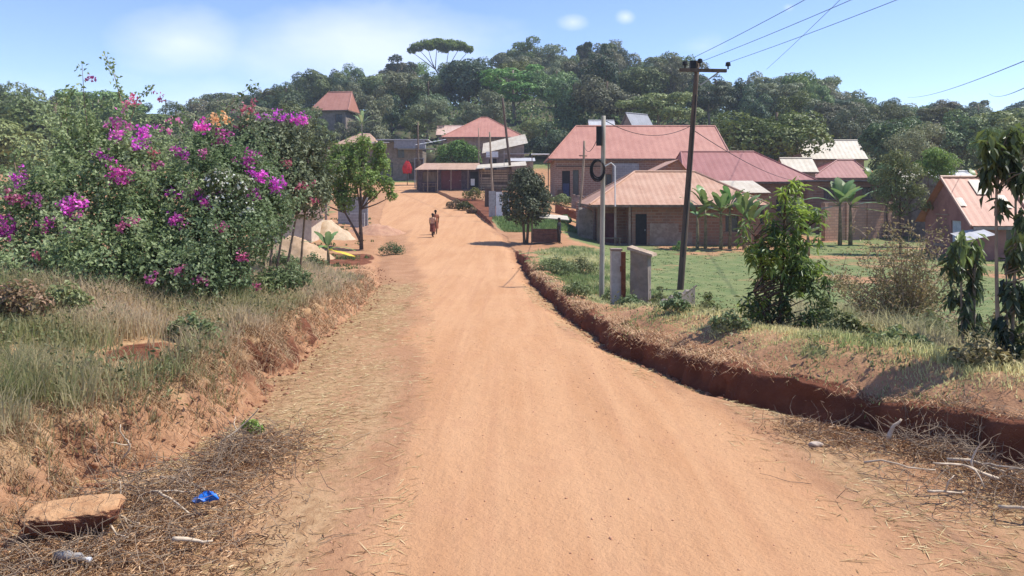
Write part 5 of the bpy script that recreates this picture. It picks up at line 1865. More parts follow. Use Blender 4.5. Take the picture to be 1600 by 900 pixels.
lob = px_lobes([(552, 246, 26), (522, 268, 27, -.5), (592, 258, 20, .6), (542, 286, 26, .4), (574, 282, 20, -.6), (508, 298, 22, .5), (566, 226, 15), (604, 288, 14, -.3), (528, 240, 17), (594, 232, 12, .4), (538, 312, 20), (494, 282, 16), (612, 306, 9), (484, 306, 13), (580, 304, 12, .4)], 42, c)
gt = thing('roadside_tree', 'bright green leafy tree on a forked thin trunk at the roadside bend', 'tree', c)
t = MB()
t.tube([(0, 0, -.4), (-.03, 0, .8), (-.08, 0, 1.7), (-.05, 0, 2.8), (-.1, 0, 4.2)], [.12, .10, .09, .07, .03], 8)
t.tube(bez((-.02, 0, .35), (-.35, -.1, 1.1), (-.9, 0, 2.0), 6) + [Vector((-1.3, 0, 3.0))], [.09, .08, .07, .06, .055, .05, .025], 7)
for l in lob:
    cc = Vector(l[:3])
    a = Vector((-.07, 0, 2.2)) if cc.x > -.7 else Vector((-.9, 0, 2.0))
    t.tube(bez(a, (a + cc) / 2 + Vector((0, 0, -.2)), cc, 5), [.05, .042, .034, .025, .012], 5)
t.build('trunk', BARK, gt, smooth=True)
add_leaves('crown', foliage(lob, 9500, .17, .10, seed=31, inner=.3, noise_amp=.6), L_BRIGHT, gt)

c = base(821, 46)
lob = px_lobes([(820, 292, 27), (842, 308, 20), (802, 310, 21), (822, 325, 26, -.4), (820, 276, 17), (845, 328, 16), (799, 331, 16), (822, 303, 30, .5), (838, 286, 15), (812, 338, 15, .3), (834, 340, 14)], 46, c)
rt_ = thing('round_tree', 'dense grey green ball shaped tree on two short stems beside the plank stall', 'tree', c)
t = MB()
for dx in (-.09, .12):
    t.tube([(dx * .5, 0, -.4), (dx, 0, .5), (dx * 1.6, 0, 1.6), (dx * 2, .1, 2.6)], [.10, .085, .075, .04], 7)
for l in lob:
    t.tube(bez((.05, 0, 1.4), (l[0] * .4, l[1], 1.8), l[:3], 5), [.05, .04, .03, .02, .01], 4)
t.build('trunk', BARK, rt_, smooth=True)
add_leaves('crown', foliage(lob, 12000, .15, .08, seed=32, inner=.45, noise_amp=.3), leaf_mat('round_tree_leaf', (.03, .045, .022), (.075, .10, .05), (.14, .17, .09), .25), rt_)

c = base(716, 93)
lob = px_lobes([(716, 236, 18), (696, 240, 15), (736, 240, 15), (706, 248, 14), (728, 250, 15), (716, 228, 10), (744, 250, 9), (690, 250, 9)], 93, c)
tree('shade_tree', 'low dense bright green shade tree growing over the maroon kiosk', 'tree', c, lob, [(0, 0, -.4), (0, .1, 1), (.1, 0, 2.4), (0, 0, 3.4)], .2, 5000, .26, .15, L_BRIGHT, BARK, seed=33, inner=.5)


def bush(name, label, loc, lobes, n, ln, wd, leaf, stems=6, r=.02, cat='bush', grp=None, seed=1, **kw):
    root = thing(name, label, cat, loc, 0, grp)
    t = MB()
    for i in range(stems):
        l = lobes[i % len(lobes)]
        e = Vector(l[:3]) + Vector(rand_dirs(1)[0]) * l[3] * .5
        t.tube(bez((random.uniform(-.12, .12), random.uniform(-.12, .12), -.1), (e.x * .3, e.y * .3, e.z * .6), e, 6), [r, r * .9, r * .8, r * .6, r * .45, r * .25], 5)
    t.build('stem', STICK_DARK, root, smooth=True)
    add_leaves('foliage', foliage(lobes, n, ln, wd, seed=seed, **kw), leaf, root)
    return root


for px, Y, w_, h_, lab, lf in ((712, 70, .9, .75, 'brownish yellow low bush on the red earth edge, nearest the road top', L_DRYLEAF), (726, 68.5, .75, .8, 'yellow green low bush in the row above the red cut', L_OLIVE),
                               (741, 74, 1.15, 1.15, 'rounded yellow green bush in front of the plank shack', L_OLIVE), (738, 66, .5, .5, 'small dry tuft bush at the end of the red cut', L_DRYLEAF),
                               (877, 69, 1.1, 1.0, 'low green bush below the doorway of the salmon roofed house', L_FOREST), (881, 58, .6, .8, 'small dark bush on the yard slope by the rubble wall', L_FOREST)):
    c = base(px, Y)
    bush('low_bush', lab, c, [(0, 0, h_ * .5, w_ * .6, .8), (-w_ * .6, .1, h_ * .42, w_ * .45, .8), (w_ * .6, -.1, h_ * .42, w_ * .45, .8), (.1, .1, h_ * .75, w_ * .4, .8)], 1300, .13, .07, lf, seed=px, cat='bush', grp='bushes of the upper yards')

# ------------------------------------------------------------------ bananas


def banana(name, label, loc, leaves, stems=((0, 0, 2.0),), seed=1, yellow=(), mat=None, big=1.0, r=.11, cat='banana plant', grp=None):
    """leaves: (stem index, azimuth deg, rise deg, length, width)"""
    rs_ = random.Random(seed)
    root = thing(name, label, cat, loc, 0, grp)
    for (sx, sy, sh) in stems:
        MB().tube([(sx, sy, -.3), (sx + .03, sy, sh * .4), (sx + .02, sy, sh * .8), (sx, sy, sh + .15)], [r * 1.2, r, r * .8, r * .4], 8).build('stem', plain('banana_stem', (.24, .20, .11), (.14, .11, .06), 5, .7, .3), root, smooth=True)
    for i, (si, az, rise, L, wd) in enumerate(leaves):
        L, wd = L * big, wd * big * .95
        sx, sy, sh = stems[si]
        a = R(az)
        d = Vector((math.cos(a), math.sin(a), 0))
        p0 = Vector((sx, sy, sh))
        e = R(rise)
        droop = L * (.55 if 0 < rise < 40 else .3 if rise >= 40 else .15) * rs_.uniform(.7, 1.2)
        n = 16
        mid = p0 + d * (L * .55 * math.cos(e)) + Vector((0, 0, L * .62 * math.sin(e) + .1))
        end = p0 + d * (L * math.cos(e * .8)) + Vector((0, 0, L * math.sin(e) * .9 - droop * .6))
        pts = bez(p0, mid, end, n)
        S = d.cross(Vector((0, 0, 1)))
        V, Fc, T = [], [], []
        tear = rs_.random()
        for j, p in enumerate(pts):
            t = j / (n - 1)
            wv = 0 if t < .12 else wd * .5 * min(1, (t - .12) * 5) * (1 - max(0, (t - .72) / .28) ** 2)
            if j % 3 == 2:
                wv *= .72 + .2 * tear
            tang = (pts[min(j + 1, n - 1)] - pts[max(j - 1, 0)]).normalized()
            up = S.cross(tang) * -1
            if up.z < 0:
                up = -up
            V += [p + S * wv - up * wv * .32 + up * .05, p, p - S * wv - up * wv * .32 + up * .05]
            T += [.62 + .2 * rs_.random(), .95, .62 + .2 * rs_.random()]
        for j in range(n - 1):
            for q in (0, 1):
                Fc.append((j * 3 + q, j * 3 + q + 1, (j + 1) * 3 + q + 1, (j + 1) * 3 + q))
        b_ = rs_.uniform(-.35, .05)
        me = fast_mesh('leaf', np.array([v[:] for v in V]), np.array(Fc), np.clip(np.array(T) + b_, 0, 1))
        add_obj('leaf', me, (L_YELLOW if i in yellow else (mat or L_BANANA)), root, True, label='yellowed dying leaf' if i in yellow else None)
    return root


c = base(1112, 47.5)
lv = []
rsb = random.Random(4)
for si in range(6):
    for q in range(7):
        lv.append((si, rsb.uniform(0, 360), rsb.choice((25, 45, 60, 70, 78, 82)), rsb.uniform(1.7, 2.5), rsb.uniform(.42, .6)))
banana('banana_plant', 'banana clump with tall broad leaves against the orange roofed house', c, lv,
       ((-.9, 0, 1.9), (-.3, .4, 2.3), (.5, -.2, 2.2), (1.2, .3, 2.4), (1.9, -.3, 1.9), (2.4, .2, 1.4)), 3, r=.10)
c = base(1318, 51)
banana('banana_plant', 'banana plant with two brown stems in front of the pale compound wall', c,
       [(0, 175, 30, 2.3, .5), (0, 185, -5, 2.0, .5), (0, 95, 75, 1.9, .45), (0, 15, 50, 2.0, .5), (0, 265, 35, 1.7, .5), (0, 140, 60, 1.8, .45),
        (1, 5, 20, 2.3, .5), (1, -10, -5, 2.0, .5), (0, 75, 82, 2.3, .45), (1, 110, 80, 2.4, .45), (0, 30, 70, 2.2, .5), (1, 200, 55, 1.9, .5), (0, 300, 55, 1.8, .5), (1, 60, 65, 2.0, .5), (1, 280, 40, 1.7, .45), (1, 150, 65, 1.8, .5), (1, 350, 45, 2.1, .5)],
       ((-.25, 0, 2.6), (.55, .25, 2.5)), 5, r=.13, big=1.2)
c = base(1248, 46)
banana('banana_plant', 'young bright green banana behind the mango bush', c, [(0, 120, 55, 1.9, .5), (0, 60, 70, 1.8, .45), (0, -10, 20, 1.9, .45), (0, 200, 35, 1.6, .45), (0, 275, 50, 1.4, .45)], ((0, 0, 2.0),), 6)
c = base(512, 33)
banana('banana_plant', 'small roadside banana with pale green leaves and one yellow fallen leaf', c,
       [(0, 150, 60, 1.2, .32), (0, 200, 35, 1.25, .34), (0, 60, 70, 1.15, .3), (0, 10, 15, 1.2, .34), (0, 262, 30, 1.0, .32), (0, 340, -6, 1.35, .42), (0, 100, 78, 1.1, .3)],
       ((0, 0, .62),), 8, yellow=(5,), r=.07)
c = base(566, 100)
banana('banana_plant', 'solitary banana with upright pale leaves above the tan roofed low house', c, [(0, 100, 80, 2.8, .45), (0, 30, 60, 2.4, .45), (0, 150, 60, 2.4, .45), (0, 5, 35, 2.2, .45), (0, 180, 35, 2.2, .45), (0, 270, 60, 2, .45)], ((0, 0, 7.0),), 9,
       mat=leaf_mat('pale_banana_leaf', (.12, .2, .06), (.22, .32, .12), (.32, .42, .2), .35))
for i, (px, Y, h_, lab) in enumerate(((1500, 62, 4.2, 'upright banana behind the grey white shed, taller of the two'), (1524, 66, 3.8, 'upright banana behind the grey white shed, shorter of the two'),
                                      (1365, 66, 4.0, 'banana showing its leaves over the dark brick house'), (1262, 43, 1.7, 'low banana sprout at the near end of the pale compound wall'))):
    banana('banana_plant', lab, base(px, Y), [(0, a + i * 23, r_, h_ * .55, .5) for a, r_ in ((10, 60), (60, 78), (120, 75), (175, 50), (230, 45), (300, 50), (340, 25))], ((0, 0, h_ * .66),), 11 + i)

# ------------------------------------------------------------------ small garden trees on the right
for px, Y, top, lst, lab, lf in (
        (1406, 44, 222, [(1400, 250, 22), (1385, 275, 20, .5), (1420, 270, 22, -.4), (1405, 295, 26), (1378, 305, 16), (1432, 300, 18), (1405, 325, 18), (1445, 320, 14)], 'thin stemmed feathery tree in front of the dark brick house', L_WEED),
        (1430, 62, 190, [(1425, 215, 22), (1450, 205, 20, 1), (1400, 225, 20), (1440, 235, 22), (1412, 245, 18)], 'leafy mid green tree above the cream roofed shed', L_GREY),
        (1550, 58, 190, [(1548, 215, 20), (1530, 228, 18), (1565, 222, 18), (1550, 242, 20)], 'leafy tree right above the rusty ridge behind the tall sapling', L_FOREST),
        (1385, 57, 255, [(1385, 268, 16), (1370, 280, 15), (1400, 285, 15), (1386, 298, 14)], 'dusty shrubby tree against the roof slab of the dark brick house', L_WEED),
        (1468, 50, 225, [(1460, 245, 18), (1480, 255, 18), (1445, 262, 16), (1470, 272, 20)], 'small bright tree over the cream roofed shed', L_BRIGHT),
        (1238, 53, 290, [(1238, 320, 16), (1228, 335, 12), (1250, 333, 14), (1240, 345, 13)], 'small dark leaved tree between the lean-to shed and the compound wall', L_FOREST)):
    c = base(px, Y)
    lob = px_lobes(lst, Y, c, .8)
    tree('garden_tree', lab, 'tree', c, lob, [(0, 0, -.3), (.05, 0, 1.0), (0, .05, 2.2), (.05, 0, 3.4)], .07, 2600, .24, .07, lf, BARK, seed=px, inner=.25, noise_amp=.4)

# ------------------------------------------------------------------ bougainvillea mass on the left bank


def pxl(lst):
    return [tuple(at(px, py, Y)) + (r * Y / F, fl) for px, py, r, Y, fl in lst]


BL = pxl([(25, 375, 78, 13.2, 1), (110, 335, 88, 13.6, 1), (205, 315, 78, 14.0, 1), (135, 258, 48, 14.2, 1), (195, 250, 46, 14.4, 1), (55, 435, 78, 12.4, .9), (150, 430, 84, 12.4, .9),
          (245, 420, 78, 12.8, .9), (262, 325, 66, 13.8, 1), (250, 262, 44, 14.6, 1), (-45, 370, 90, 13.4, 1), (-60, 440, 90, 12.4, .9), (78, 300, 42, 14.0, 1), (200, 375, 74, 13.0, 1), (165, 215, 24, 14.6, 1.1), (112, 225, 22, 14.5, 1.2), (30, 310, 26, 13.6, 1)])
BR = pxl([(325, 385, 72, 13.4, .95), (380, 360, 58, 13.8, .95), (330, 300, 72, 14.4, 1), (385, 300, 62, 14.8, 1), (422, 335, 40, 14.8, 1), (330, 245, 40, 15.2, 1), (300, 430, 62, 12.8, .9), (345, 432, 50, 13.2, .9), (360, 262, 40, 15.4, 1)])
BG = pxl([(425, 232, 44, 18.5, 1), (468, 248, 42, 19, 1), (390, 225, 38, 19, 1), (440, 285, 56, 18.5, 1), (475, 300, 42, 19, 1), (400, 260, 55, 19, 1)])


def front_of(lobes, px, py):
    d = Vector(((px - 800) / F, 1, -(py - YH) / F))
    best = None
    for (x, y, z, r, fl) in lobes:
        o = Vector((0, 0, EYE)) - Vector((x, y, z))
        dd, oo = Vector((d.x, d.y, d.z / fl)), Vector((o.x, o.y, o.z / fl))
        A, B, C = dd.dot(dd), 2 * oo.dot(dd), oo.dot(oo) - r * r
        D = B * B - 4 * A * C
        if D > 0:
            t = (-B - math.sqrt(D)) / (2 * A)
            if best is None or t < best:
                best = t
    return best


def bougainvillea(label, lobes, n, clusters, leaf, sprays=(), seed=1, bare_stems=14, Ybase=12.6, pxs=(0, 300), ln=.072, wd=.043):
    xs = [l[0] for l in lobes]
    org = Vector(((min(xs) + max(xs)) / 2, Ybase, 0))
    org.z = gz(org.x, org.y)
    root = thing('bougainvillea_bush', label, 'bush', org, 0, 'bougainvillea along the bank')
    L = [(l[0] - org.x, l[1] - org.y, l[2] - org.z, l[3], l[4]) for l in lobes]
    t = MB()
    for i in range(bare_stems):
        px = pxs[0] + (pxs[1] - pxs[0]) * (i + random.random()) / bare_stems
        a = base(px, Ybase + random.uniform(-.4, .8)) - org
        l = min(L, key=lambda q: abs(q[0] - a.x) + random.random())
        e = Vector(l[:3]) + Vector(rand_dirs(1)[0]) * l[3] * .6
        t.tube(bez(a - Vector((0, 0, .1)), Vector(((a.x + e.x) / 2 + random.uniform(-.3, .3), (a.y + e.y) / 2, e.z * .7)), e, 7), [.035, .03, .028, .024, .02, .014, .008], 5)
    ext_ = []
    for sp3 in sprays:      # long arching shoots: pixel path at one distance
        Y = sp3[0]
        pts = [at(px, py, Y + .1 * i) - org for i, (px, py) in enumerate(sp3[1])]
        fine = []
        for i in range(len(pts) - 1):
            for q in range(8):
                fine.append(pts[i].lerp(pts[i + 1], q / 8))
        fine.append(pts[-1])
        t.tube(fine, [.014 * (1 - .8 * i / len(fine)) for i in range(len(fine))], 4)
        m = sp3[2]
        idx = RNG.integers(0, len(fine), m)
        P_ = np.array([fine[i][:] for i in idx]) + RNG.normal(size=(m, 3)) * .05
        ext_.append(leaf_cards(P_, rand_dirs(m), rand_dirs(m) + np.array([0, 0, .5]), .09, .055, np.clip(RNG.random(m) * .6 + .1, 0, 1)))
    t.build('stem', STICK_DARK, root, smooth=True)

    def tf(P):      # sparse new shoots are paler
        return -.05 + .22 * fbm(P[:, 0] * .7, P[:, 2] * .9, seed + 5, 2)
    parts = [foliage(L, n, ln, wd, seed=seed, inner=.55, noise_amp=.4, under=.7, up=.35, hang=.25, tintfn=tf)]
    # stray shoots that break the outline
    for l in L:
        m = 13
        for _ in range(m):
            d = Vector(rand_dirs(1)[0])
            d.z = abs(d.z) * .9 + .1
            a = Vector(l[:3]) + Vector((d.x, d.y, d.z * l[4])) * l[3] * .9
            q = random.uniform(.25, .8)
            cnt = int(26 * q / .4)
            tt_ = RNG.random(cnt)[:, None]
            P_ = np.array(a[:]) + np.array((d + Vector((0, 0, .4))).normalized()[:]) * q * tt_ + RNG.normal(size=(cnt, 3)) * .035
            parts.append(leaf_cards(P_, rand_dirs(cnt) + np.array(d[:]) * .5, rand_dirs(cnt) + np.array([0, 0, .6]), ln, wd, np.clip(RNG.random(cnt) * .5 + .35, 0, 1)))
    add_leaves('foliage', merge(parts + ext_), leaf, root)
    for (px, py, rx, ry, cnt, fm_) in clusters:
        cnt = int(cnt * .85)
        t0 = front_of(lobes, px, py)
        Yc = (t0 if t0 else lobes[0][1]) - .02
        c0 = np.array((at(px, py, Yc) - org)[:])
        g = RNG.normal(size=(cnt, 3)) * np.array((rx * .40 * Yc / F, .07, ry * .40 * Yc / F))
        # bracts sit in twos and threes on arching twigs
        cen = c0 + g
        cen = cen[RNG.integers(0, max(3, cnt // 6), cnt)] + RNG.normal(size=(cnt, 3)) * .03
        V_ = leaf_cards(cen, rand_dirs(cnt), unit(RNG.normal(size=(cnt, 3)) + np.array([0, -.5, .6])), RNG.uniform(.045, .075, cnt), RNG.uniform(.035, .055, cnt), np.clip(RNG.normal(.5, .25, cnt), 0, 1), .12, .05)
        add_leaves('blossom', V_, fm_, root)
    return root


M_ = MAGENTA
CL1 = [(115, 322, 30, 18, 260, M_), (190, 275, 26, 20, 240, M_), (186, 190, 26, 24, 150, PINKF), (214, 225, 20, 12, 160, M_), (229, 205, 18, 10, 110, M_), (205, 155, 18, 18, 60, PINKF), (162, 247, 15, 18, 90, M_),
       (8, 355, 18, 24, 220, M_), (70, 353, 12, 9, 90, M_), (30, 282, 12, 22, 110, M_), (26, 312, 18, 16, 110, PINKF), (240, 240, 10, 7, 50, PINKF), (104, 360, 8, 14, 60, M_), (145, 126, 8, 6, 30, PINKF),
       (235, 432, 9, 8, 50, PINKF), (232, 262, 26, 10, 60, PINKF), (188, 355, 14, 16, 60, PINKF), (55, 310, 22, 14, 60, PINKF), (210, 345, 12, 10, 40, PINKF), (245, 150, 14, 12, 30, PINKF), (60, 400, 8, 8, 30, PINKF), (178, 215, 22, 16, 70, M_), (275, 190, 30, 20, 40, PINKF)]
CL2 = [(290, 303, 44, 12, 260, M_), (320, 318, 14, 16, 120, M_), (312, 197, 14, 12, 140, M_), (350, 215, 22, 18, 170, M_), (386, 250, 18, 18, 140, M_), (405, 275, 24, 14, 180, M_), (430, 290, 16, 12, 170, M_), (276, 343, 14, 12, 110, M_),
       (278, 423, 10, 8, 60, PINKF), (315, 437, 9, 7, 50, PINKF), (375, 402, 11, 9, 60, PINKF), (342, 358, 10, 10, 50, PINKF), (281, 238, 14, 9, 70, M_), (320, 241, 9, 8, 50, PINKF), (395, 305, 18, 10, 110, M_), (345, 188, 40, 14, 120, SALMONF), (395, 168, 22, 14, 70, PINKF), (405, 445, 8, 6, 30, PINKF)]
CL3 = [(436, 181, 34, 10, 260, M_), (468, 188, 22, 9, 190, M_), (452, 255, 10, 10, 60, PINKF), (492, 312, 12, 8, 60, PINKF), (470, 290, 24, 8, 60, PINKF), (380, 190, 20, 24, 90, PINKF)]
bougainvillea('sprawling magenta bougainvillea with long wild shoots, nearest the camera on the bank', BL, 40000, CL1, L_BOUG,
              sprays=((14.4, [(205, 230), (190, 160), (178, 115), (163, 84)], 90), (14.5, [(140, 230), (132, 160), (128, 98)], 60), (14.6, [(200, 200), (215, 155), (238, 136)], 50), (14.3, [(95, 200), (100, 160), (110, 140)], 60),
                       (14.2, [(110, 260), (104, 190), (100, 150)], 90), (13.2, [(30, 300), (22, 250), (30, 230)], 50)), seed=41, pxs=(-60, 260))
bougainvillea('bougainvillea with dense magenta clusters on the end of the bank toward the road', BR, 24000, CL2, L_BOUG,
              sprays=((15.2, [(330, 230), (345, 180), (372, 150), (400, 130)], 70), (15, [(300, 230), (280, 195), (270, 180)], 50)), seed=42, pxs=(265, 375), Ybase=13.4)
bougainvillea('grey green bougainvillea with a magenta crest, standing behind the dense one', BG, 15000, CL3, L_GREY, seed=43, pxs=(400, 470), Ybase=18.4, ln=.10, wd=.055, bare_stems=5)
# the white flowering one growing through
wl = pxl([(345, 285, 26, 13.55, .8), (372, 290, 24, 13.6, .8), (340, 318, 20, 13.4, .8), (380, 325, 18, 13.5, .8)])
o_ = Vector((wl[0][0], 13.6, gz(wl[0][0], 13.6)))
wb = thing('white_bougainvillea', 'white flowering bougainvillea growing through the magenta one', 'bush', o_)
wl = [(l[0] - o_.x, l[1] - o_.y, l[2] - o_.z, l[3], l[4]) for l in wl]
t = MB()
for l in wl:
    t.tube(bez((random.uniform(-.2, .2), 0, 0), (l[0] * .4, l[1], l[2] * .6), l[:3], 6), [.022, .02, .018, .014, .01, .006], 5)
t.build('stem', STICK_DARK, wb)
add_leaves('foliage', foliage(wl, 900, .08, .05, seed=61), L_BOUG, wb)
for l, cnt in zip(wl, (130, 90, 60, 40)):
    add_leaves('blossom', foliage([l], cnt, .065, .05, seed=62 + cnt, inner=.8), WHITEF, wb)

# ------------------------------------------------------------------ leafy saplings on the right verge


def whorls(centres, nleaf, L, Wd, droop, tint, spread=.16, tv=.12):
    """leaves radiating from shoot tips"""
    C, D, N, T = [], [], [], []
    for c_, up_, tn in centres:
        n = int(nleaf * random.uniform(.75, 1.25))
        a = RNG.random(n) * 2 * math.pi
        e = RNG.normal(droop, .38, n)
        d = np.stack([np.cos(a) * np.cos(e), np.sin(a) * np.cos(e), np.sin(e)], 1)
        pos = np.array(c_) + d * L * .5 + np.stack([RNG.normal(0, .02, n), RNG.normal(0, .02, n), RNG.normal(0, spread * .4, n)], 1)
        nn = np.cross(d, np.stack([-np.sin(a), np.cos(a), np.zeros(n)], 1))
        nn = nn * np.sign(nn[:, 2:3] + 1e-6) + RNG.normal(size=(n, 3)) * .25
        C.append(pos)
        D.append(d)
        N.append(nn)
        T.append(np.clip(RNG.normal(tn, tv, n), 0, 1))
    C, D, N, T = (np.concatenate(q) for q in (C, D, N, T))
    s = RNG.uniform(.7, 1.2, len(C))
    return leaf_cards(C, D, N, L * s, Wd * s, T, .18, .22)


def sapling(name, label, loc, tips, stems, nleaf, L, Wd, droop, leaf, bark=BARK, r=.022, cat='sapling'):
    root = thing(name, label, cat, loc, 0)
    t = MB()
    for a, b_, r_ in stems:
        t.tube(bez(a, (Vector(a) + Vector(b_)) / 2 + Vector((random.uniform(-.06, .06), 0, 0)), b_, 8), [r_ * (1 - .6 * i / 7) for i in range(8)], 6)
    for c_, up_, tn in tips:
        s_ = min(stems, key=lambda q: (Vector(q[1]) - Vector(c_)).length + (Vector(q[0]) - Vector(c_)).length * .6)
        a, b_ = Vector(s_[0]), Vector(s_[1])
        k = max(0, min(1, (c_[2] - a.z - .18) / max(.1, b_.z - a.z)))
        t.tube(bez(a.lerp(b_, k), a.lerp(b_, min(1, k + .1)) * .4 + Vector(c_) * .6, c_, 5), [r * .55, r * .45, r * .4, r * .32, r * .2], 4)
    t.build('stem', bark, root, smooth=True)
    add_leaves('foliage', whorls(tips, nleaf, L, Wd, droop, None), leaf, root)
    return root


def tips_px(lst, Y, org, n_per=1):
    out = []
    for px, py, r, n, tn in lst:
        for _ in range(n):
            a, q = random.random() * math.tau, math.sqrt(random.random())
            y = Y + random.uniform(-.45, .45) * max(.25, r / 50)
            p = at(px + r * q * math.cos(a), py + r * q * math.sin(a), y) - org
            out.append((tuple(p), 1, min(1, max(0, random.gauss(tn, .10)))))
    return out


Ym = 12.2
c = base(1215, Ym)
tips = tips_px([(1240, 308, 24, 13, .85), (1222, 345, 34, 10, .72), (1185, 372, 34, 14, .55), (1200, 385, 30, 9, .85), (1250, 392, 40, 18, .6), (1215, 425, 46, 20, .5), (1258, 438, 38, 14, .35), (1205, 462, 38, 12, .3),
                (1245, 480, 38, 14, .2), (1225, 415, 30, 10, .9), (1178, 510, 22, 8, .3), (1175, 480, 18, 7, .85), (1170, 532, 16, 5, .15), (1262, 345, 22, 7, .75), (1268, 415, 26, 7, .6), (1190, 420, 22, 7, .75)], Ym, c)
sapling('mango_bush', 'dense young mango bush with lime green new leaves on the verge', c, tips,
        [((0, 0, -.1), (.12, 0, 2.2), .035), ((-.05, 0, -.1), (-.35, .1, 1.5), .028), ((.05, .1, -.1), (.45, .2, 1.5), .028), ((-.1, -.1, -.1), (-.45, -.2, .6), .02)], 13, .17, .042, -.35, L_MANGO)
Yd = 9.0
c = base(1562, Yd)
tips = tips_px([(1552, 225, 18, 8, .7), (1592, 218, 18, 8, .7), (1568, 248, 20, 8, .35), (1548, 268, 10, 3, .3), (1590, 268, 18, 5, .25), (1562, 318, 8, 2, .25), (1600, 330, 8, 2, .3),
                (1606, 378, 18, 5, .6), (1588, 405, 14, 4, .3), (1575, 450, 16, 4, .2), (1598, 470, 18, 5, .25), (1572, 505, 14, 3, .2), (1596, 525, 16, 4, .25), (1635, 260, 30, 8, .4), (1640, 400, 30, 7, .3)], Yd, c)
sapling('tall_sapling', 'tall thin sapling with heavy drooping dark leaves at the edge of the verge', c, tips, [((0, 0, -.1), (-.03, 0, 2.45), .028), ((.12, 0, -.1), (.25, .1, 2.5), .024), ((.05, 0, -.1), (.1, .05, 1.2), .02)], 14, .19, .062, -.85, L_DROOP, BARK_PALE)
c = base(1508, 9.9)
tips = tips_px([(1500, 385, 16, 6, .6), (1490, 412, 18, 7, .3), (1515, 415, 16, 5, .25), (1512, 450, 16, 5, .2), (1528, 385, 12, 3, .75), (1520, 490, 18, 5, .15), (1535, 520, 14, 4, .2), (1482, 470, 10, 2, .3)], 9.9, c)
sapling('short_sapling', 'shorter sapling with hanging dark leaves beside the tall thin one', c, tips, [((0, 0, -.1), (-.05, 0, 1.35), .022), ((.08, 0, -.1), (.12, 0, 1.2), .018)], 13, .17, .055, -.85, L_DROOP, BARK_PALE)

# dry brown shrub with many bare twigs
c = base(1412, 12.3)
ds = thing('dry_shrub', 'large dry brown shrub of thin bare branches between the mango bush and the saplings', 'shrub', c)
t = MB()
tipsP = []
rs = random.Random(3)
for i in range(64):
    a = rs.uniform(0, math.tau)
    sp_r = rs.uniform(.2, 1.0)
    e = Vector((math.cos(a) * sp_r * 1.35, math.sin(a) * sp_r * .9, rs.uniform(.9, 2.05) * (1.12 - .4 * sp_r)))
    st = Vector((rs.uniform(-.22, .22), rs.uniform(-.2, .2), -.08))
    pts = bez(st, Vector((e.x * .25, e.y * .25, e.z * .55)), e, 8)
    pts = [p + Vector((rs.uniform(-.02, .02), rs.uniform(-.02, .02), 0)) for p in pts]
    t.tube(pts, [.014, .012, .011, .009, .008, .006, .005, .003], 4)
    for j in range(3, 8):
        for _ in range(2):
            d = Vector((rs.uniform(-1, 1), rs.uniform(-1, 1), rs.uniform(.1, 1))).normalized() * rs.uniform(.15, .38)
            t.tube([pts[j], pts[j] + d * .5 + Vector((0, 0, .03)), pts[j] + d], [.005, .004, .0025], 3)
            tipsP.append(pts[j] + d)
            tipsP.append(pts[j] + d * .6)
t.build('twig', plain('tan_dry_twig', (.40, .31, .21), (.27, .20, .135), 12, .9, .3), ds)
n = len(tipsP) * 5
P_ = np.array([tipsP[i % len(tipsP)][:] for i in range(n)]) + RNG.normal(size=(n, 3)) * .05
add_leaves('foliage', leaf_cards(P_, rand_dirs(n) - np.array([0, 0, .4]), rand_dirs(n), .065, .026, np.clip(RNG.normal(.5, .3, n), 0, 1)), L_DRYLEAF, ds)

for px, Y, w_, h_, lab, lf, cnt in ((1105, 15.2, .28, .62, 'small spiky brown tipped plant right of the broken wall', L_OLIVE, 420), (1062, 44, .45, .8, 'small green bush at the foot of the orange roofed house wall', L_BRIGHT, 700),
                                    (1030, 23.5, .25, .75, 'sparse dark weed standing behind the grey gate pillar', L_FOREST, 300), (1350, 13.2, .8, .5, 'low spreading green bush under the dry shrub', L_WEED, 1700), (1290, 12.4, .45, .75, 'thin leggy weed bush right of the mango bush', L_WEED, 700),
                                    (1450, 11.5, .9, .55, 'low tangled green bush between the dry shrub and the saplings', L_WEED, 1500), (1572, 10.5, .7, .9, 'dusty weed bush behind the tall sapling', L_DRYLEAF, 1200), (1480, 13.5, .9, 1.1, 'straw coloured weed bush behind the shorter sapling', L_DRYLEAF, 1800),
                                    (1372, 15, 1.0, .9, 'pale weedy bush behind the dry shrub', L_WEED, 1500), (953, 24.4, .3, .5, 'small dark bush at the foot of the pale pole', L_FOREST, 350),
                                    (1140, 11.6, .30, .26, 'low weed tuft on the bank slope just left of the mango bush', L_WEED, 420), (1325, 10.6, .34, .28, 'low green weed on the bank slope below the dry shrub', L_WEED, 520),
                                    (1402, 9.7, .40, .2, 'flat green weed mat on the bare bank slope nearest the trench brush', L_WEED, 620), (1538, 8.7, .38, .30, 'straw tipped weed at the foot of the tall sapling', L_DRYLEAF, 520),
                                    (1055, 13.6, .26, .34, 'small upright weed on the verge in front of the broken wall', L_WEED, 380), (985, 16.8, .34, .22, 'low weed patch on the verge in front of the gate pillars', L_WEED, 480),
                                    (900, 19.5, .4, .3, 'low weed patch at the trench lip left of the white pillar', L_WEED, 520), (868, 29, .9, .55, 'wide low weed clump beside the footpath, nearest the trench', L_WEED, 1500), (908, 31, .9, .65, 'wide low weed clump left of the pale pole', L_WEED, 1500)):
    c = base(px, Y)
    bush('weed_bush', lab, c, [(0, 0, h_ * .5, w_ * .55, .9), (-w_ * .55, .1, h_ * .38, w_ * .42, .9), (w_ * .55, -.1, h_ * .4, w_ * .42, .9), (.05, .1, h_ * .78, w_ * .35, 1)], cnt, .085, .035, lf, seed=px, stems=7, r=.01, inner=.2, cat='bush', grp='weed bushes of the field edge')
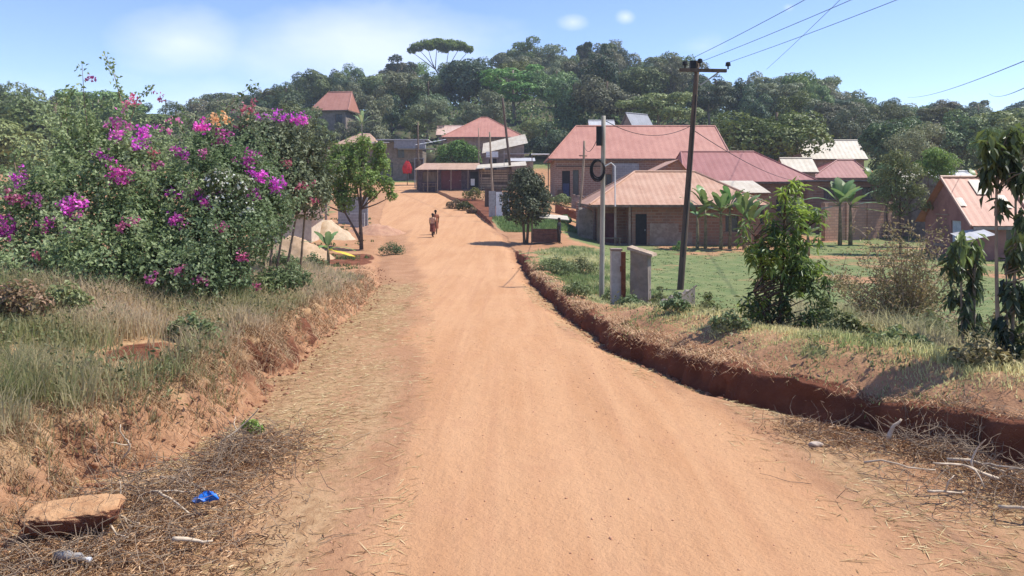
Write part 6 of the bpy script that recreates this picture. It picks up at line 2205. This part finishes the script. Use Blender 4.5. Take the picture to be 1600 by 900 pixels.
for px, Y, w_, h_, lab, lf, cnt in ((300, 10.4, .42, .38, 'pale leafy weed clump hanging over the bare earth slide of the bank', L_BOUG, 700), (412, 15.5, .5, .45, 'tufty weed at the foot of the bougainvillea, nearest the road', L_WEED, 600),
                                    (30, 9.8, .5, .6, 'tall seedy weed in the dry grass at the outer end of the bank', L_DRYLEAF, 800), (100, 10.6, .45, .5, 'leafy weed in dry grass under the bougainvillea', L_WEED, 600),
                                    (487, 24, .55, .9, 'thin weed bush beside the sand heap', L_WEED, 800), (455, 17.5, .6, .7, 'leafy weed bush under the bare stems at the end of the bougainvillea', L_BOUG, 1300), (430, 15.8, .6, .75, 'dusty weed bush where the bougainvillea thins toward the road', L_WEED, 1200), (440, 22, .6, .8, 'leafy weed bush below the cream hut', L_BOUG, 1000), (612, 40, .8, .6, 'low green bush right of the bright green tree', L_WEED, 1300), (395, 8.3, .15, .09, 'tiny bright green weed tuft on the bare earth at the bank toe', L_BRIGHT, 160)):
    c = base(px, Y)
    bush('weed_bush', lab, c, [(0, 0, h_ * .5, w_ * .55, .9), (-w_ * .55, .1, h_ * .38, w_ * .42, .9), (w_ * .55, -.1, h_ * .4, w_ * .42, .9)], cnt, .08, .04, lf, seed=px, stems=7, r=.01, inner=.2, cat='bush', grp='weed bushes of the bank')

# ------------------------------------------------------------------ grass, straw, twigs, stones


def scat(n, x0, x1, y0, y1):
    return RNG.uniform(x0, x1, n), y0 * (y1 / y0) ** RNG.random(n)


def grass(name, n, y0, y1, side, o0, o1, hfun, wfun, dens, tint, lean, mat, dens_pow=1.0):
    y = y0 * (y1 / y0) ** RNG.random(n)
    xl, xr = edges(y)
    o = o0 + (o1 - o0) * RNG.random(n) ** dens_pow
    x = xr + o if side > 0 else xl - o
    keep = RNG.random(n) < dens(x, y, o)
    x, y, o = x[keep], y[keep], o[keep]
    # tufts
    tx, ty = RNG.normal(0, .035, len(x)), RNG.normal(0, .035, len(x))
    g = (np.arange(len(x)) // 7) * 7
    xx, yy_ = x[g] + tx * 1.6, y[g] + ty * 1.6
    z = ground_z(xx, yy_)
    o = o[g]
    h = hfun(xx, yy_, o) * RNG.uniform(.55, 1.25, len(xx))
    V = blades_mesh(np.stack([xx, yy_, z - .015], 1), h, wfun(yy_), RNG.uniform(.1, .8, len(xx)), np.clip(tint(xx, yy_, o) + RNG.normal(0, .14, len(xx)), 0, 1))
    o_ = add_leaves(name, V, mat)
    return tag(o_, kind='stuff')


wf = lambda y: .0045 + .0011 * y
grass('dry_grass', 98000, 4.8, 25, -1, .02, 5.5,
      lambda x, y, o: (.15 + .22 * sstep(.15, .8, o)) * (1 + .7 * fbm(x * .8, y * .8, 81, 3)),
      wf, lambda x, y, o: np.clip(.62 + .3 * sstep(.1, .6, o) + .95 * fbm(x * .9, y * .9, 82, 3), .03, 1) * (1 - .93 * sstep(1.15, .7, np.hypot((x + 4.55) / .5, (y - 9.5) / .9))),
      lambda x, y, o: .76 + .95 * fbm(x * .55, y * .55, 83, 3) - .08 * sstep(1.0, 3.0, o), .5, L_GRASS, .8)
grass('verge_grass', 95000, 5.0, 42, 1, .16, 4.2,
      lambda x, y, o: (.045 + .11 * sstep(.6, 1.8, o)) * (1 + .7 * fbm(x * .8, y * .8, 84, 3)) * (1 + .6 * sstep(16, 24, y)),
      wf, lambda x, y, o: np.clip(.36 + .5 * sstep(.4, 1.4, o) + 1.0 * fbm(x * .8, y * .8, 85, 3), .03, 1),
      lambda x, y, o: .36 + .9 * fbm(x * .5, y * .5, 86, 3) - .16 * sstep(15, 22, y), .5, L_GRASS, 1.1)
grass('field_grass', 90000, 9, 60, 1, 2.6, 34,
      lambda x, y, o: .05 * (1 + .6 * fbm(x * .3, y * .3, 87, 3)),
      lambda y: .006 + .0011 * y, lambda x, y, o: np.clip((x < y * .72 + 3) * (.55 + .5 * fbm(x * .3, y * .3, 88, 3)) * ((y < 42) | (x > 5)) , 0, 1),
      lambda x, y, o: .50 + .5 * fbm(x * .22, y * .22, 89, 3), .5, L_FIELD)
grass('field_weeds', 66000, 8.5, 24, 1, 2.4, 9,
      lambda x, y, o: (.30 + .35 * sstep(.40, .5, x / y) * (y < 17)) * (1 + .7 * fbm(x * .6, y * .6, 90, 3)),
      lambda y: .006 + .0012 * y, lambda x, y, o: np.clip((x / y > .30) * (.6 + .8 * fbm(x * .5, y * .5, 91, 3)), 0, 1),
      lambda x, y, o: .58 + .7 * fbm(x * .4, y * .4, 92, 3), .5, L_GRASS)
grass('roadside_grass', 16000, 30, 62, -1, .5, 9,
      lambda x, y, o: .16 * (1 + .6 * fbm(x * .6, y * .6, 93, 3)), lambda y: .006 + .0012 * y,
      lambda x, y, o: np.clip(.1 + 1.0 * fbm(x * .35, y * .35, 94, 3), 0, 1), lambda x, y, o: .2 + .5 * fbm(x * .4, y * .4, 95, 3), .5, L_FIELD)
# broad leaved weeds mixed into the grass of both verges
n = 26000
y = 5 * (24 / 5) ** RNG.random(n)
xl, xr = edges(y)
sd_ = RNG.random(n) < .62
x = np.where(sd_, xl - .3 - 5.2 * RNG.random(n), xr + .5 + 4.0 * RNG.random(n))
g_ = (np.arange(n) // 26) * 26
x, y = x[g_] + RNG.normal(0, .10, n), y[g_] + RNG.normal(0, .10, n)
kp = fbm(x * .6, y * .6, 161, 3) > -.05
kp &= np.hypot((x + 4.55) / .5, (y - 9.5) / .9) > 1.1
x, y, sd_ = x[kp], y[kp], sd_[kp]
m = len(x)
z = ground_z(x, y) + RNG.random(m) * np.where(sd_, .42, .24)
V = leaf_cards(np.stack([x, y, z], 1), rand_dirs(m), rand_dirs(m) + np.array((0, 0, .9)), RNG.uniform(.03, .09, m), RNG.uniform(.015, .04, m), np.clip(RNG.normal(.5, .28, m), 0, 1))
tag(add_leaves('verge_weeds', V, L_WEED), kind='stuff')

# the small green by the round tree
n = 9000
a, q = RNG.random(n) * math.tau, np.sqrt(RNG.random(n))
x, y = 1.0 + 3.9 * q * np.cos(a), 56.5 + 3.5 * q * np.sin(a)
kp = x > np.interp(y, *zip(*T_XR)) + .5
x, y = x[kp], y[kp]
o_ = add_leaves('lawn_grass', blades_mesh(np.stack([x, y, ground_z(x, y) - .01], 1), RNG.uniform(.10, .3, len(x)), np.full(len(x), .06), RNG.uniform(.1, .7, len(x)), np.clip(RNG.normal(.22, .18, len(x)), 0, 1)), L_FIELD)
tag(o_, kind='stuff')

# hanging dry roots and grass over both cut edges
n = 34000
y = 4.8 * (32 / 4.8) ** RNG.random(n)
xl, xr = edges(y)
sd_ = RNG.random(n) < .5
o = np.where(sd_, RNG.uniform(.07, .5, n) ** 1.0, RNG.uniform(.12, .8, n))
x = np.where(sd_, xr + o, xl - o)
kp = RNG.random(n) < np.clip(.55 + .9 * fbm(y * 1.7, x * 0 + np.where(sd_, 1, 9), 97, 3), .05, 1)
x, y, sd_ = x[kp], y[kp], sd_[kp]
z = ground_z(x, y)
sidev = np.stack([np.where(sd_, -1.0, 1.0) * RNG.uniform(.3, .9, len(x)), np.zeros(len(x)), -RNG.uniform(.5, 1.4, len(x))], 1)
V = blades_mesh(np.stack([x, y, z + .01], 1), RNG.uniform(.05, .2, len(x)), .003 + .0007 * y, RNG.uniform(.1, .5, len(x)), np.clip(RNG.normal(.62, .25, len(x)), 0, 1), sidev)
tag(add_leaves('hanging_straw', V, L_STRAW), kind='stuff')

# matted dry grass and bared roots on the left bank face
n = 46000
y = 4.8 * (26 / 4.8) ** RNG.random(n)
xl, xr = edges(y)
o = .06 + .95 * RNG.random(n) ** .8
x = xl - o
kp = RNG.random(n) < np.clip(.6 + .9 * fbm(y * 1.5, o * 3, 197, 3) + .25 * (o > .5), .08, 1)
x, y, o = x[kp], y[kp], o[kp]
sidev = np.stack([RNG.uniform(.1, .9, len(x)), RNG.normal(0, .35, len(x)), -RNG.uniform(.3, 1.5, len(x))], 1)
V = blades_mesh(np.stack([x, y, ground_z(x, y) + .015], 1), RNG.uniform(.06, .24, len(x)), .0028 + .0008 * y, RNG.uniform(.1, .6, len(x)), np.clip(RNG.normal(.55, .28, len(x)), 0, 1), sidev)
tag(add_leaves('matted_grass', V, L_STRAW), kind='stuff')
# brown leaf litter under the twig heaps
n = 22000
cxy = np.array([(-2.95, 6.3, .8, .8, .16), (-2.55, 7.4, .5, .7, .14), (-3.3, 5.4, .8, .5, .06), (-2.5, 5.4, .8, .7, .04), (4.25, 7.6, .6, .55, .10), (4.5, 6.6, .7, .6, .08), (3.5, 8.2, .6, .6, .04)])
k = RNG.integers(0, len(cxy), n)
x = RNG.normal(cxy[k, 0], cxy[k, 2] * .55)
y = RNG.normal(cxy[k, 1], cxy[k, 3] * .55)
f = np.exp(-((x - cxy[k, 0]) / cxy[k, 2]) ** 2 - ((y - cxy[k, 1]) / cxy[k, 3]) ** 2)
V = leaf_cards(np.stack([x, y, ground_z(x, y) + .01 + RNG.random(n) * cxy[k, 4] * f], 1), rand_dirs(n) * np.array((1, 1, .5)), rand_dirs(n) + np.array((0, 0, .6)), RNG.uniform(.02, .10, n), RNG.uniform(.003, .011, n), np.clip(RNG.normal(.33, .27, n), 0, 1))
tag(add_leaves('leaf_litter', V, L_STRAW), kind='stuff')

# flattened straw on the shoulders
n = 38000
y = 4.3 * (26 / 4.3) ** RNG.random(n)
xl, xr = edges(y)
u0 = np.interp(y, [0, 5, 10, 16, 30], [-1.05, -1.0, -1.35, -1.9, -3.6])
u1 = np.interp(y, [0, 5, 8, 10, 14, 20, 30], [2.6, 2.6, 2.5, 2.2, 1.35, .85, .35])
s_ = RNG.random(n) < .55
t_ = RNG.random(n)
x = np.where(s_, xl + (u0 + .3 - xl) * t_, u1 - .3 + (xr - u1 + .3) * t_)
kp = RNG.random(n) < np.clip(.45 + 1.1 * fbm(x * 1.3, y * .5, 98, 3) + .25 * np.where(s_, 1 - t_, t_), .02, 1)
kp &= ~((np.abs(x - np.where(s_, u0, u1)) < .3) & (RNG.random(n) < .6))
x, y = x[kp], y[kp]
m = len(x)
z = ground_z(x, y) + .006
az = RNG.normal(.35, .75, m) + np.where(x > 0, math.pi * .75, 0)
D = np.stack([np.cos(az), np.sin(az), RNG.normal(0, .06, m)], 1)
N = np.stack([RNG.normal(0, .3, m), RNG.normal(0, .3, m), np.ones(m)], 1)
V = leaf_cards(np.stack([x, y, z], 1), D, N, RNG.uniform(.03, .16, m) * (1 + RNG.random(m) ** 6 * 2), RNG.uniform(.003, .008, m) * (1 + .05 * y), np.clip(RNG.normal(.55, .3, m), 0, 1), .1, 0)
tag(add_leaves('straw_litter', V, L_STRAW), kind='stuff')


def twig_pts(p, d, L, curl, n=6, rs_=random):
    pts = [Vector(p)]
    d = Vector(d).normalized()
    for i in range(n - 1):
        d = (d + Vector((rs_.uniform(-curl, curl), rs_.uniform(-curl, curl), rs_.uniform(-curl, curl) * .6))).normalized()
        q = pts[-1] + d * L / (n - 1)
        g = gz(q.x, q.y) + .05
        if q.z < g:
            q.z = g
        pts.append(q)
    return pts


rs = random.Random(9)
for nm, areas, mt in (('brush_litter', ((-2.95, 6.3, .75, .75, 420, .30), (-2.55, 7.4, .5, .7, 340, .26), (-3.3, 5.3, .8, .5, 300, .12), (-2.3, 5.6, .6, .7, 90, .08)), STICK_DARK),
                      ('brush_litter', ((4.25, 7.6, .55, .55, 360, .20), (4.5, 6.6, .6, .6, 300, .14), (3.4, 8.2, .5, .6, 90, .08), (3.6, 6.4, .7, .7, 70, .05)), STICK_DARK)):
    t = MB()
    for (cx, cy, rx, ry, cnt, hh) in areas:
        m = cnt
        x, y = RNG.normal(cx, rx * .6, m), RNG.normal(cy, ry * .6, m)
        f = np.exp(-((x - cx) / rx) ** 2 - ((y - cy) / ry) ** 2)
        P = [np.stack([x, y, ground_z(x, y) + RNG.random(m) * hh * f + .01], 1)]
        d = unit(np.stack([RNG.uniform(-1, 1, m), RNG.uniform(-1, 1, m), RNG.uniform(-.12, .3, m)], 1))
        L = RNG.uniform(.12, .5, m)[:, None] / 5
        for i in range(5):
            d = unit(d + RNG.uniform(-.55, .55, (m, 3)) * np.array((1, 1, .6)))
            q = P[-1] + d * L
            q[:, 2] = np.maximum(q[:, 2], ground_z(q[:, 0], q[:, 1]) + .01)
            P.append(q)
        P = np.stack(P, 1)
        for i in range(m):
            t.tube(P[i].tolist(), [.0032, .003, .0028, .0025, .002, .0014], 3, False)
    tag(t.build(nm, mt), kind='stuff')

BR_ = [
    ('forked pale dead branch arching over the twig heap behind the earth clod', (250, 752, 6.7), (1, .1, .12), .85, .012, 1),
    ('long pale dead stick lying between the earth clod and the blue bag', (205, 782, 6.3), (1, .2, .05), .75, .011, 1),
    ('twisted pale root reaching from the earth clod toward the road', (140, 812, 6.1), (1, -.35, .1), .6, .010, 2),
    ('straight bleached stick flat on the ground in front of the twig heap', (120, 848, 5.8), (1, .05, .02), .55, .009, 0),
    ('short thick bleached stick near the road edge', (270, 870, 5.45), (1, .05, .02), .28, .014, 0),
    ('pale upright crooked twig above the earth clod', (190, 720, 6.9), (.3, .1, .8), .5, .008, 2),
    ('thin curved stick standing out of the twig heap nearest the road', (345, 700, 7.6), (.35, .1, .5), .5, .008, 1),
    ('long forked bleached branch lying in the trench mouth', (1480, 722, 7.1), (1, -.5, .06), .8, .013, 2),
    ('short pale stump of branch poking from the trench side brush', (1388, 690, 7.7), (.1, .1, .9), .25, .018, 0),
    ('bleached root with knobbly ends at the trench side', (1560, 760, 6.6), (-.9, .1, .05), .7, .013, 2),
    ('thin straight bleached stick in front of the trench brush', (1350, 752, 7.0), (1, .03, .02), .6, .008, 0),
    ('curled pale root lying on the straw nearest the camera', (1560, 830, 6.0), (1, -.2, .02), .5, .013, 1),
    ('crooked dry stick lying apart on the straw beside the road', (1450, 805, 6.3), (.9, .25, .02), .4, .010, 1),
]
for lab, (px, py, Y), d, L, r_, forks in BR_:
    x = (px - 800) / F * Y
    a = Vector((x, Y, max(gz(x, Y) + .10, at(px, py, Y).z if at(px, py, Y).z < gz(x, Y) + .45 else gz(x, Y) + .1)))
    pts = twig_pts(a, d, L, .42, 9, rs)
    r_ *= 1.35
    t = MB().tube([p - a for p in pts], [r_ * (1 - .07 * i) for i in range(9)], 6)
    for f_ in range(forks):
        k = 3 + 2 * f_
        q = twig_pts(pts[k], (d[0] * .5 + rs.uniform(-.7, .7), d[1] + rs.uniform(-.7, .7), rs.uniform(0, .8)), L * .42, .5, 6, rs)
        t.tube([p - a for p in q], [r_ * .62, r_ * .55, r_ * .5, r_ * .42, r_ * .34, r_ * .2], 5)
    o = t.build('dead_branch', STICK, smooth=True)
    o.location = a
    tag(o, lab, 'branch', 'dead branches by the road', 'thing')

# loose clods and gravel
bm = bmesh.new()
bmesh.ops.create_icosphere(bm, subdivisions=1, radius=1)
IV = np.array([v.co[:] for v in bm.verts])
IF = np.array([[v.index for v in f.verts] for f in bm.faces])
bm.free()


def stones(name, x, y, r, mat, dz=.3):
    m = len(x)
    z = ground_z(x, y)
    k = RNG.uniform(.7, 1.3, (m, len(IV), 1)) * RNG.uniform(.6, 1.25, (m, 1, 3)) * np.array((1, 1, .7))
    V = IV[None] * k * r[:, None, None] + np.stack([x, y, z + r * dz], 1)[:, None]
    Fa = (IF[None] + (np.arange(m) * len(IV))[:, None, None]).reshape(-1, 3)
    me = fast_mesh(name, V.reshape(-1, 3), Fa)
    return tag(add_obj(name, me, mat), kind='stuff')


CLODS = plain('loose_red_earth', (.32, .16, .09), (.24, .11, .06), 3, .95, .5, .02)
n = 2600
y = 4.4 * (34 / 4.4) ** RNG.random(n)
xl, xr = edges(y)
sd_ = RNG.random(n) < .5
x = np.where(sd_, xr - np.abs(RNG.normal(0, .16, n)) + .05, xl + np.abs(RNG.normal(0, .25, n)) - .1)
stones('soil_clods', x, y, .008 + .035 * RNG.random(n) ** 5, CLODS)
n = 3200
y = 4.3 * (22 / 4.3) ** RNG.random(n)
xl, xr = edges(y)
x = xl + (xr - xl) * RNG.random(n)
stones('gravel', x, y, .003 + .009 * RNG.random(n) ** 4, plain('road_gravel', (.56, .31, .19), (.46, .24, .14), 5, .95, .3))
# crumbly earth on the left bank face
n = 1500
y = 4.8 * (22 / 4.8) ** RNG.random(n)
xl, xr = edges(y)
stones('soil_clods', xl - RNG.uniform(.02, .6, n), y, .008 + .035 * RNG.random(n) ** 4, CLODS, .05)
